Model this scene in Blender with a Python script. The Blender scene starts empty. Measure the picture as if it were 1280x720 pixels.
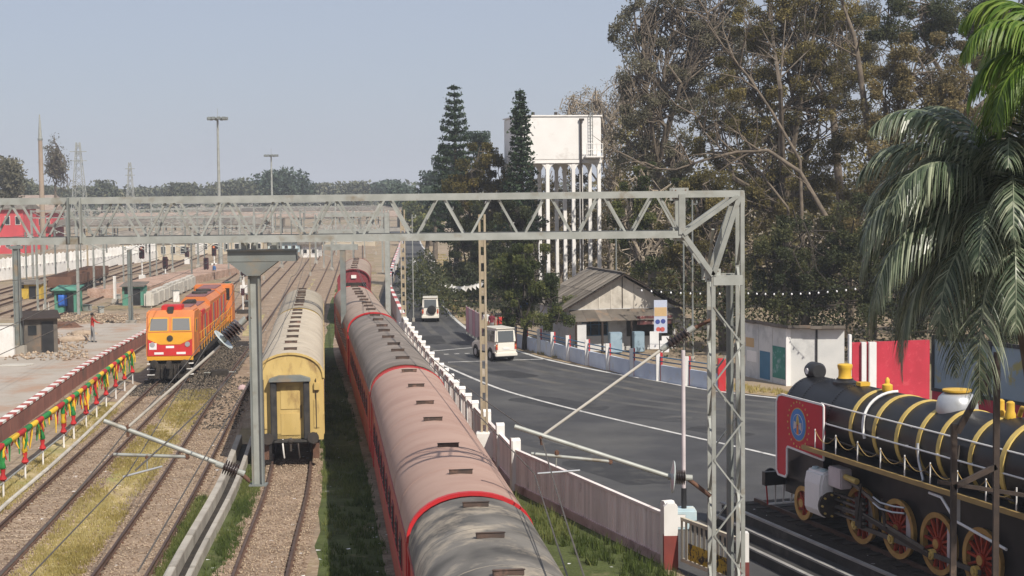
import bpy, bmesh, math, random
import numpy as np
from mathutils import Vector, Matrix

random.seed(7); np.random.seed(7)
SC = bpy.context.scene
COL = SC.collection
R = math.radians

# ------------------------------------------------------------------ camera
CAM_H = 10.5; FPX = 1988.0; PITCH = R(3.54); ROLL = R(0.62)
fw = Vector((0, math.cos(PITCH), -math.sin(PITCH)))
r0 = Vector((1, 0, 0)); u0 = Vector((0, math.sin(PITCH), math.cos(PITCH)))
rt = r0 * math.cos(ROLL) - u0 * math.sin(ROLL)
up = u0 * math.cos(ROLL) + r0 * math.sin(ROLL)
CP = Vector((0, 0, CAM_H))
cd = bpy.data.cameras.new('camera'); cam = bpy.data.objects.new('camera', cd); COL.objects.link(cam)
cam.matrix_world = Matrix(((rt.x, up.x, -fw.x, CP.x), (rt.y, up.y, -fw.y, CP.y), (rt.z, up.z, -fw.z, CP.z), (0, 0, 0, 1)))
cd.sensor_fit = 'HORIZONTAL'; cd.sensor_width = 36; cd.lens = 36 * FPX / 1280
cd.clip_start = 0.1; cd.clip_end = 6000
SC.camera = cam

# ------------------------------------------------------------------ sky, sun, exposure
SUN_AZ = 147.0      # clockwise from +Y
SUN_EL = 45.0
world = bpy.data.worlds.new('World'); SC.world = world; world.use_nodes = True
wn = world.node_tree; wn.nodes.clear()
sky = wn.nodes.new('ShaderNodeTexSky'); sky.sky_type = 'NISHITA'; sky.sun_disc = False
sky.sun_elevation = R(SUN_EL); sky.sun_rotation = R(SUN_AZ)
sky.altitude = 0; sky.air_density = 1.0; sky.dust_density = 1.0; sky.ozone_density = 4.0
wb = wn.nodes.new('ShaderNodeBackground'); wb.inputs['Strength'].default_value = 0.118
wo = wn.nodes.new('ShaderNodeOutputWorld')
hs = wn.nodes.new('ShaderNodeMix'); hs.data_type = 'RGBA'; hs.inputs[0].default_value = 0.82      # an even milky haze over the clear sky
hs.inputs[7].default_value = (3.0, 3.25, 3.95, 1)
wn.links.new(sky.outputs[0], hs.inputs[6]); wn.links.new(hs.outputs[2], wb.inputs['Color'])
wn.links.new(wb.outputs[0], wo.inputs['Surface'])
sd = bpy.data.lights.new('sun', 'SUN'); sd.energy = 4.4; sd.angle = R(0.6); sd.color = (1.0, 0.93, 0.82)
sun = bpy.data.objects.new('sun', sd); COL.objects.link(sun)
sdir = Vector((math.sin(R(SUN_AZ)) * math.cos(R(SUN_EL)), math.cos(R(SUN_AZ)) * math.cos(R(SUN_EL)), math.sin(R(SUN_EL))))
sun.rotation_euler = sdir.to_track_quat('Z', 'Y').to_euler(); sun.location = (30, 0, 60)
SC.view_settings.view_transform = 'Standard'; SC.view_settings.look = 'None'
SC.view_settings.exposure = 0.27; SC.view_settings.gamma = 1.0; SC.view_settings.use_curve_mapping = False
SC.cycles.max_bounces = 5; SC.cycles.transparent_max_bounces = 8
SC.cycles.use_denoising = True

# ------------------------------------------------------------------ photo pixel -> place
def ray(x, y):
    return fw + rt * ((x - 640) / FPX) + up * ((360 - y) / FPX)
def G(x, y, h=0.0):                      # where the ray meets the level h
    d = ray(x, y); t = (h - CAM_H) / d.z
    return CP + d * t
def D(x, y, depth):                      # where the ray meets the vertical plane Y = depth
    d = ray(x, y); return CP + d * (depth / d.y)
def hgt(x, y, depth): return D(x, y, depth).z

# ------------------------------------------------------------------ materials
MATS = {}
def mat(name, c1, c2=None, scale=2.0, rough=0.8, metal=0.0, bump=0.0, bscale=None, c3=None, s3=0.6, t3=(0.55, 0.7),
        rnd=0.06, stretch=(1, 1, 1), spec=0.3, trans=0.0, contrast=(0.35, 0.65)):
    """paint/stone/metal with two-tone noise, optional third tone in patches, fine relief and a small shift from copy to copy"""
    m = bpy.data.materials.new(name); m.use_nodes = True; nt = m.node_tree; N = nt.nodes; L = nt.links
    b = N['Principled BSDF']; b.inputs['Roughness'].default_value = rough; b.inputs['Metallic'].default_value = metal
    b.inputs['Specular IOR Level'].default_value = spec
    tc = N.new('ShaderNodeTexCoord'); oi = N.new('ShaderNodeObjectInfo')
    mp = N.new('ShaderNodeMapping'); mp.inputs['Scale'].default_value = stretch
    ad = N.new('ShaderNodeVectorMath'); ad.operation = 'ADD'
    ml = N.new('ShaderNodeVectorMath'); ml.operation = 'SCALE'; ml.inputs['Scale'].default_value = 37.0
    L.new(oi.outputs['Random'], ml.inputs[0]); L.new(tc.outputs['Object'], ad.inputs[0]); L.new(ml.outputs[0], ad.inputs[1])
    L.new(ad.outputs[0], mp.inputs['Vector'])
    n1 = N.new('ShaderNodeTexNoise'); n1.inputs['Scale'].default_value = scale; n1.inputs['Detail'].default_value = 5
    L.new(mp.outputs[0], n1.inputs['Vector'])
    r1 = N.new('ShaderNodeMapRange'); r1.inputs[1].default_value, r1.inputs[2].default_value = contrast
    L.new(n1.outputs[0], r1.inputs[0])
    mx = N.new('ShaderNodeMix'); mx.data_type = 'RGBA'
    c2 = c2 or tuple(v * 0.75 for v in c1)
    mx.inputs[6].default_value = (*c1, 1); mx.inputs[7].default_value = (*c2, 1); L.new(r1.outputs[0], mx.inputs[0])
    out = mx.outputs[2]
    if c3:
        n3 = N.new('ShaderNodeTexNoise'); n3.inputs['Scale'].default_value = s3; n3.inputs['Detail'].default_value = 6; n3.inputs['Roughness'].default_value = 0.65
        L.new(mp.outputs[0], n3.inputs['Vector'])
        r3 = N.new('ShaderNodeMapRange'); r3.inputs[1].default_value, r3.inputs[2].default_value = t3
        L.new(n3.outputs[0], r3.inputs[0])
        m3 = N.new('ShaderNodeMix'); m3.data_type = 'RGBA'; m3.inputs[7].default_value = (*c3, 1)
        L.new(out, m3.inputs[6]); L.new(r3.outputs[0], m3.inputs[0]); out = m3.outputs[2]
    if rnd:
        hv = N.new('ShaderNodeHueSaturation'); rr = N.new('ShaderNodeMapRange')
        rr.inputs[3].default_value = 1 - rnd * 1.5; rr.inputs[4].default_value = 1 + rnd
        L.new(oi.outputs['Random'], rr.inputs[0]); L.new(rr.outputs[0], hv.inputs['Value']); L.new(out, hv.inputs['Color']); out = hv.outputs[0]
    L.new(out, b.inputs['Base Color'])
    if bump:
        nb = N.new('ShaderNodeTexNoise'); nb.inputs['Scale'].default_value = bscale or scale * 6; nb.inputs['Detail'].default_value = 4
        L.new(mp.outputs[0], nb.inputs['Vector'])
        bp = N.new('ShaderNodeBump'); bp.inputs['Strength'].default_value = min(1, bump); bp.inputs['Distance'].default_value = 0.03
        L.new(nb.outputs[0], bp.inputs['Height']); L.new(bp.outputs[0], b.inputs['Normal'])
    MATS[name] = m
    return m

def leafmat(name, dark, mid, light, trans=0.25, rough=0.6):
    m = bpy.data.materials.new(name); m.use_nodes = True; nt = m.node_tree; N = nt.nodes; L = nt.links
    b = N['Principled BSDF']; b.inputs['Roughness'].default_value = rough; b.inputs['Specular IOR Level'].default_value = 0.25
    at = N.new('ShaderNodeAttribute'); at.attribute_name = 'tone'
    cr = N.new('ShaderNodeValToRGB'); e = cr.color_ramp.elements
    e[0].position = 0.0; e[0].color = (*dark, 1); e[1].position = 1.0; e[1].color = (*light, 1)
    k = e.new(0.5); k.color = (*mid, 1)
    L.new(at.outputs['Fac'], cr.inputs[0]); L.new(cr.outputs[0], b.inputs['Base Color'])
    tb = N.new('ShaderNodeBsdfTranslucent'); L.new(cr.outputs[0], tb.inputs['Color'])
    ms = N.new('ShaderNodeMixShader'); ms.inputs[0].default_value = trans
    L.new(b.outputs[0], ms.inputs[1]); L.new(tb.outputs[0], ms.inputs[2])
    L.new(ms.outputs[0], N['Material Output'].inputs['Surface'])
    MATS[name] = m
    return m

def glassmat(name, c, rough=0.08):
    m = bpy.data.materials.new(name); m.use_nodes = True
    b = m.node_tree.nodes['Principled BSDF']; b.inputs['Base Color'].default_value = (*c, 1)
    b.inputs['Roughness'].default_value = rough; b.inputs['Specular IOR Level'].default_value = 0.6
    MATS[name] = m; return m

# ------------------------------------------------------------------ mesh builder
class MB:
    def __init__(s): s.v = []; s.f = []; s.mi = []
    def add(s, vs, fs, mi=0):
        o = len(s.v); s.v += [tuple(p) for p in vs]; s.f += [tuple(i + o for i in f) for f in fs]; s.mi += [mi] * len(fs); return s
    def box(s, x0, x1, y0, y1, z0, z1, mi=0):
        v = [(x0,y0,z0),(x1,y0,z0),(x1,y1,z0),(x0,y1,z0),(x0,y0,z1),(x1,y0,z1),(x1,y1,z1),(x0,y1,z1)]
        return s.add(v, [(0,3,2,1),(4,5,6,7),(0,1,5,4),(1,2,6,5),(2,3,7,6),(3,0,4,7)], mi)
    def cbox(s, c, sx, sy, sz, mi=0):
        return s.box(c[0]-sx/2, c[0]+sx/2, c[1]-sy/2, c[1]+sy/2, c[2]-sz/2, c[2]+sz/2, mi)
    def frame(s, p, q, ref=(0, 0, 1)):
        p = Vector(p); q = Vector(q); t = (q - p).normalized(); rf = Vector(ref)
        if abs(t.dot(rf)) > 0.97: rf = Vector((0, 1, 0)) if abs(t.y) < 0.9 else Vector((1, 0, 0))
        a = t.cross(rf).normalized(); b = a.cross(t).normalized()
        return p, q, t, a, b
    def beam(s, p, q, w, h, ref=(0, 0, 1), mi=0):
        p, q, t, a, b = s.frame(p, q, ref); w /= 2; h /= 2
        c = [(-w,-h),(w,-h),(w,h),(-w,h)]
        vs = [p + a*x + b*y for x, y in c] + [q + a*x + b*y for x, y in c]
        return s.add(vs, [(3,2,1,0),(4,5,6,7),(0,1,5,4),(1,2,6,5),(2,3,7,6),(3,0,4,7)], mi)
    def tube(s, p, q, r, r2=None, n=8, cap=True, mi=0):
        return s.path([p, q], [r, r if r2 is None else r2], n, cap, mi)
    def path(s, pts, rad, n=8, cap=True, mi=0):
        pts = [Vector(p) for p in pts]; k = len(pts)
        if not hasattr(rad, '__len__'): rad = [rad] * k
        o = len(s.v); pa = None
        for i, p in enumerate(pts):
            t = (pts[min(i+1, k-1)] - pts[max(i-1, 0)])
            t = t.normalized() if t.length > 1e-9 else Vector((0, 0, 1))
            if pa is None:
                rf = Vector((0, 0, 1)) if abs(t.z) < 0.9 else Vector((1, 0, 0)); pa = t.cross(rf).normalized()
            pa = pa - t * pa.dot(t)
            pa = pa.normalized() if pa.length > 1e-6 else t.orthogonal().normalized()
            pb = t.cross(pa)
            for j in range(n):
                a = 2*math.pi*j/n; s.v.append(tuple(p + pa*(math.cos(a)*rad[i]) + pb*(math.sin(a)*rad[i])))
        for i in range(k-1):
            for j in range(n):
                a = o+i*n+j; b = o+i*n+(j+1) % n
                s.f.append((a, b, b+n, a+n)); s.mi.append(mi)
        if cap:
            s.f.append(tuple(o+j for j in reversed(range(n)))); s.f.append(tuple(o+(k-1)*n+j for j in range(n))); s.mi += [mi, mi]
        return s
    def lathe(s, prof, o=(0,0,0), axis='Z', n=20, mi=0):
        b = len(s.v); k = len(prof)
        for r_, z in prof:
            for j in range(n):
                a = 2*math.pi*j/n; x, y = r_*math.cos(a), r_*math.sin(a)
                p = (x, y, z) if axis == 'Z' else ((x, z, y) if axis == 'Y' else (z, x, y))
                s.v.append((o[0]+p[0], o[1]+p[1], o[2]+p[2]))
        for i in range(k-1):
            for j in range(n):
                a = b+i*n+j; c = b+i*n+(j+1) % n; s.f.append((a, c, c+n, a+n)); s.mi.append(mi)
        s.f.append(tuple(b+j for j in range(n))); s.f.append(tuple(b+(k-1)*n+j for j in range(n))); s.mi += [mi, mi]
        return s
    def prism(s, poly, d0, d1, axis='Y', mi=0):
        n = len(poly)
        def m(u, w, d): return {'Y': (u, d, w), 'X': (d, u, w), 'Z': (u, w, d)}[axis]
        vs = [m(u, w, d0) for u, w in poly] + [m(u, w, d1) for u, w in poly]
        fs = [tuple(range(n)), tuple(range(2*n-1, n-1, -1))] + [(i, i+n, (i+1) % n+n, (i+1) % n) for i in range(n)]
        return s.add(vs, fs, mi)
    def quad(s, a, b, c, d, mi=0): return s.add([a, b, c, d], [(0, 1, 2, 3)], mi)
    def move(s, d, start=0):
        for i in range(start, len(s.v)):
            s.v[i] = (s.v[i][0]+d[0], s.v[i][1]+d[1], s.v[i][2]+d[2])
        return s
    def xform(s, M, start=0):
        for i in range(start, len(s.v)): s.v[i] = tuple(M @ Vector(s.v[i]))
        return s
    def mesh(s, name, m, smooth=None, bevel=0, shift=None, fix=True):
        me = bpy.data.meshes.new(name)
        v = s.v if shift is None else [(p[0]-shift[0], p[1]-shift[1], p[2]-shift[2]) for p in s.v]
        me.from_pydata(v, [], s.f)
        ms = m if isinstance(m, (list, tuple)) else [m]
        for k in ms: me.materials.append(MATS[k] if isinstance(k, str) else k)
        if len(ms) > 1: me.polygons.foreach_set('material_index', s.mi)
        if bevel or fix:
            bm = bmesh.new(); bm.from_mesh(me)
            if fix: bmesh.ops.recalc_face_normals(bm, faces=bm.faces)
            if bevel:
                ed = [e for e in bm.edges if len(e.link_faces) == 2 and e.calc_face_angle(0) > 0.5]
                bmesh.ops.bevel(bm, geom=ed, offset=bevel, segments=2, affect='EDGES', clamp_overlap=True)
            bm.to_mesh(me); bm.free()
        if smooth is not None:
            me.shade_smooth(); me.set_sharp_from_angle(angle=R(smooth))
        me.update(); return me
    def build(s, name, m, parent=None, world=False, smooth=None, bevel=0, fix=True):
        sh = parent.matrix_world.translation if (world and parent is not None) else None
        return link(name, s.mesh(name, m, smooth, bevel, sh, fix), parent)

def link(name, me, parent=None, loc=None, rot=None):
    o = bpy.data.objects.new(name, me); COL.objects.link(o); o.parent = parent
    if loc is not None: o.location = loc
    if rot is not None: o.rotation_euler = rot
    return o
def tag(o, label, cat, group=None):
    o['label'] = label; o['category'] = cat
    if group: o['group'] = group
    return o
def thing(name, label, cat, loc=(0, 0, 0), rz=0.0, group=None):
    o = bpy.data.objects.new(name, None); COL.objects.link(o); o.location = loc; o.rotation_euler = (0, 0, rz)
    o.empty_display_size = 0.3
    o.matrix_world = Matrix.Translation(Vector(loc)) @ Matrix.Rotation(rz, 4, 'Z')
    return tag(o, label, cat, group)
def struct(o, kind='structure'): o['kind'] = kind; return o
def copy_tree(o, parent=None):
    c = o.copy(); COL.objects.link(c); c.parent = parent
    for ch in list(o.children): copy_tree(ch, c)
    return c
def place(o, loc, rz=0.0): o.location = loc; o.rotation_euler = (0, 0, rz); return o

# ------------------------------------------------------------------ colours
mat('ground_earth', (0.34, 0.26, 0.18), (0.24, 0.19, 0.13), 0.25, 0.95, bump=0.4, bscale=9, c3=(0.16, 0.15, 0.07), s3=0.05, rnd=0)
mat('concrete', (0.42, 0.39, 0.34), (0.33, 0.30, 0.26), 1.2, 0.9, bump=0.15, c3=(0.22, 0.2, 0.17), s3=0.8, rnd=0.05)
mat('concrete_pale', (0.55, 0.52, 0.46), (0.45, 0.42, 0.37), 1.5, 0.9, bump=0.15, c3=(0.3, 0.27, 0.23), s3=1.0)
mat('galv', (0.38, 0.39, 0.365), (0.30, 0.31, 0.285), 3.0, 0.55, metal=0.25, bump=0.05, c3=(0.22, 0.18, 0.13), s3=2.2, t3=(0.55, 0.75), rnd=0.08)
mat('galv_dark', (0.23, 0.25, 0.24), (0.18, 0.19, 0.18), 1.6, 0.6, metal=0.2, c3=(0.3, 0.24, 0.17), s3=0.9)
mat('rust', (0.16, 0.085, 0.055), (0.10, 0.055, 0.04), 6, 0.9, bump=0.2)
mat('railhead', (0.13, 0.085, 0.065), (0.085, 0.055, 0.045), 3, 0.6, metal=0.3)
mat('railside', (0.15, 0.09, 0.065), (0.1, 0.06, 0.045), 3, 0.85)
mat('sleeper', (0.40, 0.31, 0.23), (0.31, 0.235, 0.17), 4, 0.95, bump=0.2, rnd=0.15)
mat('white_paint', (0.78, 0.76, 0.73), (0.69, 0.67, 0.63), 1.4, 0.6, c3=(0.5, 0.46, 0.4), s3=1.1, t3=(0.6, 0.8))
mat('white_clean', (0.8, 0.79, 0.77), (0.74, 0.73, 0.71), 2, 0.5)
mat('black_paint', (0.018, 0.018, 0.02), (0.03, 0.03, 0.032), 2, 0.45, spec=0.4)
mat('soot', (0.025, 0.022, 0.02), (0.05, 0.042, 0.035), 3, 0.9, bump=0.2)
mat('dark_iron', (0.05, 0.045, 0.042), (0.075, 0.06, 0.05), 4, 0.75, metal=0.2)
glassmat('window_dark', (0.02, 0.024, 0.028))
glassmat('window_grey', (0.10, 0.11, 0.115), 0.25)
glassmat('cab_glass', (0.19, 0.19, 0.185), 0.2)
# ================================================================== GROUND
mb = MB(); mb.quad((-2500, -200, 0), (2500, -200, 0), (2500, 5000, 0), (-2500, 5000, 0))
struct(mb.build('ground', 'ground_earth', fix=False))

# ---- track centre lines, X as a smooth function of depth Y (from the photograph's rails and roofs)
class Line:
    def __init__(s, pts):
        pts = sorted(pts); s.y = [p[0] for p in pts]; s.x = [p[1] for p in pts]
        n = len(pts); s.m = []
        for i in range(n):
            a, b = max(i-1, 0), min(i+1, n-1)
            s.m.append((s.x[b]-s.x[a]) / (s.y[b]-s.y[a]))
    def __call__(s, y):
        if y <= s.y[0]: return s.x[0] + s.m[0]*(y-s.y[0])
        if y >= s.y[-1]: return s.x[-1] + s.m[-1]*(y-s.y[-1])
        i = max(k for k in range(len(s.y)-1) if s.y[k] <= y)
        h = s.y[i+1]-s.y[i]; t = (y-s.y[i])/h
        return ((2*t**3-3*t*t+1)*s.x[i] + (t**3-2*t*t+t)*h*s.m[i] + (-2*t**3+3*t*t)*s.x[i+1] + (t**3-t*t)*h*s.m[i+1])
    def head(s, y): return math.atan((s(y+0.5)-s(y-0.5)))
def gp(x, y, h=0.0): p = G(x, y, h); return (p.y, p.x)
ROOF = 4.35
red_line = Line([(-20, 4.6), (5, 2.1)] + [gp(*p, ROOF) for p in ((590, 622), (505, 452), (464, 388), (440, 352), (446, 324))] + [(200, -19.4), (300, -28.8), (420, -40), (600, -57)])
yel_line = Line([(-20, -2.2), (20, -4.8)] + [gp(327, 720), gp(362, 600)] + [gp(379, 360, ROOF)] + [(140, -17.4), (200, -22.9), (300, -32.3), (420, -43.5), (600, -61)])
b_line = Line([(-20, -6.2)] + [gp(154, 720), gp(291, 490)] + [(118, -18.1), (150, -21.2), (200, -26.2), (300, -35.8), (420, -47), (600, -64)])
a_line = Line([(-20, -8.8)] + [gp(1, 691), gp(204, 490)] + [(112, -20.9), (150, -24.6), (200, -29.4), (300, -39), (420, -50.5), (600, -68)])
p_line = Line([(-20, -15.5), (50, -20.6), (68, -22.3), (90, -24.2), (112, -26.2), (150, -29.6), (200, -34.2), (300, -43.8), (600, -73)])

def strip(line, off0, off1, y0, y1, z, name, m, step=3.0, kind='structure', wob=0.0):
    mb = MB(); ys = np.arange(y0, y1+step, step); vs = []
    for y in ys:
        h = line.head(y); nx, ny = math.cos(h), -math.sin(h)
        for o in (off0, off1):
            o2 = o + (random.uniform(-wob, wob) if wob else 0)
            vs.append((line(y)+nx*o2, y+ny*o2, z))
    mb.add(vs, [(2*i, 2*i+1, 2*i+3, 2*i+2) for i in range(len(ys)-1)])
    o = mb.build(name, m, fix=False); struct(o, kind); return o

# yard ground: sandy earth with ballast crumbs
def stonemat(name, cols, vs=14, grass=None, gs=0.25, gt=(0.5, 0.65), dark=None, ds=0.15, dt=(0.55, 0.7), bump=0.6):
    m = bpy.data.materials.new(name); m.use_nodes = True; nt = m.node_tree; N = nt.nodes; L = nt.links
    b = N['Principled BSDF']; b.inputs['Roughness'].default_value = 0.95; b.inputs['Specular IOR Level'].default_value = 0.15
    tc = N.new('ShaderNodeTexCoord')
    vo = N.new('ShaderNodeTexVoronoi'); vo.inputs['Scale'].default_value = vs; L.new(tc.outputs['Object'], vo.inputs['Vector'])
    sp = N.new('ShaderNodeSeparateColor'); L.new(vo.outputs['Color'], sp.inputs[0])
    cr = N.new('ShaderNodeValToRGB'); e = cr.color_ramp.elements
    for i, c in enumerate(cols):
        k = e[i] if i < 2 and len(cols) <= 2 else (e[0] if i == 0 else (e[1] if i == len(cols)-1 else e.new(i/(len(cols)-1))))
        k.position = i/(len(cols)-1); k.color = (*c, 1)
    L.new(sp.outputs[0], cr.inputs[0]); out = cr.outputs[0]
    n0 = N.new('ShaderNodeTexNoise'); n0.inputs['Scale'].default_value = 0.9; n0.inputs['Detail'].default_value = 6; L.new(tc.outputs['Object'], n0.inputs['Vector'])
    hv = N.new('ShaderNodeHueSaturation'); rr = N.new('ShaderNodeMapRange'); rr.inputs[1].default_value = 0.3; rr.inputs[2].default_value = 0.7
    rr.inputs[3].default_value = 0.72; rr.inputs[4].default_value = 1.2
    L.new(n0.outputs[0], rr.inputs[0]); L.new(rr.outputs[0], hv.inputs['Value']); L.new(out, hv.inputs['Color']); out = hv.outputs[0]
    for (c, s_, t_) in ((grass, gs, gt), (dark, ds, dt)):
        if not c: continue
        n = N.new('ShaderNodeTexNoise'); n.inputs['Scale'].default_value = s_; n.inputs['Detail'].default_value = 8; n.inputs['Roughness'].default_value = 0.7
        L.new(tc.outputs['Object'], n.inputs['Vector'])
        r_ = N.new('ShaderNodeMapRange'); r_.inputs[1].default_value, r_.inputs[2].default_value = t_; r_.inputs[4].default_value = 0.85
        L.new(n.outputs[0], r_.inputs[0]); mx = N.new('ShaderNodeMix'); mx.data_type = 'RGBA'; mx.inputs[7].default_value = (*c, 1)
        L.new(out, mx.inputs[6]); L.new(r_.outputs[0], mx.inputs[0]); out = mx.outputs[2]
    L.new(out, b.inputs['Base Color'])
    bp = N.new('ShaderNodeBump'); bp.inputs['Strength'].default_value = bump; bp.inputs['Distance'].default_value = 0.04
    L.new(vo.outputs['Distance'], bp.inputs['Height']); L.new(bp.outputs[0], b.inputs['Normal'])
    MATS[name] = m
stonemat('yard', [(0.26, 0.19, 0.13), (0.42, 0.32, 0.22), (0.50, 0.40, 0.29), (0.34, 0.27, 0.2)], 7, grass=(0.22, 0.18, 0.075), gs=0.12, gt=(0.5, 0.68))
stonemat('ballast', [(0.24, 0.17, 0.12), (0.42, 0.32, 0.225), (0.54, 0.43, 0.32), (0.34, 0.26, 0.19)], 9, grass=(0.20, 0.19, 0.07), gs=0.35, gt=(0.62, 0.75))
stonemat('ballast_dark', [(0.03, 0.026, 0.022), (0.08, 0.065, 0.05), (0.13, 0.105, 0.08), (0.05, 0.04, 0.035)], 12)
stonemat('turf_dry', [(0.38, 0.29, 0.14), (0.44, 0.35, 0.15), (0.32, 0.28, 0.10), (0.46, 0.37, 0.22)], 8, grass=(0.22, 0.24, 0.06), gs=0.3, gt=(0.5, 0.66))
stonemat('turf_green', [(0.085, 0.105, 0.035), (0.12, 0.13, 0.05), (0.19, 0.17, 0.08), (0.07, 0.085, 0.03)], 9, grass=(0.27, 0.22, 0.13), gs=0.5, gt=(0.58, 0.72))
stonemat('path_red', [(0.36, 0.22, 0.16), (0.42, 0.27, 0.2), (0.33, 0.2, 0.15), (0.45, 0.33, 0.26)], 10)

# wide yard sheet left of the road
mb = MB(); ys = [0, 30, 60, 90, 120, 160, 200, 260, 340]
vs = []
for y in ys: vs += [(-130, y, 0.004), (red_line(y)+2.4, y, 0.004)]
mb.add(vs, [(2*i, 2*i+1, 2*i+3, 2*i+2) for i in range(len(ys)-1)])
struct(mb.build('yard_ground', 'yard', fix=False))

strip(a_line, -2.6, 1.55, 30, 330, 0.010, 'ballast_bed', 'ballast')
strip(a_line, 1.3, 2.6, 34, 82, 0.014, 'dry_turf', 'turf_dry', 2.0, wob=0.15)
strip(b_line, -1.35, 1.3, 30, 330, 0.018, 'ballast_bed', 'ballast', wob=0.1)
strip(b_line, 1.15, 1.85, 30, 60, 0.014, 'green_turf', 'turf_green', 1.5, wob=0.15)
strip(yel_line, -1.5, 1.2, 30, 330, 0.018, 'ballast_bed', 'ballast', wob=0.05)
strip(yel_line, -1.95, -1.25, 30, 62, 0.022, 'green_turf', 'turf_green', 1.5, wob=0.2)
strip(a_line, 1.5, 3.0, 116, 200, 0.014, 'dry_turf', 'turf_dry', 3.0, wob=0.3)
strip(b_line, 1.4, 3.0, 112, 190, 0.014, 'dry_turf', 'turf_dry', 3.0, wob=0.3)
strip(a_line, -2.5, -1.3, 40, 80, 0.022, 'dry_turf', 'turf_dry', 2.0, wob=0.25)
strip(yel_line, 1.2, 3.2, 108, 180, 0.015, 'green_turf', 'turf_green', 3.0, wob=0.3)
strip(red_line, -1.35, 1.35, 10, 330, 0.022, 'ballast_bed', 'ballast')
strip(red_line, -3.2, -1.2, 25, 110, 0.014, 'green_turf', 'turf_green', 2.0, wob=0.1)
strip(red_line, 1.2, 3.2, 20, 100, 0.014, 'green_turf', 'turf_green', 2.0, wob=0.1)
strip(p_line, -1.5, 1.3, 40, 330, 0.018, 'ballast_bed', 'ballast')
strip(a_line, -1.6, 1.4, 83, 116, 0.026, 'dark_ballast', 'ballast_dark', wob=0.25)  # near-black ballast under the diesel and along its right side
strip(b_line, -2.6, -0.9, 82, 112, 0.026, 'dark_ballast', 'ballast_dark', 1.5, wob=0.3)

# ---- tracks
RG = 0.725
mb = MB(); mb.box(-1.12, 1.12, -0.10, 0.10, 0, 0.10)
for sx in (-1, 1):
    for dx in (-0.085, 0.085): mb.box(sx*RG+dx-0.03, sx*RG+dx+0.03, -0.045, 0.045, 0.09, 0.155, 1)
SLP = mb.mesh('sleeper', ['sleeper', 'rust'])
mb = MB(); mb.box(-0.09, 0.09, -0.05, 0.05, 0, 0.04); CHAIR = mb.mesh('rail_clip', 'rust')
def track(line, y0, y1, label, sl0=0, sl1=0, name='railway_track'):
    t = thing(name, label, 'railway track', (line(y0), y0, 0.02))
    for s in (-1, 1):
        pts = []; y = y0
        while y <= y1:
            h = line.head(y); pts.append((line(y)+s*RG*math.cos(h), y - s*RG*math.sin(h), 0)); y += 2.5 if y < 130 else 8
        m = MB()
        for dx0, dx1, z0, z1, mi in ((-0.065, 0.065, 0.10, 0.115, 0), (-0.012, 0.012, 0.115, 0.21, 0), (-0.037, 0.037, 0.21, 0.245, 1)):
            o = len(m.v)
            for p in pts:
                for dx, z in ((dx0, z0), (dx1, z0), (dx1, z1), (dx0, z1)): m.v.append((p[0]+dx, p[1], z-0.045))
            for i in range(len(pts)-1):
                for k in range(4):
                    a = o+i*4+k; b = o+i*4+(k+1) % 4; m.f.append((a, b, b+4, a+4)); m.mi.append(mi)
        m.build('rail', ['railside', 'railhead'], t, world=True)
    y = sl0; n = 0
    while y < sl1 and n < 120:
        h = line.head(y)
        link('sleeper', SLP, t, (line(y)-line(y0), y-y0, -0.116 + random.uniform(-0.012, 0.016)), (0, 0, -h + random.uniform(-.015, .015)))
        y += 0.66; n += 1
    return t
track(a_line, 34, 330, 'railway track the orange diesel locomotive stands on', 42, 84)
track(b_line, 34, 330, 'empty railway track between the orange diesel and the concrete drain', 40, 84)
track(yel_line, 34, 330, 'railway track the yellow coach stands on', 40, 60)
track(red_line, 10, 330, 'railway track under the long red coaches', 0, 0)
track(p_line, 48, 330, 'railway track sunk between the platform edge and the garlanded barrier', 55, 90)
# yard tracks fanning out beyond the orange locomotive
fan = []
for k, x0 in enumerate((-16.5, -20.5, -24.5, -28.5, 1.9)):
    ln = Line([(y_, a_line(y_)+x0*(1 if x0 < 0 else (y_-130)/40)) for y_ in (130, 150, 175, 200, 250, 300, 340)])
    fan.append(ln)
    strip(ln, -1.6, 1.6, 136, 330, 0.012+0.001*k, 'ballast_bed', 'ballast', 6)
    if k < 4: track(ln, 136, 330, ('yard track next beyond the platform huts', 'second yard track beyond the platform huts', 'third yard track beyond the platform huts', 'yard track along the white palisade wall')[k])

# ---- concrete drain between the empty track and the yellow coach's track
dr = thing('concrete_drain', 'open concrete drain channel beside the yellow coach track', 'drain', (yel_line(45)-2.3, 45, 0))
def drain_side(off, w, h):
    y = 33.0
    while y < 66:
        pts = []
        for yy in (y, y+1.92):
            hd = yel_line.head(yy); c = -2.02 + (50-yy)*-0.004
            pts.append((yel_line(yy)+(c+off)*math.cos(hd), yy-(c+off)*math.sin(hd), h/2))
        m = MB(); m.beam(pts[0], pts[1], w, h); m.build('kerb_block', 'concrete', dr, world=True, bevel=0.015)
        y += 1.95
drain_side(-0.33, 0.22, 0.42); drain_side(0.2, 0.16, 0.36)
o = strip(yel_line, -2.30, -1.84, 33, 66, 0.03, 'drain_bed', 'soot'); 
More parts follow.
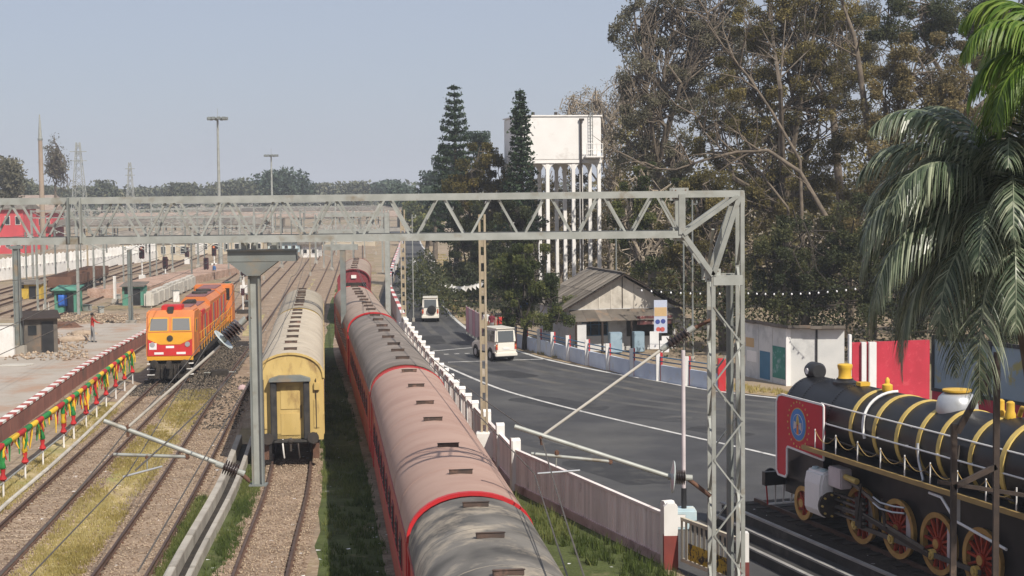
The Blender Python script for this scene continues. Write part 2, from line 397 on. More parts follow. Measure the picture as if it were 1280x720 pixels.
# ================================================================== ROAD
mat('asphalt', (0.062, 0.062, 0.066), (0.045, 0.045, 0.048), 0.35, 0.85, bump=0.35, bscale=60, c3=(0.10, 0.098, 0.094), s3=0.12, t3=(0.45, 0.68), rnd=0)
mat('asphalt_old', (0.095, 0.093, 0.09), (0.07, 0.069, 0.067), 0.6, 0.9, bump=0.35, bscale=50, c3=(0.14, 0.125, 0.1), s3=0.2, rnd=0)
mat('road_paint', (0.62, 0.61, 0.58), (0.45, 0.44, 0.42), 2.5, 0.7, c3=(0.16, 0.16, 0.16), s3=1.6, t3=(0.56, 0.72), rnd=0)
mat('verge', (0.36, 0.27, 0.17), (0.27, 0.2, 0.12), 0.8, 0.95, bump=0.4, bscale=14, c3=(0.17, 0.16, 0.06), s3=0.5, rnd=0)
fence_pts = [Vector((4.25, 43.6, 0)), Vector((0.05, 55.0, 0)), Vector((-1.6, 66, 0)), Vector((-4.0, 83, 0)), Vector((-7.3, 109, 0)),
             Vector((G(485, 372).x, G(485, 372).y, 0)), Vector((G(493, 340).x, G(493, 340).y, 0)), Vector((-20.6, 300, 0)), Vector((-33, 420, 0))]
edge_px = [(541, 318), (543, 332), (545, 346), (550, 366), (554, 383), (569, 400), (595, 420), (622, 432), (654, 441), (679, 449), (759, 466), (815, 475), (877, 487), (960, 497)]
edge = [G(*p) for p in edge_px]
edge = [Vector((-24.5, 420, 0)), Vector((-17.2, 300, 0))] + edge
edge.append(Vector((edge[-1].x + 9, edge[-1].y - 9, 0))); edge.append(Vector((edge[-1].x + 20, edge[-1].y - 8, 0)))
# smooth the edge
def smooth(pts, it=2):
    for _ in range(it):
        q = [pts[0]]
        for a, b in zip(pts, pts[1:]): q += [a*0.75+b*0.25, a*0.25+b*0.75]
        q.append(pts[-1]); pts = q
    return pts
edge_s = smooth(edge)
left = [p + Vector((0.22, 0, 0)) for p in fence_pts]
poly = [Vector((p.x, p.y, 0.012)) for p in reversed(left)] + []
poly = [Vector((p.x, p.y, 0.012)) for p in left[::-1]] + [Vector((7, 24, 0.012)), Vector((52, 20, 0.012)), Vector((52, 62, 0.012))] + [Vector((p.x+0.25, p.y+0.2, 0.012)) for p in edge_s[::-1]]
bm = bmesh.new(); f = bm.faces.new([bm.verts.new(p) for p in poly]); bmesh.ops.triangulate(bm, faces=[f]); bmesh.ops.recalc_face_normals(bm, faces=bm.faces)
me = bpy.data.meshes.new('road'); bm.to_mesh(me); bm.free(); me.materials.append(MATS['asphalt']); struct(link('road', me))
def ribbon(pts, w, z, name, m):
    mb = MB(); vs = []
    for i, p in enumerate(pts):
        t = (pts[min(i+1, len(pts)-1)] - pts[max(0, i-1)]); t.z = 0; t.normalize(); n = Vector((-t.y, t.x, 0))
        vs += [(p.x+n.x*w/2, p.y+n.y*w/2, z), (p.x-n.x*w/2, p.y-n.y*w/2, z)]
    mb.add(vs, [(2*i, 2*i+1, 2*i+3, 2*i+2) for i in range(len(pts)-1)])
    o = mb.build(name, m, fix=False); return struct(o)
m_ = MB(); m_.add([(3.9, 40, 0.02), (4.2, 43.9, 0.02), (-0.1, 55.2, 0.02), (-1.75, 66, 0.02), (red_line(66)+1.2, 66, 0.02), (red_line(52)+1.2, 52, 0.02), (red_line(40)+1.2, 40, 0.02), (red_line(24)+1.2, 24, 0.02), (4.6, 24, 0.02)], [tuple(range(9))]); struct(m_.build('weedy_verge', 'turf_green', fix=False))
ribbon(edge_s, 0.27, 0.018, 'road_edge_line', 'road_paint')
# sandy verge and low kerb behind the edge line
ribbon([p + Vector((0.85, 0.75, 0)) for p in edge_s], 1.5, 0.016, 'verge', 'verge')
lane = smooth([G(*p) for p in ((553, 456), (559, 459), (602, 478), (640, 492), (740, 518), (850, 543), (940, 563), (1010, 580))], 2)
ribbon(lane, 0.2, 0.018, 'road_lane_line', 'road_paint')
for a, b, w in (((541, 439), (600, 434), 0.22), ((560, 453), (684, 449), 0.22), ((488, 369), (530, 367), 0.3)):
    ribbon([G(*a), G(*b)], w, 0.018, 'road_stop_line', 'road_paint')
for k in range(4):
    x = 555 + k*13; ribbon([G(x, 443.2-k*0.5), G(x+6, 442.9-k*0.5)], 0.25, 0.018, 'road_crossing_dash', 'road_paint')
mat('asphalt_patch', (0.05, 0.05, 0.052), (0.038, 0.038, 0.04), 1.2, 0.8, bump=0.4, bscale=60, c3=(0.09, 0.086, 0.08), s3=0.7, rnd=0.25)
mat('road_dust', (0.20, 0.165, 0.12), (0.12, 0.10, 0.08), 1.5, 0.95, c3=(0.08, 0.075, 0.07), s3=0.8, t3=(0.45, 0.6), rnd=0)
def patch(px, py, w, l, rot, m='asphalt_patch', z=0.0145):
    c = G(px, py); n = 18; pts = []
    for k in range(n):
        a = 2*math.pi*k/n; q = 1/max(abs(math.cos(a)), abs(math.sin(a)))*random.uniform(0.86, 1.02); x, y = q*math.cos(a)*w, q*math.sin(a)*l
        pts.append((c.x+x*math.cos(rot)-y*math.sin(rot), c.y+x*math.sin(rot)+y*math.cos(rot), z))
    m_ = MB(); m_.add(pts, [tuple(range(n))]); struct(m_.build('road_patch', m, fix=False))
for k, a_ in enumerate(((700, 505, 1.3, 3.2, 0.6), (820, 520, 1.0, 2.2, 0.6), (770, 590, 1.1, 3.0, 0.5), (900, 540, 0.8, 1.8, 0.6), (540, 425, 0.9, 3.5, 0.1), (580, 470, 0.8, 2.0, 0.4), (640, 468, 1.0, 2.0, 0.5), (520, 385, 0.6, 5.0, 0.05), (690, 560, 0.7, 2.4, 0.5))): patch(*a_, z=0.0142+0.0002*k)
for off, w_ in ((-1.6, 0.5), (-3.2, 0.5), (-5.2, 0.5), (-6.8, 0.5)):      # worn wheel paths
    ribbon([p+Vector((off*0.8, off*0.55, 0)) for p in edge_s[10:-2]], w_, 0.0138, 'wheel_path', 'asphalt_old')
ribbon([p+Vector((0.12, -0.28, 0)) for p in edge_s], 0.35, 0.0150, 'kerb_dust', 'road_dust')
# brighter older patch along the far road
ribbon([G(519, 420), G(512, 395), G(508, 370)], 0.06, 0.016, 'road_seam', 'asphalt_old')
ribbon([G(575, 434), G(556, 408), G(545, 390)], 0.06, 0.016, 'road_seam', 'asphalt_old')

# ================================================================== CONCRETE PALISADE FENCE ALONG THE RED COACHES
mat('pink_concrete', (0.86, 0.79, 0.75), (0.77, 0.69, 0.66), 1.2, 0.9, bump=0.2, c3=(0.34, 0.27, 0.26), s3=2.0, t3=(0.6, 0.78), rnd=0.1, stretch=(1, 1, 0.5))
mat('pink_plinth', (0.60, 0.49, 0.49), (0.46, 0.36, 0.35), 1.0, 0.9, bump=0.2, c3=(0.18, 0.12, 0.11), s3=0.9, t3=(0.5, 0.7))
mat('maroon', (0.22, 0.05, 0.04), (0.17, 0.045, 0.04), 2, 0.7)
mat('wall_stripe_red', (0.5, 0.12, 0.12), (0.42, 0.1, 0.1), 1, 0.8)
mb = MB(); mb.prism([(-0.068, -0.012), (-0.03, -0.06), (0.03, -0.06), (0.068, -0.012), (0.068, 0.012), (0.03, 0.06), (-0.03, 0.06), (-0.068, 0.012)], 0, 1.31, 'Z'); PALE = mb.mesh('paling', 'pink_concrete')
mb = MB(); mb.prism([(-0.16, 0), (0.16, 0), (0.16, 1.78), (0.08, 1.86), (-0.08, 1.86), (-0.16, 1.78)], -0.15, 0.15, 'Y'); PILLAR = mb.mesh('pillar', 'white_paint')
mb = MB(); mb.box(-0.13, 0.13, -0.13, 0.13, 0, 1.62); mb.prism([(-0.15, 1.62), (0.15, 1.62), (0.0, 1.74)], -0.15, 0.15, 'Y'); POST = mb.mesh('post', 'white_paint')
def fence_run(a, b, label, n_bays, palings, pillar_mesh, end=True):
    t = thing('palisade_fence', label, 'fence', a, 0, 'palisade fence bays along the red coaches')
    d = b - a; L = d.length; u = d / L; rz = math.atan2(u.y, u.x); bay = L / n_bays
    for i in range(n_bays + (1 if end else 0)):
        link('pillar', pillar_mesh, t, u*(bay*i), (0, 0, rz))
    for i in range(n_bays):
        m = MB(); m.beam(u*(bay*i+0.17)+Vector((0, 0, 0.14)), u*(bay*(i+1)-0.17)+Vector((0, 0, 0.14)), 0.2, 0.30); m.build('plinth_beam', 'pink_plinth', t)
        m = MB(); m.beam(u*(bay*i+0.17)+Vector((0, 0, 1.44)), u*(bay*(i+1)-0.17)+Vector((0, 0, 1.44)), 0.13, 0.08); m.build('top_rail', 'pink_concrete', t)
        k = int((bay-0.34)/palings)
        for j in range(k):
            p = u*(bay*i+0.17+(j+0.5)*(bay-0.34)/k); p.z = 0.2
            o = link('paling', PALE, t, p + Vector((0, 0, random.uniform(-.012, .006))), (random.uniform(-.01, .01), random.uniform(-.012, .012), rz+random.uniform(-.05, .05)))
            o.scale = (0.8 if palings < 0.3 else 1, 1, 0.92)
    return t
F = fence_pts
near = fence_run(F[0], F[1], 'near fence bay of pink concrete palings beside the road', 1, 0.155, PILLAR)
fence_run(F[1], F[2], 'pink palisade fence bays by the yellow lattice pole base', 3, 0.2, PILLAR, False)
fence_run(F[2], F[3], 'stretch of fence with small white posts beside the grey-roofed red coach', 7, 0.5, POST, False)
fence_run(F[3], F[4], 'stretch of fence with small white posts opposite the white jeep', 8, 0.6, POST, True)
# painted wall beyond
for (a, b, lab) in ((F[4], F[5], 'low white wall with pink stripes opposite the jeep, beyond the fence posts'), (F[5], F[6], 'low striped white wall along the far road bend'), (F[6], F[7], 'farthest striped wall where the road disappears')):
    t = thing('striped_wall', lab, 'wall', a)
    d = b - a; n = max(4, int(d.length/3.0)); u = d/n
    for i in range(n):
        m = MB(); m.beam(u*i+Vector((0, 0, 0.75)), u*(i+1)+Vector((0, 0, 0.75)), 0.22, 1.5); m.build('wall_panel', 'white_paint' if i % 2 else 'pink_concrete', t)
        m = MB(); m.beam(u*i+Vector((0, 0, 1.57)), u*(i+1)+Vector((0, 0, 1.57)), 0.3, 0.12); m.build('coping', 'wall_stripe_red' if i % 2 else 'white_paint', t)
# gate pier with maroon foot and short cream railing with yellow panel at the fence's near end
gp_ = F[0] + Vector((0.05, -0.2, 0))
t = thing('gate_pier', 'white pier with maroon band at the end of the palisade fence', 'pier', gp_)
m = MB(); m.box(-0.19, 0.19, -0.17, 0.17, 0.95, 1.75); m.prism([(-0.19, 1.75), (0.19, 1.75), (0.09, 1.84), (-0.09, 1.84)], -0.17, 0.17, 'Y'); m.build('upper', 'white_paint', t)
m = MB(); m.box(-0.195, 0.195, -0.175, 0.175, 0, 0.95); m.build('maroon_band', 'maroon', t)
mat('cream', (0.62, 0.55, 0.42), (0.52, 0.46, 0.35), 2, 0.7); mat('yellow_panel', (0.62, 0.42, 0.06), (0.5, 0.34, 0.05), 3, 0.7, c3=(0.06, 0.05, 0.04), s3=4, t3=(0.52, 0.56))
g0 = G(838, 700, 0.0); g0 = F[0] + Vector((0.35, -0.35, 0)); g1 = g0 + Vector((1.15, -2.6, 0))
t = thing('cream_railing', 'short cream railing with a yellow panel beside the maroon-banded pier', 'railing', g0)
u = (g1-g0)
for k in range(13):
    p = u*(k/12); m = MB(); m.box(-0.03, 0.03, -0.03, 0.03, 0.25, 1.4); link('bar', m.mesh('bar', 'cream'), t, p)
for z in (0.28, 1.42): m = MB(); m.beam(Vector((0, 0, z)), u+Vector((0, 0, z)), 0.09, 0.09); m.build('rail', 'cream', t)
m = MB(); m.beam(u*0.15+Vector((-0.04, -0.03, 0.6)), u*0.85+Vector((-0.04, -0.03, 0.6)), 0.02, 0.45); m.build('panel', 'yellow_panel', t)
t = thing('end_post', 'white post with maroon foot at the end of the cream railing', 'post', g1 + Vector((0.1, -0.25, 0)))
m = MB(); m.box(-0.15, 0.15, -0.15, 0.15, 0.9, 1.65); m.build('upper', 'white_paint', t)
m = MB(); m.box(-0.155, 0.155, -0.155, 0.155, 0, 0.9); m.build('foot', 'maroon', t)

# white flag post on a white-and-blue block between road and fence
pb = G(855, 660); 
mat('pale_blue', (0.50, 0.62, 0.66), (0.42, 0.54, 0.58), 2, 0.7, c3=(0.6, 0.58, 0.5), s3=1.5)
mat('pole_pink', (0.62, 0.55, 0.55), (0.52, 0.46, 0.46), 2, 0.6)
t = thing('flag_post', 'slim pale post on a white and blue concrete block by the gantry mast', 'post', pb)
m = MB(); m.box(-0.36, 0.36, -0.36, 0.36, 0, 0.62); m.build('block', ['pale_blue'], t, bevel=0.04)
m = MB(); m.box(-0.365, 0.02, -0.37, 0.37, 0.1, 0.5); m.build('block_front', 'white_paint', t, bevel=0.01)
top = hgt(856, 438, pb.y)
m = MB(); m.tube((0, 0, 0.6), (0, 0, 1.25), 0.085, n=12); m.build('sleeve', 'black_paint', t, smooth=40)
m = MB(); m.tube((0, 0, 1.25), (0, 0, top), 0.06, n=12); m.build('shaft', 'pole_pink', t, smooth=40)

# ================================================================== BLUE AND WHITE FENCE WITH RED-EDGED PIERS
mat('fence_blue', (0.62, 0.68, 0.76), (0.55, 0.61, 0.70), 1.2, 0.75, c3=(0.55, 0.55, 0.52), s3=1.5)
mat('rail_blue', (0.06, 0.16, 0.28), (0.05, 0.13, 0.22), 2, 0.6)
mat('red_paint', (0.52, 0.03, 0.04), (0.43, 0.03, 0.035), 1.5, 0.65, c3=(0.34, 0.05, 0.05), s3=1.2)
mat('hoarding_pink', (0.55, 0.28, 0.30), (0.45, 0.2, 0.23), 1.0, 0.8)
bases = [G(*p) for p in ((645, 434), (657, 437), (674, 441.5), (691, 446), (710, 451), (734, 457), (760, 463), (790, 470), (823, 476), (859, 482), (902, 489))]
t = thing('pier_fence', 'low pale blue wall with red-edged white piers before the tin-roofed shop', 'fence', bases[0])
mb = MB(); mb.box(-0.13, 0.09, -0.15, 0.15, 0, 1.55); PW = mb.mesh('pier', 'white_paint', bevel=0.012)
mb = MB(); mb.box(0.09, 0.17, -0.155, 0.155, 0, 1.56); PR = mb.mesh('red_edge', 'red_paint')
for i, p in enumerate(bases):
    if 0 < i < len(bases)-1:
        a = link('pier', PW, t, p-bases[0]); link('red_edge', PR, a)
    if i < len(bases)-1:
        q = bases[i+1]
        m = MB(); m.beam(p+Vector((0.12, 0, 0.44)), q+Vector((-0.1, 0, 0.44)), 0.14, 0.88); m.build('wall_panel', 'fence_blue', t, world=True)
        for z in (1.08, 1.32):
            m = MB(); m.tube(p+Vector((0, 0, z)), q+Vector((0, 0, z)), 0.035, n=6); m.build('rail', 'rail_blue', t, world=True)
m = MB(); p = bases[-1]-bases[0]; m.box(p.x-0.2, p.x+0.2, p.y-0.17, p.y+0.17, 0, 1.7); m.build('end_pier', 'red_paint', t, bevel=0.02)
# ================================================================== COACHES
mat('coach_red', (0.36, 0.045, 0.04), (0.28, 0.035, 0.032), 0.8, 0.5, c3=(0.2, 0.05, 0.04), s3=0.9, stretch=(1, 1, 0.35), rnd=0.03)
mat('rim_red', (0.50, 0.025, 0.03), (0.40, 0.025, 0.028), 1.5, 0.5)
mat('coach_darkred', (0.25, 0.045, 0.055), (0.19, 0.035, 0.04), 1.2, 0.6)
mat('coach_yellow', (0.60, 0.44, 0.175), (0.50, 0.355, 0.125), 1.6, 0.65, c3=(0.30, 0.19, 0.08), s3=2.2, t3=(0.54, 0.72), stretch=(1, 1, 0.4), rnd=0)
mat('roof_soot', (0.20, 0.185, 0.165), (0.07, 0.066, 0.062), 0.9, 0.85, bump=0.1, c3=(0.46, 0.39, 0.3), s3=0.75, t3=(0.5, 0.68), rnd=0, stretch=(0.9, 1.0, 0.9))
mat('roof_pink', (0.40, 0.27, 0.22), (0.36, 0.235, 0.19), 0.9, 0.85, bump=0.06, c3=(0.33, 0.205, 0.165), s3=0.9, t3=(0.5, 0.8), rnd=0, stretch=(0.5, 1.5, 0.5))
mat('roof_grey', (0.235, 0.2, 0.175), (0.165, 0.14, 0.12), 0.9, 0.85, bump=0.08, c3=(0.32, 0.265, 0.22), s3=0.8, rnd=0, stretch=(0.7, 1.2, 0.7))
mat('roof_tan', (0.36, 0.28, 0.225), (0.29, 0.22, 0.18), 0.9, 0.85, bump=0.06, c3=(0.22, 0.17, 0.14), s3=0.8, rnd=0)
mat('roof_cream', (0.50, 0.43, 0.335), (0.44, 0.375, 0.29), 0.9, 0.85, bump=0.06, c3=(0.29, 0.24, 0.18), s3=0.8, t3=(0.52, 0.75), rnd=0)
mat('roof_cream_grey', (0.38, 0.33, 0.26), (0.30, 0.26, 0.2), 0.9, 0.85, bump=0.06, c3=(0.24, 0.2, 0.16), s3=0.8, rnd=0)
mat('vent_rust', (0.10, 0.065, 0.05), (0.06, 0.045, 0.04), 4, 0.8, c3=(0.22, 0.13, 0.1), s3=3)
HW = 1.26; EAVE = 3.42; SOLE = 1.05
def roof_z(x, apex=ROOF): return EAVE + (apex-EAVE)*math.sqrt(max(0, 1-(x/HW)**2))**1.0
def roof_prof(off=0.0, n=18):
    a = [math.pi*i/n for i in range(n+1)]
    return [((HW+off)*math.cos(t), EAVE+(ROOF-EAVE+off)*math.sin(t)**0.9) for t in a]
mb = MB(); mb.box(-0.02, 0.02, -0.38, 0.38, -0.36, 0.36); WINF = mb.mesh('window', 'coach_darkred', bevel=0.01)
mb = MB(); mb.box(-0.028, 0.028, -0.32, 0.32, -0.30, 0.30); WING = mb.mesh('pane', 'window_dark')
mb = MB()
for k in range(4): mb.tube((-0.035, -0.32, -0.2+0.13*k), (-0.035, 0.32, -0.2+0.13*k), 0.012, n=5)
WINB = mb.mesh('bars', 'dark_iron')
mb = MB(); mb.box(-0.015, 0.015, -0.36, 0.36, 0, 2.05); DOORM = mb.mesh('door', 'rim_red', bevel=0.008); DOORY = mb.mesh('door', 'coach_yellow', bevel=0.008)
mb = MB(); mb.box(-0.25, 0.25, -0.065, 0.065, -0.03, 0.06); mb.box(-0.27, 0.27, -0.08, -0.02, 0.06, 0.075); VENT = mb.mesh('roof_vent', 'vent_rust', bevel=0.01)
def wheelset(m, y):
    for s in (-1, 1):
        m.lathe([(0.06, -0.06), (0.44, -0.06), (0.46, -0.03), (0.42, 0.04), (0.06, 0.06)], (s*RG, y, 0.65), 'X', 18)
    m.tube((-RG, y, 0.65), (RG, y, 0.65), 0.07)
def bogie_mesh():
    m = MB(); wheelset(m, -1.25); wheelset(m, 1.25)
    for s in (-1, 1):
        m.box(s*0.95-0.07, s*0.95+0.07, -1.7, 1.7, 0.72, 0.95)
        for y in (-1.25, 1.25): m.cbox((s*0.98, y, 0.68), 0.22, 0.3, 0.3); m.lathe([(0.09, 0.45), (0.12, 0.5), (0.12, 0.85), (0.09, 0.95)], (s*0.95, y*0.6, 0), 'Z', 10)
    m.box(-0.9, 0.9, -0.25, 0.25, 0.75, 1.0)
    return m.mesh('bogie', 'dark_iron')
BOGIE = bogie_mesh()
def coach(line, y0, L, label, paint, roofm, rim=None, sides=True, vents=10, cat='railway coach', group=None, endface=False, end_paint=None):
    pa = Vector((line(y0), y0, 0)); y1 = y0
    hd = line.head(y0)
    y1 = y0 + L*math.cos(line.head(y0+L/2)); pb_ = Vector((line(y1), y1, 0))
    c = (pa+pb_)/2; d = (pb_-pa); rz = math.atan2(-d.x, d.y); hl = d.length/2
    t = thing('railway_coach', label, cat, c, rz, group)
    e = hl-0.45
    m = MB(); pr = [(-HW+0.02, SOLE), (HW-0.02, SOLE), (HW, SOLE+0.25), (HW, EAVE)] + roof_prof(-0.015)[1:-1] + [(-HW, EAVE), (-HW, SOLE+0.25)]
    m.prism(pr, -e, e, 'Y'); body = m.build('body', paint, t, smooth=35)
    m = MB(); out = roof_prof(0.03); inn = roof_prof(0.003)[::-1]
    m.prism(out+inn, -e-0.02, e+0.02, 'Y'); roof = m.build('roof', roofm, t, smooth=35)
    for i in range(1, 8):                      # roof sheet seams
        y = -e + 2*e*i/8
        ms = MB(); ms.prism(roof_prof(0.034)+roof_prof(0.02)[::-1], y-0.012, y+0.012, 'Y'); ms.build('seam', roofm, roof, smooth=35)
    for k in range(vents):
        y = -e + 2*e*(k+0.6+random.uniform(-.12, .12))/vents
        link('roof_vent', VENT, t, (random.uniform(-.03, .03), y, ROOF+0.05), (0, 0, random.uniform(-.02, .02)))
    if rim:
        for s in (-1, 1):
            m = MB(); m.prism(roof_prof(0.055)+roof_prof(-0.02)[::-1], s*(e+0.02)-0.14, s*(e+0.02)+0.01, 'Y'); m.build('end_rim', rim, t, smooth=35)
            for sx in (-1, 1):
                m = MB(); m.box(sx*HW-0.03, sx*HW+0.03, s*e-0.1, s*e+0.03, SOLE+0.2, EAVE+0.1); m.build('corner_post', rim, t)
    for s in (-1, 1):                          # gutter
        m = MB(); m.box(s*(HW+0.03)-0.025, s*(HW+0.03)+0.025, -e, e, EAVE-0.05, EAVE+0.01); m.build('gutter', paint, t)
        if sides:
            n = 10
            for k in range(n):
                y = -e+2.2+(2*e-4.4)*(k+0.5)/n
                w = link('window', WINF, t, (s*(HW+0.005), y, 2.5), (0, 0, 0 if s < 0 else math.pi)); link('pane', WING, w); link('bars', WINB, w)
            for y in (-e+1.1, e-1.1): link('door', DOORM if paint == 'coach_red' else DOORY, t, (s*(HW+0.008), y, SOLE+0.1))
            m = MB(); m.box(s*(HW+0.004)-0.012, s*(HW+0.004)+0.012, -e, e, 1.95, 2.02); m.build('waist_strip', 'rim_red' if paint == 'coach_red' else paint, t)
    m = MB(); m.box(-0.7, 0.7, -e, e, 0.92, SOLE)
    for k, y in enumerate((-3, -1, 1.5, 3.4)): m.box(-0.9+0.3*(k % 2), 0.3+0.3*(k % 2), y-0.7, y+0.7, 0.5, 0.95)
    m.build('underframe', 'dark_iron', t)
    for y in (-hl+3.9, hl-3.9): link('bogie', BOGIE, t, (0, y, 0))
    for s in (-1, 1):                          # gangway bellows and buffers
        m = MB(); m.box(-0.62, 0.62, min(s*e, s*(e+0.3)), max(s*e, s*(e+0.3)), 1.15, 3.3); m.build('gangway', 'soot', t)
        for sx in (-0.85, 0.85):
            m = MB(); m.tube((sx, s*e, 1.18), (sx, s*(e+0.38), 1.18), 0.1, n=12); m.lathe([(0.22, -0.03), (0.22, 0.02), (0.05, 0.04)], (sx, s*(e+0.4), 1.18), 'Y', 16); m.build('buffer', 'dark_iron', t, smooth=40)
    t['e'] = e
    return t
CL = 24.1
RG_GRP = 'red coaches coupled in one train'
y_b = red_line.y[2]      # front gangway under the camera's nearest red rim
coach(red_line, y_b-CL+0.5, CL, 'red coach with sooty grey and black roof, lead of its train', 'coach_red', 'roof_soot', None, vents=9, group=RG_GRP)
coach(red_line, y_b, CL, 'red coach with a faded pink roof and bright red end rim', 'coach_red', 'roof_pink', 'rim_red', vents=6, group=RG_GRP)
coach(red_line, y_b+CL, CL, 'red coach with dark grey roof coupled behind the pink-roofed coach', 'coach_red', 'roof_grey', None, vents=8, group=RG_GRP)
coach(red_line, y_b+2*CL, CL-0.3, 'red coach with tan roof and red rim behind the dark grey-roofed coach', 'coach_red', 'roof_tan', 'rim_red', vents=9, group=RG_GRP)
far_ = coach(red_line, 125, 21, 'dark red coach standing apart, end wall facing the tan-roofed coach', 'coach_darkred', 'roof_tan', 'coach_darkred', vents=6)
ef = -far_['e']
for k in range(4):
    m = MB(); m.box(-1.05+0.55*k, -0.65+0.55*k, ef-0.05, ef+0.01, 2.95, 3.35); w = m.build('end_window', 'coach_darkred', far_)
    m = MB(); m.box(-1.02+0.55*k, -0.68+0.55*k, ef-0.06, ef, 2.99, 3.31); m.build('pane', 'window_dark', w)
m = MB(); m.box(-0.2, 0.2, ef-0.12, ef, 3.65, 3.9); m.build('destination_board', 'white_paint', far_)

yc = coach(yel_line, yel_line.y[3]+2.2, CL, 'yellow coach with cream roof and open end gangway facing the rails', 'coach_yellow', 'roof_cream', None, vents=9)
coach(yel_line, yel_line.y[3]+2.2+CL+0.1, 17, 'yellow coach with greyer roof coupled behind the first yellow coach', 'coach_yellow', 'roof_cream_grey', None, vents=8)
# ---- end wall of the near yellow coach
E = -yc['e']
for o in [c for c in yc.children if c.name.startswith('gangway')]:
    pass
mat('gang_black', (0.03, 0.03, 0.032), (0.06, 0.055, 0.05), 3, 0.8)
gw = [c for c in yc.children if c.name.startswith('gangway') and True]
near_g = min(gw, key=lambda o: sum(v.co.y for v in o.data.vertices))
bpy.data.objects.remove(near_g)
for sx in (-1, 1):
    m = MB(); m.box(sx*0.62-0.12, sx*0.62+0.12, E-0.34, E-0.002, 1.1, 3.32); m.build('gangway_jamb', 'gang_black', yc, bevel=0.03)
m = MB(); m.prism([(-0.78, 3.32), (0.78, 3.32), (0.78, 3.44), (0.4, 3.56), (-0.4, 3.56), (-0.78, 3.44)], E-0.42, E, 'Y'); m.build('gangway_hood', 'galv_dark', yc, bevel=0.02)
m = MB(); m.box(-0.5, 0.5, E-0.06, E-0.01, 1.12, 3.3); dr_ = m.build('end_door', 'coach_yellow', yc)
for z0, z1 in ((1.25, 2.1), (2.25, 3.15)):
    m = MB(); m.box(-0.36, 0.36, E-0.085, E-0.055, z0, z1); m.build('door_panel', 'coach_yellow', dr_, bevel=0.01)
m = MB(); m.tube((0.4, E-0.1, 1.9), (0.4, E-0.1, 2.4), 0.02); m.build('handle', 'dark_iron', dr_)
m = MB(); m.box(-0.62, 0.62, E-0.36, E, 1.02, 1.1); m.build('gangway_step', 'gang_black', yc)
for x0, x1, z0, z1 in ((-1.1, -0.88, 1.5, 2.9), (0.88, 1.1, 1.5, 2.6)):
    m = MB(); m.box(x0, x1, E-0.03, E+0.01, z0, z1); m.build('end_panel', 'coach_yellow', yc, bevel=0.01)
m = MB(); m.box(0.9, 1.12, E-0.12, E, 2.95, 3.25); m.build('lamp_bracket', 'coach_yellow', yc, bevel=0.02)
m = MB(); m.tube((0.98, E-0.03, 1.5), (0.98, E-0.06, 3.4), 0.018, n=6); m.tube((-1.0, E-0.03, 1.3), (-1.0, E-0.06, 3.4), 0.018, n=6); m.build('conduit', 'dark_iron', yc)
m = MB(); m.prism(roof_prof(0.06)+roof_prof(-0.02)[::-1], E-0.06, E-0.01, 'Y'); m.build('end_bead', 'coach_yellow', yc, smooth=35)
m = MB(); m.box(-1.0, 1.0, E-0.06, E+0.1, 0.95, 1.32); m.build('headstock', 'soot', yc)
m = MB(); m.tube((0, E, 1.1), (0, E-0.5, 1.08), 0.06); m.tube((0, E-0.45, 1.2), (0, E-0.45, 0.7), 0.045); m.lathe([(0.05, -.05), (.12, 0), (.05, .05)], (0, E-.5, 1.1), 'Y', 10); m.build('coupling', 'dark_iron', yc)
for x in (-0.3, 0.28):
    m = MB(); m.path([(x, E-0.1, 1.1), (x, E-0.35, 0.95), (x+0.03, E-0.38, 0.6), (x+0.05, E-0.3, 0.42)], 0.03, 6); m.build('brake_hose', 'white_paint' if x < 0 else 'dark_iron', yc, smooth=60)
for x in (-0.95, 0.95):
    m = MB(); m.box(x-0.12, x+0.12, E-0.15, E+0.2, 0.35, 0.9); m.build('step', 'rust', yc)

# ================================================================== DIESEL LOCOMOTIVE
mat('diesel_orange', (0.62, 0.21, 0.06), (0.52, 0.165, 0.05), 1.0, 0.45, c3=(0.45, 0.15, 0.05), s3=1.2, t3=(0.6, 0.8), rnd=0)
mat('diesel_yellow', (0.72, 0.36, 0.03), (0.66, 0.31, 0.03), 1.0, 0.45, rnd=0)
mat('diesel_red', (0.56, 0.03, 0.03), (0.46, 0.03, 0.03), 1.0, 0.5, rnd=0)
mat('diesel_roof', (0.28, 0.13, 0.12), (0.2, 0.09, 0.09), 1.2, 0.7, c3=(0.12, 0.1, 0.1), s3=1.0)
mat('silver', (0.55, 0.56, 0.58), (0.48, 0.49, 0.5), 3, 0.35, metal=0.5)
y0 = G(205, 481).y; LD = 25.5
y1 = y0+LD*0.99; pa = Vector((a_line(y0), y0, 0)); pb2 = Vector((a_line(y1), y1, 0)); d = pb2-pa
loco = thing('diesel_locomotive', 'orange and red diesel locomotive on the track beside the garlanded barrier', 'locomotive', (pa+pb2)/2, math.atan2(-d.x, d.y))
hl = d.length/2; DW = 1.3
def lx(name, m_, parent=None, **k): return lambda mb: mb.build(name, m_, parent or loco, **k)
m = MB(); m.box(-1.2, 1.2, -hl+0.3, hl-0.3, 1.15, 1.5); m.build('underframe', 'soot', loco)
m = MB(); m.prism([(-hl, 1.5), (-hl+0.12, 2.75), (-hl+0.42, 3.75), (-hl+0.6, 4.05), (-hl+2.9, 4.05), (-hl+2.9, 1.5)], -DW, DW, 'X'); m.build('cab', 'diesel_orange', loco, bevel=0.08, smooth=30)
m = MB(); m.prism([(-hl-0.04, 1.36), (-hl-0.04, 1.56), (-hl+0.1, 1.58), (-hl+0.1, 1.36)], -1.25, 1.25, 'X'); m.build('front_sill', 'diesel_yellow', loco)
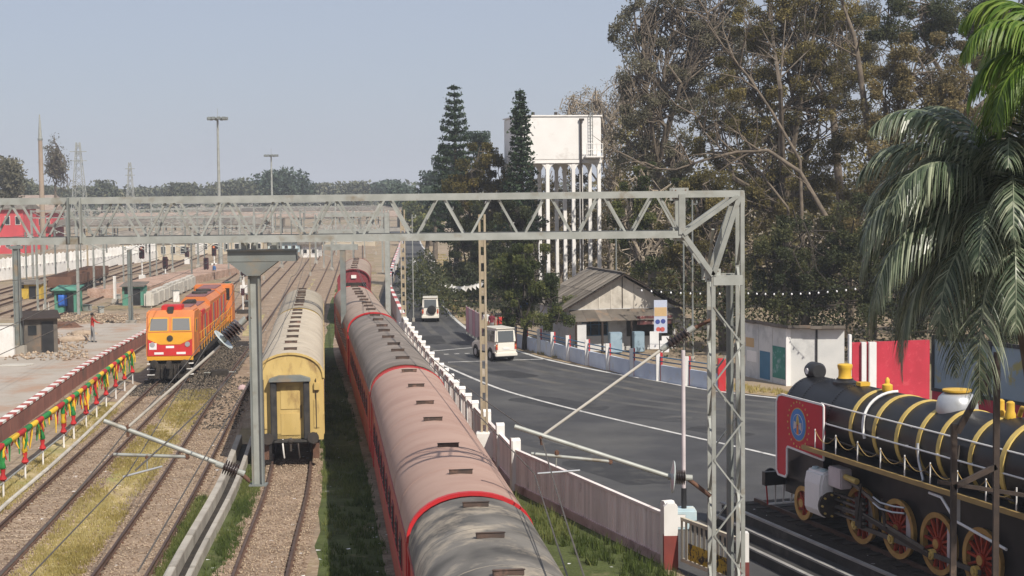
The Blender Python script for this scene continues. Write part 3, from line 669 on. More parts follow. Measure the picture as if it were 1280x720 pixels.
# red band with a V top on the nose
def nose_y(z): return -hl + 0.12*(z-1.5)/1.25 if z < 2.75 else -hl+0.12+0.3*(z-2.75)/1.0
def noseplate(pts, name, mm, off, parent=loco):
    m = MB(); n = len(pts)
    vs = [(x, nose_y(z)-off, z) for x, z in pts] + [(x, nose_y(z)+0.03, z) for x, z in pts]
    m.add(vs, [tuple(range(n))]+[(i, i+n, (i+1) % n+n, (i+1) % n) for i in range(n)]); return m.build(name, mm, parent)
noseplate([(-1.2, 1.6), (1.2, 1.6), (1.2, 2.5), (0.55, 2.2), (-0.55, 2.2), (-1.2, 2.5)], 'red_band', 'diesel_red', 0.025)
noseplate([(-1.2, 2.52), (-0.55, 2.22), (0.55, 2.22), (1.2, 2.52), (1.2, 2.86), (-1.2, 2.86)], 'yellow_band', 'diesel_yellow', 0.02)
for sx in (-1, 1):
    w = noseplate([(sx*0.08, 2.92), (sx*1.16, 2.92), (sx*1.1, 3.68), (sx*0.08, 3.68)], 'windscreen', 'diesel_yellow', 0.03)
    noseplate([(sx*0.14, 2.98), (sx*1.09, 2.98), (sx*1.04, 3.62), (sx*0.14, 3.62)], 'pane', 'cab_glass', 0.045, w)
    m = MB(); m.lathe([(0.14, -0.03), (0.14, 0.05), (0.02, 0.06)], (sx*0.95, nose_y(2.25)-0.04, 2.22), 'Y', 14); m.build('headlight', 'silver', loco)
    noseplate([(sx*0.35, 1.68), (sx*0.85, 1.68), (sx*0.85, 1.8), (sx*0.35, 1.8)], 'number_board', 'white_clean', 0.035)
noseplate([(-1.12, 1.95), (-0.72, 1.95), (-0.72, 2.3), (-1.12, 2.3)], 'shed_plate', 'white_clean', 0.04)
noseplate([(-0.22, 2.02), (0.22, 2.02), (0.22, 2.14), (-0.22, 2.14)], 'name_plate', 'white_clean', 0.036)
m = MB(); m.lathe([(0.17, -0.02), (0.17, 0.04), (0.1, 0.05)], (0, nose_y(2.55)-0.04, 2.55), 'Y', 14); m.build('crest', 'dark_iron', loco)
m = MB(); m.box(-0.55, 0.55, -hl+1.0, -hl+2.3, 4.0, 4.3); m.build('roof_unit', 'diesel_red', loco, bevel=0.04)
m = MB(); m.box(-0.16, 0.16, -hl+0.48, -hl+0.9, 3.85, 4.25); m.build('headlamp_box', 'dark_iron', loco, bevel=0.03)
for s in (-1, 1):
    m = MB(); m.box(s*DW-0.02, s*DW+0.02, -hl+1.0, -hl+1.7, 2.8, 3.55); w = m.build('side_window', 'diesel_yellow', loco); m = MB(); m.box(s*DW-0.03, s*DW+0.03, -hl+1.06, -hl+1.64, 2.86, 3.49); m.build('pane', 'window_dark', w)
    m = MB(); m.box(s*DW-0.015, s*DW+0.015, -hl+1.9, -hl+2.6, 1.6, 3.5); m.build('cab_door', 'diesel_orange', loco)
# long hood
HWD = 0.92
segs = ((-hl+2.9, -hl+7.2, 3.9, 'diesel_orange'), (-hl+7.2, -hl+12.5, 3.7, 'diesel_orange'), (-hl+12.5, -hl+19, 4.0, 'diesel_orange'), (-hl+19, hl-2.2, 4.1, 'diesel_orange'))
for a, b, z, mm in segs:
    m = MB(); m.prism([(-HWD, 1.5), (HWD, 1.5), (HWD, z-0.3), (HWD-0.3, z), (-HWD+0.3, z), (-HWD, z-0.3)], a, b, 'Y'); h_ = m.build('hood', mm, loco)
    n = int((b-a)/0.8)
    for k in range(n):
        y = a+(b-a)*(k+0.5)/n
        m = MB(); m.box(HWD-0.01, HWD+0.02, y-0.32, y+0.32, 1.75, z-0.5); m.build('hood_door', ('diesel_red', 'diesel_orange', 'galv_dark', 'diesel_red', 'diesel_orange')[k % 5], h_)
        m = MB(); m.box(-HWD-0.02, -HWD+0.01, y-0.32, y+0.32, 1.75, z-0.5); m.build('hood_door', 'diesel_orange', h_)
    m = MB(); m.box(-HWD+0.32, HWD-0.32, a+0.1, b-0.1, z-0.02, z+0.06); m.build('roof_panel', 'diesel_roof', h_)
for y, r_ in ((-hl+15, 0.5), (-hl+17.4, 0.5)):
    m = MB(); m.lathe([(r_, 0), (r_, 0.12), (r_-0.06, 0.16), (0.1, 0.16)], (0, y, 4.05), 'Z', 18); m.build('radiator_fan', 'dark_iron', loco)
m = MB(); m.box(-0.3, 0.3, -hl+8.3, -hl+10.6, 3.72, 4.0); m.build('exhaust', 'soot', loco, bevel=0.05)
m = MB(); m.box(0.5, HWD+0.015, -hl+7.6, -hl+9.4, 2.6, 3.5); m.build('red_flash', 'diesel_red', loco)
m = MB(); m.prism([(hl-2.2, 1.5), (hl-2.2, 4.15), (hl-0.6, 4.15), (hl-0.15, 3.6), (hl, 1.5)], -DW, DW, 'X'); m.build('rear_cab', 'diesel_orange', loco, bevel=0.08, smooth=30)
m = MB(); m.box(-1.15, 1.15, hl-2.24, hl-2.1, 3.1, 3.9); m.build('rear_cab_window', 'window_dark', loco)
for s in (-1, 1):                               # side handrails
    for z in (2.05, 2.55): m = MB(); m.tube((s*1.26, -hl+2.95, z), (s*1.26, hl-2.3, z), 0.022, n=6); m.build('handrail', 'diesel_yellow', loco)
    for k in range(16):
        y = -hl+3.0+(2*hl-5.4)*k/15; m = MB(); m.tube((s*1.26, y, 1.5), (s*1.26, y, 2.55), 0.02, n=5); m.build('stanchion', 'diesel_yellow', loco)
m = MB(); m.box(-0.85, 0.85, -2.6, 2.6, 0.5, 1.2); m.build('fuel_tank', 'soot', loco, bevel=0.1)
for y in (-hl+4.6, hl-4.6):
    m = MB()
    for dy in (-1.7, 0, 1.7): wheelset(m, dy)
    for s in (-1, 1):
        m.box(s*0.98-0.08, s*0.98+0.08, -2.5, 2.5, 0.75, 1.05)
        for dy in (-1.7, 0, 1.7): m.cbox((s*1.02, dy, 0.7), 0.2, 0.4, 0.36)
    o = m.build('bogie', 'soot', loco); o.location = (0, y, 0)
for sx in (-0.82, 0.82):
    m = MB(); m.tube((sx, -hl+0.1, 1.2), (sx, -hl-0.35, 1.2), 0.1, n=12); m.lathe([(0.05, -0.05), (0.22, -0.03), (0.22, 0.03)], (sx, -hl-0.38, 1.2), 'Y', 16); m.build('buffer', 'soot', loco)
m = MB(); m.prism([(-1.2, 0.35), (1.2, 0.35), (1.05, 1.15), (-1.05, 1.15)], -hl-0.05, -hl+0.12, 'Y'); m.build('cattle_guard', 'soot', loco)
m = MB(); m.tube((0, -hl, 1.15), (0, -hl-0.5, 1.15), 0.1); m.box(-0.13, 0.13, -hl-0.6, -hl-0.4, 0.95, 1.35)
for x in (-0.45, -0.25, 0.25, 0.45): m.path([(x, -hl-0.05, 1.1), (x, -hl-0.25, 0.9), (x, -hl-0.2, 0.5)], 0.03, 6)
m.build('coupler', 'dark_iron', loco)
for x in (-1.05, 1.05):
    m = MB()
    for z in (0.55, 0.85, 1.15): m.box(x-0.2, x+0.2, -hl-0.1, -hl+0.2, z, z+0.04)
    m.build('step', 'white_paint', loco)
# ================================================================== OVERHEAD LINE GANTRY
mat('brown_steel', (0.07, 0.05, 0.04), (0.045, 0.035, 0.03), 4, 0.8, c3=(0.14, 0.1, 0.075), s3=2)
mat('porcelain', (0.07, 0.05, 0.048), (0.05, 0.035, 0.035), 4, 0.3, spec=0.6)
mat('pole_ochre', (0.40, 0.33, 0.23), (0.31, 0.25, 0.17), 3, 0.8, c3=(0.5, 0.44, 0.37), s3=1.5)
glassmat('disc_glass', (0.45, 0.5, 0.5), 0.15)
YG = 32.4; GD = 0.36
zt = hgt(780, 243.5, YG); zb = hgt(780, 293, YG)
Xm0 = D(889, 420, YG).x; Xm1 = D(925, 420, YG).x; Xk = D(852, 293, YG).x; XL = -13.6
gan = thing('overhead_gantry', 'grey lattice steel gantry spanning the tracks above the trains', 'gantry', ((Xm0+Xm1)/2, YG, 0))
def B(name, p, q, w, h, ref=(0, 0, 1), mm='galv'):
    m = MB(); m.beam(p, q, w, h, ref); return m.build(name, mm, gan, world=True)
for s in (-1, 1):
    y = YG+s*GD
    B('top_chord', (XL, y, zt), (Xm1+0.02, y, zt), 0.07, 0.135)
    B('bottom_chord', (XL, y, zb), (Xk+0.03, y, zb), 0.07, 0.145)
    px = 33.4*YG/FPX; x = Xk; k = 0; t_ = px
    B('end_strut', (Xk-0.03, y, zb), (Xk-0.03, y, zt), 0.13, 0.12)
    while x - px > XL+0.2:
        a, b = (zb, zt) if k % 2 == 0 else (zt, zb)
        B('diagonal', (x-0.05, y-s*0.03, a), (x-px-0.05+0.1, y-s*0.03, b), 0.042, 0.036, (0, 1, 0)); x -= px; k += 1
    zk = hgt(887, 343, YG)
    B('knee_brace', (Xk, y, zb), (Xm0, y, zk), 0.1, 0.13, (0, 1, 0))
    B('knee_brace', (Xm0, y, zk), (Xm1-0.06, y, zt-0.05), 0.1, 0.13, (0, 1, 0))
    B('corner_brace', (Xk, y, zb), (Xm1-0.12, y, zt-0.06), 0.08, 0.17, (0, 1, 0))
    B('mast_leg', (Xm0, y, 0), (Xm0, y, zk+0.04), 0.08, 0.08)
    B('mast_leg', (Xm1, y, 0), (Xm1, y, zt+0.06), 0.08, 0.08)
    B('mast_tie', (Xm0, y, zk-0.1), (Xm1, y, zk-0.1), 0.1, 0.2, (0, 0, 1))
    for gx, gz in ((Xk-0.05, zb), (Xm0, zk), (Xm1-0.1, zt-0.12), (Xk-0.05, zt)):
        m = MB(); m.box(gx-0.16, gx+0.16, y-s*0.055-0.006, y-s*0.055+0.006, gz-0.13, gz+0.13); gg = m.build('gusset', 'galv', gan, world=True)
        for bx in (-0.1, 0.1):
            for bz_ in (-0.08, 0.08): m = MB(); m.lathe([(0.016, -0.012), (0.016, 0.012)], (gx+bx-gan.location.x, y-s*0.055-gan.location.y, gz+bz_), 'Y', 6); m.build('bolt', 'rust', gg)
    z = 0.3; k = 0
    while z < zk-0.7:
        a, b = (Xm0, Xm1) if k % 2 == 0 else (Xm1, Xm0)
        B('lacing', (a, y+0.03*s, z), (b, y+0.03*s, z+0.78), 0.03, 0.05, (0, 1, 0)); z += 0.78; k += 1
x = Xk-0.2; k = 0
while x > XL+1:
    B('cross_tie', (x, YG-GD, zb), (x, YG+GD, zb), 0.05, 0.05); B('cross_tie', (x, YG-GD, zt), (x-1.1, YG+GD, zt), 0.04, 0.04); x -= 1.09; k += 1
for X in (Xm0, Xm1):
    z = 0.3; k = 0
    while z < zt-1:
        B('lacing', (X, YG-GD*(1 if k % 2 == 0 else -1), z), (X, YG+GD*(1 if k % 2 == 0 else -1), z+0.78), 0.05, 0.03); z += 0.78; k += 1
# dark down-pipe running up inside the mast
m = MB(); m.tube(((Xm0+Xm1)/2+0.1, YG+0.1, 0), ((Xm0+Xm1)/2+0.1, YG+0.1, zk), 0.075, n=8); m.build('down_pipe', 'galv_dark', gan, world=True)
for xx in (93, 108):
    X = D(xx, 280, YG).x; B('splice_plate', (X, YG-GD-0.06, zb-0.05), (X, YG-GD-0.06, zt+0.06), 0.03, 0.14, (0, 1, 0), 'galv_dark' if xx == 93 else 'galv')
B('mast_leg', (XL, YG-GD, 0), (XL, YG-GD, zt), 0.11, 0.11); B('mast_leg', (XL, YG+GD, 0), (XL, YG+GD, zt), 0.11, 0.11)

# drop arm
Xd = D(320, 450, YG).x; zd = hgt(320, 605, YG)
da = thing('drop_arm', 'grey steel arm with flared head hanging down from the gantry girder', 'drop arm', (Xd, YG, zd))
def BD(name, p, q, w, h, ref=(0, 0, 1), mm='galv_dark'):
    m = MB(); m.beam(p, q, w, h, ref); return m.build(name, mm, da, world=True)
zh = hgt(320, 343, YG); zp = hgt(320, 320, YG)
BD('web', (Xd, YG, zd), (Xd, YG, zh), 0.22, 0.03, (0, 1, 0), 'galv')
for s in (-1, 1): BD('flange', (Xd+s*0.1, YG, zd), (Xd+s*0.1, YG, zh), 0.035, 0.2, (0, 1, 0))
BD('foot_plate', (Xd-0.18, YG, zd-0.01), (Xd+0.18, YG, zd-0.01), 0.3, 0.03)
m = MB(); m.prism([(Xd-0.13, zh-0.02), (Xd+0.13, zh-0.02), (Xd+0.52, zp-0.1), (Xd-0.52, zp-0.1)], YG-0.16, YG+0.16, 'Y'); m.build('flared_head', 'galv_dark', da, world=True)
xl = D(286, 320, YG).x; xr = D(371, 320, YG).x
BD('head_beam', (xl, YG, zp), (xr, YG, zp), 0.34, 0.21); BD('head_flange', (xl-0.01, YG, zp+0.12), (xr+0.01, YG, zp+0.12), 0.42, 0.035)
for xx in (306, 318, 344):
    X = D(xx, 310, YG).x; BD('hanger', (X, YG, zp+0.1), (X, YG, zb+0.05), 0.1, 0.3, (0, 1, 0), 'galv')

# cantilevers
def insulator(t, p, q, disc=True, dr0=0.33):
    p = Vector(p); q = Vector(q); d = (q-p); L = d.length; u = d/L
    M = Matrix.Translation(p) @ u.to_track_quat('Z', 'Y').to_matrix().to_4x4()
    prof = [(0.05, 0)]
    n = 6
    for k in range(n):
        z = L*(0.1+0.8*k/n); dz = 0.8*L/n; prof += [(0.07, z), (0.155, z+dz*0.3), (0.155, z+dz*0.45), (0.07, z+dz*0.6)]
    prof += [(0.05, L)]
    m = MB(); m.lathe(prof, n=18); m.xform(M); i_ = m.build('insulator', 'porcelain', t, world=True, smooth=30)
    for z0_, z1_ in ((-0.12, 0.04), (L-0.04, L+0.12)): m = MB(); m.lathe([(0.065, z0_), (0.065, z1_)], n=12); m.xform(M); m.build('end_cap', 'galv', t, world=True)
    if disc:
        m = MB(); m.lathe([(0.05, L+0.04), (dr0, L+0.0), (dr0+0.01, L+0.02), (0.05, L+0.07)], n=24); m.xform(M); m.build('arcing_disc', 'disc_glass', t, world=True, smooth=40)
def cantilever(label, pts, base):
    P = lambda k: D(pts[k][0], pts[k][1], YG)
    t = thing('cantilever_bracket', label, 'bracket', base)
    def T(name, a, b, r_, mm='galv'):
        m = MB(); m.tube(P(a), P(b), r_, n=10); return m.build(name, mm, t, world=True, smooth=40)
    insulator(t, P('ti0'), P('ti1'), pts.get('disc_t', False), 0.25); insulator(t, P('bi0'), P('bi1'), pts.get('disc_b', True))
    T('stay_tube', 'st0', 'st1', 0.03, 'concrete_pale'); T('bracket_tube', 'bt0', 'bt1', 0.047)
    T('register_tube', 'rg0', 'rg1', 0.035); T('steady_arm', 'sa0', 'sa1', 0.022, 'silver')
    T('dropper', 'dp0', 'dp1', 0.014); T('mast_link', 'ml0', 'ml1', 0.04, 'rust'); T('mast_link', 'mb0', 'mb1', 0.045, 'rust')
    T('hook', 'st1', 'hk', 0.03, 'rust')
    for k in ('rg0', 'st1', 'dp0'):
        m = MB(); c = P(k); m.cbox(c, 0.085, 0.09, 0.11); m.build('clamp', 'rust', t, world=True, bevel=0.02)
    return t
cantilever('insulated bracket arm reaching from the gantry mast over the pink-roofed coach', dict(
    ti0=(862, 413), ti1=(833, 433), st0=(831, 434), st1=(676, 546), bi0=(858, 597), bi1=(842, 596), bt0=(838, 596), bt1=(643, 533),
    rg0=(763, 577), rg1=(664, 567), sa0=(725, 588), sa1=(672, 592), dp0=(696, 566), dp1=(695, 583), ml0=(862, 413), ml1=(888, 400), mb0=(858, 597), mb1=(888, 620), hk=(677, 556)), (Xm0-0.06, YG, 4.2))
cantilever('insulated bracket arm reaching from the drop arm over the empty track', dict(
    ti0=(302, 403), ti1=(280, 424), st0=(276, 432), st1=(160, 534), bi0=(299, 590), bi1=(277, 582), bt0=(272, 579), bt1=(130, 526),
    rg0=(234, 571), rg1=(142, 568), sa0=(203, 583), sa1=(154, 596), dp0=(184, 571), dp1=(184, 588), ml0=(302, 403), ml1=(314, 396), mb0=(299, 590), mb1=(313, 602), disc_t=True, disc_b=False, hk=(160, 546)), (Xd-0.12, YG, 4.6))

# overhead wires
mat('wire', (0.10, 0.09, 0.08), (0.14, 0.12, 0.1), 3, 0.6, metal=0.3)
def wire(label, pts, r_=0.010, sag=0.0):
    P = [Vector(p) for p in pts]; Q = []
    for a, b in zip(P, P[1:]):
        for k in range(12):
            t = k/12; c = a.lerp(b, t); c.z -= sag*4*t*(1-t); Q.append(c)
    Q.append(P[-1])
    o = thing('overhead_wire', label, 'wire', P[0]); m = MB(); m.path(Q, r_, 5); m.build('strand', 'wire', o, world=True); return o
tipR = D(668, 592, YG); tipL = D(160, 592, YG); mR = D(677, 548, YG); mL = D(160, 536, YG)
def along(line, y, z, dx=0): return (line(y)+dx, y, z)
wire('contact wire hung over the red coaches', [(tipR.x+1.2, 4, tipR.z), tipR, along(red_line, 80, tipR.z+0.1), along(red_line, 128, tipR.z)], 0.014)
wire('sagging upper wire hung above the red coaches', [(mR.x+1.2, 4, mR.z), mR, along(red_line, 80, mR.z), along(red_line, 128, mR.z)], 0.014, 0.5)
wire('contact wire hung over the empty track', [(tipL.x+2, 4, tipL.z), tipL, along(b_line, 90, tipL.z+0.1), along(b_line, 140, tipL.z)], 0.014)
wire('sagging upper wire hung above the empty track', [(mL.x+2, 4, mL.z), mL, along(b_line, 90, mL.z), along(b_line, 140, mL.z)], 0.014, 0.5)

for k_, (ln_, dz_, lb_) in enumerate(((a_line, 0.2, 'orange diesel'), (p_line, 0.0, 'pit track'), (yel_line, 0.1, 'cream-roofed coaches'))):
    for w_, (zz_, sg_) in enumerate(((5.6+dz_, 0.0), (6.9+dz_, 0.6))):
        wire(('contact wire', 'sagging upper wire')[w_]+' strung above the '+lb_, [(ln_(y_), y_, zz_) for y_ in (20, 66, 112, 158, 204)], 0.013, sg_)
# ---- yellowish batten poles along the fence
def batten_pole(px, y_top, depth, label, w=0.26):
    p = D(px, 400, depth); top = hgt(px, y_top, depth)
    t = thing('batten_pole', label, 'pole', (p.x, depth, 0))
    for s in (-1, 1):
        m = MB(); m.box(s*w/2-0.04, s*w/2+0.04, -0.08, 0.08, 0.5, top); m.build('channel', 'pole_ochre', t)
    n = int((top-1)/0.62)
    for k in range(n):
        z = 0.9+k*0.62; m = MB(); m.box(-w/2+0.04, w/2-0.04, -0.06, 0.06, z, z+0.3); link('batten', m.mesh('batten', 'pole_ochre'), t)
    m = MB(); m.box(-0.32, 0.32, -0.3, 0.3, 0, 1.25); m.build('concrete_base', 'white_paint', t, bevel=0.03)
    return t, top
bp1, top1 = batten_pole(604, 268, 60.5, 'yellow-brown batten pole on a white base by the fence, near the white van', 0.2)
bp2, top2 = batten_pole(505, 262, 112, 'yellow-brown batten pole standing by the fence opposite the jeep', 0.26)
m = MB(); m.box(-0.9, 0.1, -0.04, 0.04, top1-0.9, top1-0.75); m.build('cross_arm', 'galv', bp1)
# ---- thin posts
def thin_post(px, y0, y1, label, r_=0.05, mm='galv', name='thin_post', h=0.0, depth=None):
    p = G(px, y0, h) if depth is None else Vector((D(px, y0, depth).x, depth, 0)); top = hgt(px, y1, p.y)
    t = thing(name, label, 'post', (p.x, p.y, h)); m = MB(); m.tube((0, 0, 0), (0, 0, top-h), r_, r_*0.8, n=8); m.build('shaft', mm, t, smooth=40)
    m = MB(); m.cbox((0, 0, 0.15), r_*4, r_*4, 0.3); m.build('base', 'concrete', t)
    m = MB(); m.cbox((0.12, 0, top-h-0.25), 0.35, 0.06, 0.06); m.lathe([(0.03, 0), (0.07, 0.04), (0.03, 0.2)], (0.27, 0, top-h-0.22), 'Z', 8); m.build('insulator_arm', mm, t)
    return t
thin_post(517, 402, 268, 'slim grey post on the roadside opposite the jeep', 0.05)
thin_post(483, 398, 262, 'slim grey post behind the striped wall', 0.06, depth=128)

# ---- brown steel frame before the palm
pf = D(1218, 600, 33.5)
fr = thing('steel_frame', 'rusty brown steel post frame standing before the steam locomotive', 'frame', (pf.x, 33.5, 0))
def FB(name, a, b, w=0.11):
    m = MB(); m.beam(D(*a, 33.5), D(*b, 33.5), w, w, (0, 1, 0)); m.build(name, 'brown_steel', fr, world=True)
for xx, yt in ((1192, 530), (1245, 440)):
    p = D(xx, 600, 33.5); q = D(xx, yt, 33.5); m = MB(); m.beam((p.x, 33.5, 0), (p.x, 33.5, q.z), 0.12, 0.11, (0, 1, 0)); m.build('post', 'brown_steel', fr, world=True)
FB('brace', (1196, 541), (1246, 452), 0.12); FB('brace', (1192, 609), (1245, 583)); FB('cross_bar', (1172, 602), (1300, 622), 0.08)
# ================================================================== STEAM LOCOMOTIVE ON ITS PLINTH
mat('boiler_black', (0.010, 0.010, 0.012), (0.017, 0.017, 0.019), 1.5, 0.4, spec=0.2, c3=(0.06, 0.055, 0.048), s3=1.6, t3=(0.6, 0.8), rnd=0)
mat('gold', (0.66, 0.49, 0.15), (0.55, 0.39, 0.11), 3, 0.5, rnd=0.05, c3=(0.3, 0.21, 0.08), s3=3, t3=(0.6, 0.75))
mat('brass_yellow', (0.70, 0.44, 0.05), (0.6, 0.36, 0.05), 3, 0.4)
mat('wheel_red', (0.42, 0.05, 0.02), (0.30, 0.035, 0.018), 2, 0.5, c3=(0.06, 0.03, 0.02), s3=3)
mat('wheel_rim', (0.56, 0.34, 0.11), (0.44, 0.26, 0.08), 3, 0.5, c3=(0.15, 0.09, 0.04), s3=4, t3=(0.58, 0.72))
mat('plate_red', (0.56, 0.02, 0.04), (0.50, 0.02, 0.035), 1.5, 0.45, rnd=0)
mat('emblem_blue', (0.06, 0.22, 0.55), (0.05, 0.2, 0.5), 3, 0.5); mat('emblem_orange', (0.75, 0.25, 0.03), (0.7, 0.22, 0.03), 3, 0.5)
mat('plinth_dark', (0.055, 0.052, 0.05), (0.035, 0.034, 0.033), 1.2, 0.85, bump=0.3, bscale=10, c3=(0.09, 0.085, 0.08), s3=0.8, rnd=0.1)
mat('plinth_edge', (0.34, 0.33, 0.31), (0.25, 0.24, 0.23), 1.5, 0.85)
mat('running_gold', (0.42, 0.29, 0.11), (0.34, 0.23, 0.09), 2, 0.55)
mat('rod_steel', (0.16, 0.155, 0.15), (0.1, 0.095, 0.09), 3, 0.45, metal=0.5)
PH = 0.85
nr0 = G(1008, 650, PH+0.1); nr1 = G(1190, 724, PH+0.1)
ax = (nr0-nr1); ax.z = 0; ax.normalize()                 # forward direction of the engine
rgt = Vector((ax.y, -ax.x, 0))
rz = math.atan2(-ax.x, ax.y)
org = nr0 + ax*1.6 + rgt*RG; org.z = PH
# plinth
pl = thing('loco_plinth', 'stepped dark stone plinth carrying the preserved steam locomotive', 'plinth', (org.x, org.y, 0), rz)
m = MB(); m.box(-1.75, 1.9, -21, 1.9, 0, PH); m.build('core', 'plinth_dark', pl)
m = MB(); m.box(-2.15, -1.75, -21, 2.1, 0, PH-0.28); m.build('step', 'plinth_dark', pl); m = MB(); m.box(-2.6, -2.15, -21, 2.3, 0, PH-0.55); m.build('step', 'plinth_dark', pl)
for x, z in ((-1.78, PH), (-2.18, PH-0.28), (-2.62, PH-0.55)):
    k = 0; y = 2.0
    while y > -20.5:
        m = MB(); m.box(x, x+0.13, y-1.38, y, z-0.02, z+0.035); m.build('coping', 'plinth_edge', pl); y -= 1.4
m = MB(); m.box(-1.6, 1.75, -21, 1.8, PH, PH+0.02); m.build('ballast_fill', 'ballast_dark', pl)
for s in (-1, 1):
    m = MB(); m.box(s*RG-0.035, s*RG+0.035, -20.9, 1.7, PH+0.02, PH+0.14); m.build('rail', 'railhead', pl)
for k in range(34):
    if k == 0: mb = MB(); mb.box(-1.15, 1.15, -0.11, 0.11, PH+0.02, PH+0.045); PS = mb.mesh('sleeper', 'soot')
    link('sleeper', PS, pl, (0, 1.4-0.65*k, 0))

org.z = PH+0.12
S = thing('steam_locomotive', 'black steam locomotive with gold boiler bands preserved on the dark plinth', 'steam locomotive', org, rz)
RB_ = 2.3; BC = 3.06; BR = 0.98       # boiler centre height above rail, radius
def b_(m, name, mm, parent=None, **k): return m.build(name, mm, parent or S, **k)
m = MB(); m.lathe([(0.75, -0.55), (0.93, -0.6), (0.96, -0.75), (0.96, -3.4), (BR, -3.45), (BR, -10.4), (1.05, -10.6), (1.08, -14.2)], (0, 0, BC), 'Y', 40); b_(m, 'boiler', 'boiler_black', smooth=30)
m = MB(); m.lathe([(0.02, -0.40), (0.45, -0.44), (0.74, -0.54), (0.74, -0.58)], (0, 0, BC), 'Y', 32); sm = b_(m, 'smokebox_door', 'boiler_black', smooth=40)
m = MB(); m.tube((0, -0.42, BC), (0, -0.3, BC), 0.06); m.tube((-0.2, -0.34, BC), (0.2, -0.34, BC), 0.025); m.build('door_handle', 'silver', sm)
for y in (-4.55, -5.75, -6.85, -7.85, -8.75, -10.1, -11.45, -12.5):
    m = MB(); r_ = BR+0.012 if y > -10.5 else 1.085
    m.lathe([(r_-0.03, y-0.085), (r_+0.008, y-0.08), (r_+0.008, y+0.08), (r_-0.03, y+0.085)], (0, 0, BC), 'Y', 40); b_(m, 'boiler_band', 'gold', smooth=30)
# white steam pipe climbing over the boiler
pts = [((BR+0.05)*math.cos(a), -5.3-0.15*math.sin(a*2), BC+(BR+0.05)*math.sin(a)) for a in np.linspace(math.pi*1.05, math.pi*0.5, 14)]
m = MB(); m.path(pts, 0.04, 8); b_(m, 'steam_pipe', 'white_clean', smooth=50)
# rivets round the smokebox and pipework along the boiler side
mb = MB(); mb.lathe([(0.026, 0), (0.02, 0.014), (0.006, 0.02)], n=6); RIV = mb.mesh('rivet', 'boiler_black')
for yy in (-0.8, -1.6, -3.25):
    for k in range(26):
        a = math.pi*(0.42+0.62*k/25); o = link('rivet', RIV, S, (0.955*math.cos(a), yy, BC+0.955*math.sin(a))); o.rotation_euler = (0, math.pi/2-a, 0)
for (pts_, r_, mm_) in (([(-0.99, -2.2, BC-0.35), (-1.02, -3.3, BC-0.42), (-1.04, -6.0, BC-0.5), (-1.06, -9.0, BC-0.55), (-1.1, -12.0, BC-0.58)], 0.03, 'dark_iron'), ([(-1.02, -7.9, BC+0.1), (-1.05, -8.0, BC-0.3), (-1.1, -8.3, BC-0.75), (-1.2, -8.4, RB_)], 0.04, 'silver'), ([(-0.98, -9.6, BC+0.3), (-1.06, -9.7, BC-0.2), (-1.15, -9.75, BC-0.7), (-1.2, -9.8, RB_)], 0.045, 'dark_iron')):
    m = MB(); m.path(pts_, r_, 8); b_(m, 'side_pipe', mm_, smooth=50)
# headlamp, chimney, dome, valves
m = MB(); m.lathe([(0.05, 0.3), (0.2, 0.28), (0.26, 0.16), (0.26, -0.2), (0.2, -0.28)], (0, -0.75, BC+BR+0.12), 'Y', 20); hlamp = b_(m, 'headlamp', 'black_paint', smooth=40)
m = MB(); m.lathe([(0.19, 0.27), (0.19, 0.31)], (0, -0.75, BC+BR+0.12), 'Y', 20); m.build('lens', 'window_grey', hlamp)
m = MB(); m.lathe([(0.09, 0), (0.09, 0.03)], (-0.27, -0.75, BC+BR+0.12), 'X', 12); m.build('side_marker', 'white_clean', hlamp)
m = MB(); m.lathe([(0.34, -0.15), (0.34, 0.02), (0.23, 0.08), (0.23, 0.12)], (0, -2.5, BC+BR-0.02), 'Z', 24); ch = b_(m, 'chimney_base', 'black_paint', smooth=40)
m = MB(); m.lathe([(0.21, 0.1), (0.18, 0.18), (0.18, 0.34), (0.2, 0.4), (0.21, 0.44), (0.21, 0.5), (0.17, 0.52)], (0, -2.5, BC+BR-0.02), 'Z', 24); b_(m, 'chimney', 'brass_yellow', smooth=40)
m = MB(); m.lathe([(0.50, -0.28), (0.52, -0.1), (0.5, 0.1), (0.45, 0.24), (0.37, 0.32), (0.26, 0.36)], (0, -8.05, BC+BR+0.0), 'Z', 28); b_(m, 'steam_dome', 'silver', smooth=40)
m = MB(); m.lathe([(0.3, 0), (0.36, 0.03), (0.36, 0.07), (0.05, 0.1)], (0, -8.05, BC+BR+0.36), 'Z', 28); b_(m, 'dome_cap', 'brass_yellow', smooth=40)
m = MB(); m.lathe([(0.10, -0.08), (0.14, 0.02), (0.14, 0.16), (0.06, 0.2), (0.06, 0.3), (0.02, 0.36)], (-0.05, -4.85, BC+BR+0.02), 'Z', 14); b_(m, 'bell', 'brass_yellow', smooth=40)
m = MB(); m.cbox((0, -3.5, BC+BR+0.05), 0.3, 0.25, 0.1); b_(m, 'oil_cap', 'brass_yellow')
for y in (-9.85, -10.25):
    m = MB(); m.lathe([(0.13, -0.08), (0.13, 0.05), (0.1, 0.12), (0.1, 0.32), (0.05, 0.36)], (0, y, BC+BR+0.05), 'Z', 14); b_(m, 'safety_valve', 'brass_yellow', smooth=40)
m = MB(); m.path([(0.0, -10.6, BC+BR+0.1), (0, -10.7, BC+BR+0.3), (0, -11.0, BC+BR+0.3), (0, -11.1, BC+BR+0.1)], 0.06, 8); b_(m, 'whistle_pipe', 'brass_yellow', smooth=50)
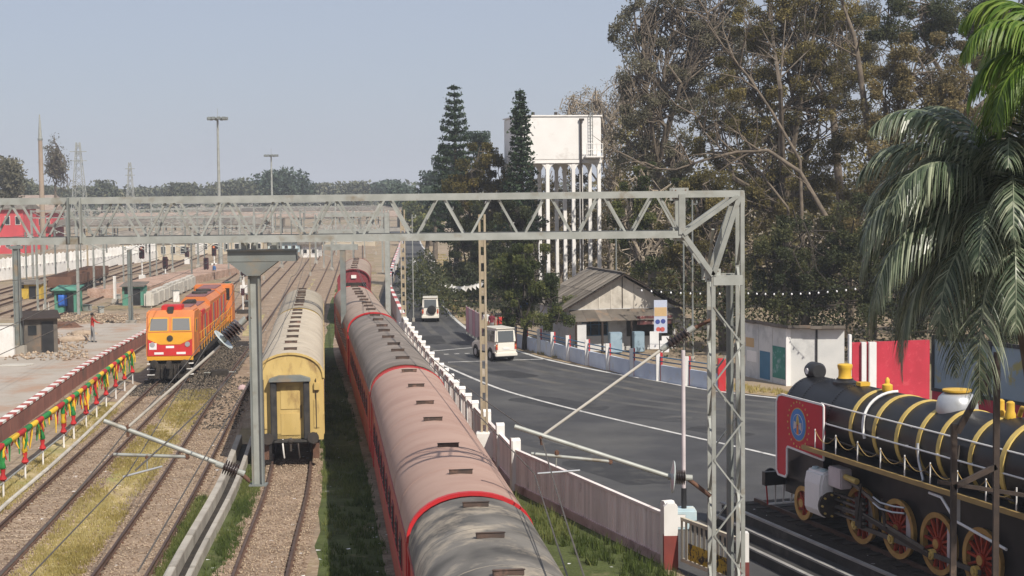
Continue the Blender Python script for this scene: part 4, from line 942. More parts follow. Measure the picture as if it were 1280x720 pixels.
# handrails
for ang, z in ((154, 0), (182, 0)):
    a = R(ang); x = (BR+0.09)*math.cos(a); zz = BC+(BR+0.09)*math.sin(a)
    m = MB(); m.tube((x, -2.9, zz), (x, -13.5, zz), 0.022, n=6); b_(m, 'handrail', 'white_clean')
    for k in range(8):
        y = -3.2-1.4*k; m = MB(); m.tube((x, y, zz), ((BR-0.02)*math.cos(a), y, BC+(BR-0.02)*math.sin(a)), 0.02, n=5); b_(m, 'handrail_knob', 'white_clean')
RB = 2.3; RX = 1.32          # running board level, half width
m = MB(); m.box(-RX+0.04, RX-0.04, -14, -2.55, RB-0.05, RB); b_(m, 'running_board', 'black_paint')
for s in (-1, 1): m = MB(); m.box(s*RX-0.045, s*RX+0.045, -14, -2.5, RB-0.09, RB+0.03); b_(m, 'board_edge', 'running_gold')
for k in range(9):
    y = -3.1-1.15*k; m = MB(); m.tube((-RX+0.06, y, RB), (-RX+0.06, y, RB+0.55), 0.018, n=5); b_(m, 'stanchion', 'white_clean')
for k in range(8):
    y = -3.1-1.15*k
    pts = [(-RX+0.06, y-1.15*t, RB+0.52-0.28*4*t*(1-t)) for t in np.linspace(0, 1, 9)]
    m = MB(); m.path(pts, 0.009, 5); b_(m, 'chain', 'running_gold')
# red smoke deflector plate (both sides) with emblem
def deflector(s):
    x = s*1.12
    def P(y, z): return (y, z)
    out = [(a_-0.55, c_+0.3) for a_, c_ in [(-0.02, 1.0), (-0.02, 3.0), (-0.12, 3.18), (-0.35, 3.24), (-2.75, 3.24), (-2.82, 3.2), (-2.82, 1.72), (-0.72, 1.78), (-0.66, 1.72), (-0.66, 0.98), (-0.58, 0.88), (-0.12, 0.88)]]
    m = MB(); m.prism(out, x-0.02, x+0.02, 'X'); p = b_(m, 'smoke_deflector', 'plate_red')
    pts = [(x+s*0.022, a, c) for a, c in out]+[(x+s*0.022, *out[0])]
    for a, c in zip(pts, pts[1:]):
        m = MB(); m.beam(a, c, 0.055, 0.04, (1, 0, 0)); m.build('border', 'white_clean', p)
    if s < 0:
        cy, cz = -1.9, 2.8
        def disc(r0, name, mm, off):
            m = MB(); m.lathe([(r0, -0.004), (r0, 0.004)], (x-0.02-off, cy, cz), 'X', 32); m.build(name, mm, p)
        disc(0.48, 'emblem_ring', 'gold', 0.006); disc(0.45, 'emblem_disc', 'emblem_blue', 0.012); disc(0.30, 'emblem_inner_ring', 'white_clean', 0.016); disc(0.285, 'emblem_field', 'emblem_blue', 0.02)
        for k in range(22):
            a = 2*math.pi*k/22; m = MB(); m.lathe([(0.03, -0.004), (0.03, 0.004)], (x-0.026, cy+0.64*math.cos(a), cz+0.64*math.sin(a)), 'X', 8); m.build('emblem_dot', 'gold', p)
        def tri(pts_, mm): m = MB(); m.prism([(cy+a, cz+c) for a, c in pts_], x-0.05, x-0.03, 'X'); m.build('emblem_figure', mm, p)
        tri([(-0.06, -0.28), (0.06, -0.28), (0.05, 0.0), (-0.05, 0.0)], 'emblem_orange'); tri([(-0.09, 0.0), (0.09, 0.0), (0.06, 0.2), (0, 0.29), (-0.06, 0.2)], 'gold')
        tri([(0.08, -0.1), (0.25, -0.16), (0.22, 0.08), (0.1, 0.06)], 'pole_pink'); tri([(-0.08, -0.1), (-0.25, -0.16), (-0.22, 0.08), (-0.1, 0.06)], 'pole_pink')
        tri([(-0.03, -0.05), (0.03, -0.05), (0.03, 0.12), (-0.03, 0.12)], 'rim_red')
deflector(-1); deflector(1)
# buffer beam and pilot
m = MB(); m.box(-1.3, 1.3, -0.14, 0.06, 0.75, 1.15); b_(m, 'buffer_beam', 'black_paint')
for s in (-0.85, 0.85): m = MB(); m.tube((s, 0, 0.95), (s, 0.4, 0.95), 0.1, n=12); m.lathe([(0.2, 0.38), (0.22, 0.42), (0.05, 0.46)], (s, 0, 0.95), 'Y', 16); b_(m, 'buffer', 'black_paint')
for k in range(9):
    x = -1.2+0.3*k; m = MB(); m.tube((x, 0.0, 0.8), (x*0.85, 0.25, 0.12), 0.025, n=5); b_(m, 'pilot_bar', 'red_paint' if k % 4 == 0 else 'white_paint')
m = MB(); m.beam((-1.0, 0.25, 0.12), (1.0, 0.25, 0.12), 0.05, 0.05); b_(m, 'pilot_rail', 'white_paint')
m = MB(); m.box(-0.62, 0.62, -14.5, -0.1, 0.55, 2.2); b_(m, 'main_frame', 'black_paint')
m = MB(); m.prism([(-2.9, 1.1), (-0.2, 1.1), (-0.2, 1.3), (-2.2, 2.1), (-2.9, 2.25)], -0.9, 0.9, 'X'); b_(m, 'front_deck', 'black_paint')
# cylinders
for s in (-1, 1):
    m = MB(); pr = [(1.02*s, 0.5), (1.36*s, 0.5), (1.45*s, 0.7), (1.45*s, 1.4), (1.38*s, 1.72), (1.02*s, 1.78)]
    m.prism(pr, -3.75, -2.8, 'Y'); c = b_(m, 'cylinder', 'white_clean', bevel=0.06)
    m = MB(); m.lathe([(0.02, -3.82), (0.36, -3.8), (0.36, -3.7)], (1.15*s, -0.02, 0.85), 'Y', 20); m.build('cylinder_cover', 'dark_iron', c)
    for k in range(8):
        a = 2*math.pi*k/8; m = MB(); m.lathe([(0.03, -0.03), (0.03, 0.03)], (1.15*s+0.29*math.cos(a), -3.85, 0.85+0.29*math.sin(a)), 'Y', 6); m.build('cover_stud', 'gold', c)
    for y in (-3.05, -3.5): m = MB(); m.lathe([(0.09, 0), (0.09, 0.06)], (1.22*s, y, 1.74), 'Z', 12); m.build('relief_valve', 'pale_blue', c)
    m = MB(); m.box(min(0.9*s, 1.25*s), max(0.9*s, 1.25*s), -4.5, -3.8, 1.4, 1.95); b_(m, 'valve_chest', 'pole_pink', bevel=0.03)
# wheels
def wheel(s, y, rad, spokes, weight=None, tyre='wheel_rim'):
    x = s*RG
    m = MB(); m.lathe([(rad-0.10, -0.07), (rad, -0.07), (rad+0.035, -0.075*s*s), (rad+0.0, 0.06), (rad-0.10, 0.06), (rad-0.10, -0.07)], (x, y, rad+0.0), 'X', 36)
    w = b_(m, 'wheel', tyre, smooth=30)
    # open the hub side: ring only (rim drawn as annulus)
    bmx = bmesh.new(); bmx.from_mesh(w.data)
    bmesh.ops.delete(bmx, geom=[f for f in bmx.faces if len(f.verts) > 10], context='FACES_ONLY'); 
    # inner wall of the annulus
    bmx.to_mesh(w.data); bmx.free()
    m = MB(); m.lathe([(0.05, -0.12), (0.17, -0.11), (0.17, 0.09), (0.05, 0.1)], (x, y, rad), 'X', 16); m.build('hub', 'wheel_red', w, smooth=40)
    m = MB(); m.lathe([(0.12, -0.005), (0.12, 0.005)], (x+s*0.125, y, rad), 'X', 16); m.build('hub_cap', 'wheel_rim', w)
    for k in range(spokes):
        a = 2*math.pi*k/spokes+0.1; c, sn = math.cos(a), math.sin(a)
        m = MB(); m.beam((x, y+0.14*c, rad+0.14*sn), (x, y+(rad-0.07)*c, rad+(rad-0.07)*sn), 0.06, 0.085, (1, 0, 0)); m.build('spoke', 'wheel_red', w)
    m = MB(); m.lathe([(rad-0.085, -0.065), (rad-0.04, -0.06), (rad-0.04, 0.05), (rad-0.085, 0.055), (rad-0.085, -0.065)], (x, y, rad), 'X', 36); rr_ = m.build('inner_rim', 'wheel_red', w, smooth=30)
    bmx = bmesh.new(); bmx.from_mesh(rr_.data); bmesh.ops.delete(bmx, geom=[f for f in bmx.faces if len(f.verts) > 10], context='FACES_ONLY'); bmx.to_mesh(rr_.data); bmx.free()
    if weight is not None:
        rr = rad-0.1; aa = np.linspace(R(weight-48), R(weight+48), 12)
        m = MB(); m.prism([(y+rr*math.cos(a), rad+rr*math.sin(a)) for a in aa], x+s*0.02, x+s*0.075, 'X'); m.build('counterweight', 'pole_pink', w)
    return w
for s in (-1, 1):
    wheel(s, -1.5, 0.46, 8)
    for y in (-4.75, -6.6, -8.45, -10.3): wheel(s, y, 0.74, 14, 180)
    wheel(s, -13.2, 0.5, 10)
for y in (-1.5, -4.75, -6.6, -8.45, -10.3): m = MB(); m.tube((-RG, y, 0.74 if y < -2 else 0.46), (RG, y, 0.74 if y < -2 else 0.46), 0.09); b_(m, 'axle', 'black_paint')
# motion on each side: coupling rod, main rod, crosshead bars, valve gear
for s in (-1, 1):
    x = s*(RG+0.19); c = -0.26
    crank = [(y+0.05, 0.74+c) for y in (-4.75, -6.6, -8.45, -10.3)]
    m = MB(); m.beam((x, crank[0][0]+0.2, 0.74+c), (x, crank[-1][0]-0.2, 0.74+c), 0.05, 0.12, (0, 0, 1)); b_(m, 'coupling_rod', 'rod_steel')
    for (yy, zz) in crank: m = MB(); m.lathe([(0.13, -0.06), (0.13, 0.06)], (x, yy, zz), 'X', 14); m.lathe([(0.07, -0.1), (0.07, 0.1)], (x, yy, zz), 'X', 10); b_(m, 'crank_pin', 'gold')
    x2 = x+s*0.1
    m = MB(); m.beam((x2, -5.1, 0.88), (x2, -8.4, 0.74+c), 0.05, 0.14, (0, 0, 1)); b_(m, 'main_rod', 'dark_iron')
    m = MB(); m.beam((x2, -5.1, 0.93), (x2, -8.4, 0.8+c), 0.06, 0.035, (0, 0, 1)); b_(m, 'rod_flange', 'rod_steel')
    for z in (0.62, 0.78, 1.0, 1.15): m = MB(); m.box(min(x2-0.05, x2+0.05), x2+0.05, -5.4, -3.8, z, z+0.05); b_(m, 'slide_bar', 'rod_steel')
    m = MB(); m.box(x2-0.07, x2+0.07, -5.3, -4.95, 0.5, 1.3); b_(m, 'crosshead', 'dark_iron', bevel=0.02)
    m = MB(); m.beam((x2, -3.8, 0.85), (x2, -5.2, 0.88), 0.06, 0.06); b_(m, 'piston_rod', 'rod_steel')
    m = MB(); m.beam((x2+0.05*s, -4.3, 1.75), (x2+0.05*s, -6.5, 1.2), 0.04, 0.09); b_(m, 'radius_rod', 'rod_steel')
    m = MB(); m.beam((x2+0.06*s, -6.3, 1.5), (x2+0.06*s, -6.5, 0.75), 0.05, 0.1); b_(m, 'expansion_link', 'dark_iron')
    m = MB(); m.beam((x2+0.06*s, -6.5, 0.85), (x2+0.06*s, -8.3, 0.62), 0.04, 0.07); b_(m, 'eccentric_rod', 'rod_steel')
    m = MB(); m.beam((x2+0.08*s, -5.3, 1.7), (x2+0.08*s, -5.1, 0.7), 0.04, 0.07); b_(m, 'combination_lever', 'dark_iron')
    m = MB(); m.path([(s*1.2, -6.1, 1.35), (s*1.3, -6.6, 1.3), (s*1.3, -7.2, 1.32), (s*1.2, -7.6, 1.36)], 0.025, 6); m.path([(s*1.2, -6.1, 1.5), (s*1.28, -6.6, 1.45), (s*1.28, -7.2, 1.47), (s*1.2, -7.6, 1.5)], 0.025, 6); b_(m, 'oil_pipe', 'silver')
    m = MB(); m.path([(s*1.25, -8.8, 2.1), (s*1.3, -9.4, 2.1), (s*1.3, -10.0, 1.65), (s*1.3, -12, 1.4)], 0.035, 8); b_(m, 'injector_pipe', 'white_clean', smooth=50)
    m = MB(); m.box(s*1.2-0.06, s*1.2+0.06, -9.95, -9.75, 1.6, 2.2); b_(m, 'bracket', 'white_clean')
    m = MB(); m.tube((s*1.1, -4.4, 1.75), (s*1.1, -5.1, 1.72), 0.08, n=12); b_(m, 'valve_spindle', 'gold')
# cab beyond the frame
m = MB(); m.prism([(-14.0, 1.7), (-14.0, 3.9), (-14.2, 4.1), (-16.2, 4.1), (-16.2, 1.7)], -1.4, 1.4, 'X'); cb = b_(m, 'cab', 'boiler_black', bevel=0.05)
for s in (-1, 1): m = MB(); m.box(s*1.4-0.02, s*1.4+0.02, -15.6, -14.5, 2.9, 3.7); m.build('cab_window', 'window_dark', cb)
# ================================================================== ROAD VEHICLES
mat('car_white', (0.74, 0.70, 0.62), (0.70, 0.66, 0.58), 1.0, 0.3, spec=0.5, rnd=0)
mat('tyre', (0.02, 0.02, 0.02), (0.03, 0.028, 0.026), 3, 0.9); mat('tail_red', (0.45, 0.05, 0.03), (0.4, 0.04, 0.03), 3, 0.3); mat('tail_amber', (0.6, 0.22, 0.05), (0.55, 0.2, 0.05), 3, 0.3)
def suv(label, loc, rz, W, Hh, L, spare):
    """boxy off-roader, local -Y is the rear"""
    t = thing('parked_suv' if False else 'white_suv', label, 'car', loc, rz)
    w = W/2; y0 = -L/2; g = 0.32; belt = Hh*0.56; top = Hh
    m = MB(); pr = [(y0, g+0.1), (y0, belt), (y0+L*0.62, belt), (y0+L*0.66, belt-0.02), (L/2-0.15, belt-0.12), (L/2, belt-0.3), (L/2, g+0.1)]
    # wheel arches
    m.prism(pr, -w, w, 'X'); b = m.build('body', 'car_white', t, bevel=0.11, smooth=50)
    m = MB(); a = 0.09
    vs = [(-w+0.02, y0+0.02, belt), (w-0.02, y0+0.02, belt), (w-0.02, y0+L*0.62, belt), (-w+0.02, y0+L*0.62, belt), (-w+a, y0+0.1, top-0.05), (w-a, y0+0.1, top-0.05), (w-a, y0+L*0.52, top-0.05), (-w+a, y0+L*0.52, top-0.05)]
    m.add(vs, [(0, 3, 2, 1), (4, 5, 6, 7), (0, 1, 5, 4), (1, 2, 6, 5), (2, 3, 7, 6), (3, 0, 4, 7)]); c = m.build('cabin', 'car_white', t, bevel=0.08, smooth=50)
    m = MB(); m.box(-w+a-0.01, w-a+0.01, y0+0.05, y0+L*0.53, top-0.06, top); m.build('roof', 'car_white', t, bevel=0.028, smooth=50)
    def onrear(x0, x1, z0, z1, name, mm, off, par):
        def Y(z): return y0+0.02+(0.08*(z-belt)/(top-0.05-belt) if z > belt else -0.02)-off
        m = MB(); m.add([(x0, Y(z0), z0), (x1, Y(z0), z0), (x1, Y(z1), z1), (x0, Y(z1), z1), (x0, Y(z0)+0.05, z0), (x1, Y(z0)+0.05, z0), (x1, Y(z1)+0.05, z1), (x0, Y(z1)+0.05, z1)], [(0, 1, 2, 3), (4, 7, 6, 5), (0, 4, 5, 1), (1, 5, 6, 2), (2, 6, 7, 3), (3, 7, 4, 0)]); return m.build(name, mm, par)
    door = onrear(-w+0.18, w-0.18, g+0.35, belt+0.02, 'tail_door', 'car_white', 0.015, t)
    onrear(-w+0.2, w-0.2, belt+0.06, top-0.17, 'rear_window', 'window_grey', 0.02, t)
    onrear(-0.22, 0.22, g+0.42, g+0.55, 'number_plate', 'white_clean', 0.03, t)
    for s in (-1, 1):
        l_ = onrear(s*(w-0.09)-0.06, s*(w-0.09)+0.06, belt-0.4, belt-0.08, 'tail_light', 'tail_red', 0.025, t); onrear(s*(w-0.09)-0.055, s*(w-0.09)+0.055, belt-0.22, belt-0.14, 'indicator', 'tail_amber', 0.03, l_)
        fr_ = (0.08, 0.24, 0.26, 0.42, 0.44, 0.575)
        for k in range(3):
            ya, yb = y0+L*fr_[2*k], y0+L*fr_[2*k+1]; zt_ = top-0.16; zb_ = belt+0.05
            def X(z): return s*(w-0.02-(a-0.02)*(z-belt)/(top-0.05-belt)+0.012)
            yb2 = yb-(0.16 if k == 2 else 0)
            m = MB(); m.add([(X(zb_), ya, zb_), (X(zb_), yb, zb_), (X(zt_), yb2, zt_), (X(zt_), ya, zt_), (X(zb_)-s*.04, ya, zb_), (X(zb_)-s*.04, yb, zb_), (X(zt_)-s*.04, yb2, zt_), (X(zt_)-s*.04, ya, zt_)], [(0, 1, 2, 3), (4, 7, 6, 5), (0, 4, 5, 1), (1, 5, 6, 2), (2, 6, 7, 3), (3, 7, 4, 0)]); m.build('side_window', 'window_dark', t)
        for y in (y0+L*0.21, y0+L*0.81):
            m = MB(); m.lathe([(0.2, -0.1), (0.35, -0.1), (0.37, -0.06), (0.37, 0.06), (0.35, 0.1), (0.2, 0.1)], (s*(w-0.08), y, 0.37), 'X', 22); wh = m.build('wheel', 'tyre', t, smooth=40)
            m = MB(); m.lathe([(0.05, 0.03*s), (0.2, 0.06*s), (0.21, 0.09*s)], (s*(w-0.06), y, 0.37), 'X', 16); m.build('rim', 'silver', wh)
            m = MB(); m.lathe([(0.44, -0.02), (0.44, 0.02)], (s*(w-0.005), y, 0.4), 'X', 22); m.build('wheel_arch', 'black_paint', t)
        m = MB(); m.box(s*w-0.02, s*w+0.03, y0+L*0.26, y0+L*0.76, g+0.06, g+0.2); m.build('side_step', 'black_paint', t)
        m = MB(); m.cbox((s*(w+0.1), y0+L*0.6, belt+0.12), 0.16, 0.08, 0.2); m.build('mirror', 'black_paint', t)
    m = MB(); m.box(-w-0.01, w+0.01, y0-0.1, y0+0.1, g, g+0.24); m.build('rear_bumper', 'car_white', t, bevel=0.04)
    m = MB(); m.box(-w+0.1, w-0.1, y0+0.2, L/2-0.2, g-0.1, g+0.15); m.build('chassis', 'black_paint', t)
    m = MB(); m.add([(-w+0.15, y0+L*0.625, belt+0.03), (w-0.15, y0+L*0.625, belt+0.03), (w-0.2, y0+L*0.54, top-0.1), (-w+0.2, y0+L*0.54, top-0.1)], [(0, 1, 2, 3)]); m.build('windscreen', 'window_dark', t)
    if spare:
        m = MB(); m.lathe([(0.05, 0.08), (0.25, 0.1), (0.36, 0.06), (0.36, -0.08), (0.3, -0.12)], (0.12, y0-0.12, belt-0.12), 'Y', 22); m.build('spare_wheel', 'tyre', t, smooth=40)
    return t
p = G(622, 452); p2 = G(604, 446)
suv('white people carrier with plain tail door crossing the road markings', (p.x-0.25, p.y+1.7, 0.012), R(23), 1.42, 2.05, 4.0, False)
p = G(537, 403)
suv('white off-roader with a spare wheel on its tail', (p.x, p.y+1.9, 0.012), R(2), 1.36, 1.98, 3.9, True)

# ================================================================== SHOP WITH TIN ROOF
mat('tin', (0.21, 0.185, 0.155), (0.15, 0.13, 0.11), 1.3, 0.75, bump=0.1, c3=(0.29, 0.245, 0.2), s3=0.7, rnd=0.25, stretch=(1, 1, 1))
mat('tin_dark', (0.17, 0.145, 0.12), (0.11, 0.095, 0.08), 1.3, 0.75, c3=(0.22, 0.15, 0.1), s3=0.9, rnd=0.15)
mat('gable', (0.60, 0.56, 0.49), (0.50, 0.46, 0.40), 0.9, 0.85, c3=(0.28, 0.25, 0.21), s3=0.7, t3=(0.5, 0.72), rnd=0)
mat('plaster', (0.66, 0.66, 0.65), (0.56, 0.56, 0.56), 1.0, 0.9, c3=(0.3, 0.29, 0.27), s3=0.8)
mat('timber_dark', (0.05, 0.035, 0.028), (0.035, 0.026, 0.022), 3, 0.85)
mat('shop_sign', (0.16, 0.05, 0.05), (0.03, 0.02, 0.02), 2.2, 0.6, c3=(0.42, 0.35, 0.32), s3=4, t3=(0.6, 0.63))
mat('box_blue', (0.30, 0.40, 0.47), (0.24, 0.33, 0.4), 2, 0.7)
SD = 103.0
sh = thing('tin_roofed_shop', 'low shop with tin roof and pale gable behind the blue wall', 'shop', (D(778, 460, SD).x, SD, 0), R(13))
Xc = D(778, 400, SD).x; k_ = SD/FPX
zap = hgt(778, 342, SD); zev = hgt(705, 384, SD); hwid = 72*k_+0.15; depth = 7.5; rise = zap-zev
m = MB(); m.prism([(-hwid+0.25, zev-0.1), (hwid-0.25, zev-0.1), (0, zap-0.15)], 0, 0.12, 'Y'); m.build('gable', 'gable', sh)
for x in (-1.55, -0.75, 0.02, 0.8, 1.55):
    zt_ = zap-0.15-abs(x)/hwid*rise; m = MB(); m.box(x-0.03, x+0.03, -0.03, 0.01, zev-0.1, zt_); m.build('gable_batten', 'timber_dark' if abs(x) < 0.1 else 'gable', sh)
m = MB(); m.box(-hwid+0.25, hwid-0.25, 0.0, depth, 0, zev-0.1); m.build('wall', 'plaster', sh)
# roof sheets, each its own piece
for s in (-1, 1):
    u = Vector((s*hwid, 0, -rise)); nrm = Vector((rise*s, 0, hwid)).normalized()
    nc = 11
    for j in range(nc):
        for r_ in range(2):
            y0 = -0.55+(depth+0.9)*j/nc; y1 = y0+(depth+0.9)/nc+0.06
            a, b = (0.0, 0.53) if r_ == 0 else (0.49, 1.06)
            lift = 0.05-0.025*r_+0.012*(j % 2)
            m = MB(); n = 8; vs = []
            for i in range(n+1):
                y = y0+(y1-y0)*i/n; w_ = 0.02*math.cos(math.pi*i)
                for q in (a, b): vs.append(Vector((0, y, zap))+u*q+nrm*(lift+w_))
            m.add(vs, [(2*i, 2*i+1, 2*i+3, 2*i+2) for i in range(n)])
            nv = len(m.v); m.add([v-nrm*0.03 for v in vs], [(2*i, 2*i+2, 2*i+3, 2*i+1) for i in range(n)])
            m.build('roof_sheet', 'tin', sh, fix=False)
    m = MB(); m.beam(Vector((0, -0.56, zap-0.04)), Vector((s*hwid*1.05, -0.56, zap-0.04-rise*1.05)), 0.06, 0.2, (0, 1, 0)); m.build('barge_board', 'timber_dark', sh)
m = MB(); m.beam((0, -0.55, zap+0.09), (0, depth+0.3, zap+0.09), 0.3, 0.06); m.build('ridge_cap', 'tin_dark', sh)
# verandah roof in front
zv = hgt(778, 386, SD)
nv_ = 9
for j in range(nv_):
    x0 = -hwid+0.3+(2*hwid-0.3)*j/nv_; x1 = x0+(2*hwid-0.3)/nv_+0.03
    m = MB(); m.add([(x0, -0.05, zv), (x1, -0.05, zv), (x1, -1.5, zv-0.62), (x0, -1.5, zv-0.62), (x0, -0.05, zv-0.03), (x1, -0.05, zv-0.03), (x1, -1.5, zv-0.65), (x0, -1.5, zv-0.65)], [(0, 3, 2, 1), (4, 5, 6, 7), (2, 3, 7, 6), (0, 1, 5, 4), (1, 2, 6, 5), (3, 0, 4, 7)]); m.move((0, 0, 0.012*(j % 2))); m.build('verandah_sheet', 'tin_dark', sh)
for x in (-hwid+0.4, -hwid*0.45, 0.2, hwid*0.55, hwid-0.1):
    m = MB(); m.box(x-0.06, x+0.06, -1.45, -1.33, 0, zv-0.65); m.build('verandah_post', 'timber_dark', sh)
m = MB(); m.box(-hwid+0.4, -hwid+1.1, -1.3, -1.2, 0, 1.9); m.build('side_screen', 'plaster', sh)
def winbox(x0, x1, z0, z1, mm, grid):
    m = MB(); m.box(x0, x1, -0.07, -0.005, z0, z1); w = m.build('window', 'rail_blue', sh)
    nx, nz = grid
    for i in range(nx):
        for j in range(nz):
            a = x0+0.06+(x1-x0-0.06)*i/nx; b = x0+(x1-x0-0.06)*(i+1)/nx; c = z0+0.06+(z1-z0-0.06)*j/nz; d_ = z0+(z1-z0-0.06)*(j+1)/nz
            m = MB(); m.box(a, b, -0.085, -0.06, c, d_); m.build('pane', mm, w)
winbox(-hwid+1.15, -1.0, 1.0, 2.45, 'window_dark', (3, 2))
m = MB(); m.box(-0.95, -0.2, -0.09, -0.01, 0.1, 2.3); m.build('pale_door', 'plaster', sh)
m = MB(); m.box(0.3, hwid-0.5, -0.08, -0.005, 0.9, 2.3); m.build('open_counter', 'black_paint', sh)
m = MB(); m.box(0.6, hwid-0.9, -1.4, -1.3, 1.75, 2.3); m.build('signboard', 'shop_sign', sh)
for x, w_ in ((-1.4, 0.8), (0.2, 0.7)):
    m = MB(); m.box(x, x+w_, -2.0, -1.45, 0.05, 1.35); o = m.build('counter_box', 'box_blue', sh, bevel=0.03)
# banner standard in front of the fence
bb = G(826, 475)
bs = thing('banner_standard', 'tall printed banner and white boards on a red post before the blue wall', 'banner', (bb.x, bb.y, 0))
mat('banner_print', (0.5, 0.55, 0.68), (0.55, 0.58, 0.68), 3, 0.6); mat('banner_tan', (0.62, 0.42, 0.22), (0.58, 0.4, 0.2), 3, 0.6); mat('print_blue', (0.05, 0.07, 0.25), (0.06, 0.08, 0.28), 3, 0.6); mat('print_red', (0.6, 0.12, 0.1), (0.5, 0.1, 0.08), 3, 0.6)
kk = bb.y/FPX
def bz(y): return hgt(826, y, bb.y)
m = MB(); m.box(-0.32, 0.30, -0.3, 0.3, 0, 0.5); m.build('block', 'white_paint', bs, bevel=0.03)
m = MB(); m.box(-0.1, 0.1, -0.08, 0.08, 0.5, 1.5); m.build('post', 'red_paint', bs)
m = MB(); m.tube((0, 0.02, 1.4), (0, 0.02, bz(376)), 0.05); m.build('mast', 'galv_dark', bs)
m = MB(); m.box(-0.36, 0.36, -0.06, -0.02, bz(416), bz(375)); bn = m.build('banner', 'banner_print', bs)
m = MB(); m.box(-0.34, 0.34, -0.068, -0.058, bz(395), bz(384)); m.build('tan_band', 'banner_tan', bn)
for x, y0_, y1_, mm in ((-0.16, 407, 397, 'print_blue'), (0.14, 406, 397, 'print_blue'), (0.1, 415, 408, 'print_red'), (-0.12, 414, 409, 'print_red')):
    m = MB(); m.lathe([(0.02, 0), (0.13, 0.0), (0.13, 0.008)], (x, -0.07, (bz(y0_)+bz(y1_))/2), 'Y', 12); m.build('print', mm, bn)
for x0, x1, y0_, y1_ in ((-0.6, -0.1, 436, 414), (-0.05, 0.45, 440, 420)):
    m = MB(); m.box(x0, x1, -0.12, -0.08, bz(y0_), bz(y1_)); m.build('white_board', 'white_clean', bs)
m = MB(); m.box(-0.1, 0.05, -0.14, -0.12, bz(425), bz(416)); m.build('dark_notice', 'black_paint', bs)

# ================================================================== PAINTED SHEDS, RED WALL, POSTER BOARD
mat('shed_white', (0.66, 0.66, 0.64), (0.56, 0.57, 0.56), 0.8, 0.8, c3=(0.33, 0.34, 0.34), s3=0.6, t3=(0.5, 0.75), rnd=0.06)
mat('mural_blue', (0.08, 0.22, 0.36), (0.07, 0.19, 0.3), 1.5, 0.75); mat('mural_green', (0.06, 0.25, 0.2), (0.05, 0.2, 0.17), 1.5, 0.75, c3=(0.3, 0.42, 0.45), s3=2)
s0 = G(932, 470); s1 = G(1000, 486); s2 = G(1052, 487)
s0 = Vector((D(932, 470, 88).x, 88, 0)); s1 = Vector((D(985, 486, 83.5).x, 83.5, 0)); s2 = Vector((D(1056, 487, 83).x, 83, 0))
zsh = hgt(1000, 408, 83.5)
sd_ = thing('painted_shed', 'white sheet-metal shed painted with blue and green beside the blue wall', 'shed', s1)
def shed_panel(a, b, name, mm, z0=0.0, z1=None, off=0.0, par=None):
    n = Vector((-(b-a).y, (b-a).x, 0)).normalized()
    if n.y > 0: n = -n
    m = MB(); m.beam(a+n*off+Vector((0, 0, (z0+(z1 or zsh))/2)), b+n*off+Vector((0, 0, (z0+(z1 or zsh))/2)), 0.05, (z1 or zsh)-z0); return m.build(name, mm, par or sd_, world=(par is None))
for i in range(3): shed_panel(s0.lerp(s1, i/3), s0.lerp(s1, (i+1)/3-0.01), 'wall_sheet', 'shed_white')
for i in range(2): shed_panel(s1.lerp(s2, i/2+0.005), s1.lerp(s2, (i+1)/2-0.01), 'wall_sheet', 'shed_white')
def sub(a, b, f0, f1, mm, z0, z1, name):
    n = Vector((-(b-a).y, (b-a).x, 0)).normalized(); n = -n if n.y > 0 else n
    p_, q_ = a.lerp(b, f0)+n*0.03, a.lerp(b, f1)+n*0.03
    m = MB(); m.beam(p_+Vector((0, 0, (z0+z1)/2)), q_+Vector((0, 0, (z0+z1)/2)), 0.02, z1-z0); m.build(name, mm, sd_, world=True)
sub(s0, s1, 0.36, 0.6, 'mural_blue', 0.1, 1.6, 'blue_patch'); sub(s0, s1, 0.66, 0.95, 'mural_green', 0.3, 2.0, 'green_patch')
sub(s0, s1, 0.02, 0.22, 'banner_tan', 1.7, 2.2, 'poster'); sub(s0, s1, 0.05, 0.28, 'white_clean', 0.9, 1.5, 'poster')
m = MB(); pp = s1+Vector((0, -0.06, 0)); m.box(pp.x-0.12, pp.x+0.12, pp.y-0.05, pp.y+0.05, 0, zsh); m.build('corner_post', 'white_clean', sd_, world=True)
m = MB(); q = s1.lerp(s2, 0.5); m.box(q.x-0.05, q.x+0.05, q.y-0.08, q.y+0.02, 0, zsh); m.build('door_joint', 'black_paint', sd_, world=True)
back = Vector((1.2, 5.5, 0)); eav = Vector((-0.1, -0.45, 0))
for a, b in ((s0, s1), (s1, s2)):
    n = 5
    for i in range(n):
        p_, q_ = a.lerp(b, i/n), a.lerp(b, (i+1)/n+0.01)
        z = zsh+0.06+0.02*(i % 2)+random.uniform(0, .05)
        m = MB(); m.add([p_+eav+Vector((0, 0, z)), q_+eav+Vector((0, 0, z)), q_+back+Vector((0, 0, z-1.15)), p_+back+Vector((0, 0, z-1.15)), p_+eav+Vector((0, 0, z-0.16)), q_+eav+Vector((0, 0, z-0.16)), q_+back+Vector((0, 0, z-1.22)), p_+back+Vector((0, 0, z-1.22))], [(0, 1, 2, 3), (4, 7, 6, 5), (0, 4, 5, 1), (1, 5, 6, 2), (2, 6, 7, 3), (3, 7, 4, 0)]); m.build('roof_sheet', 'tin_dark', sd_, world=True)
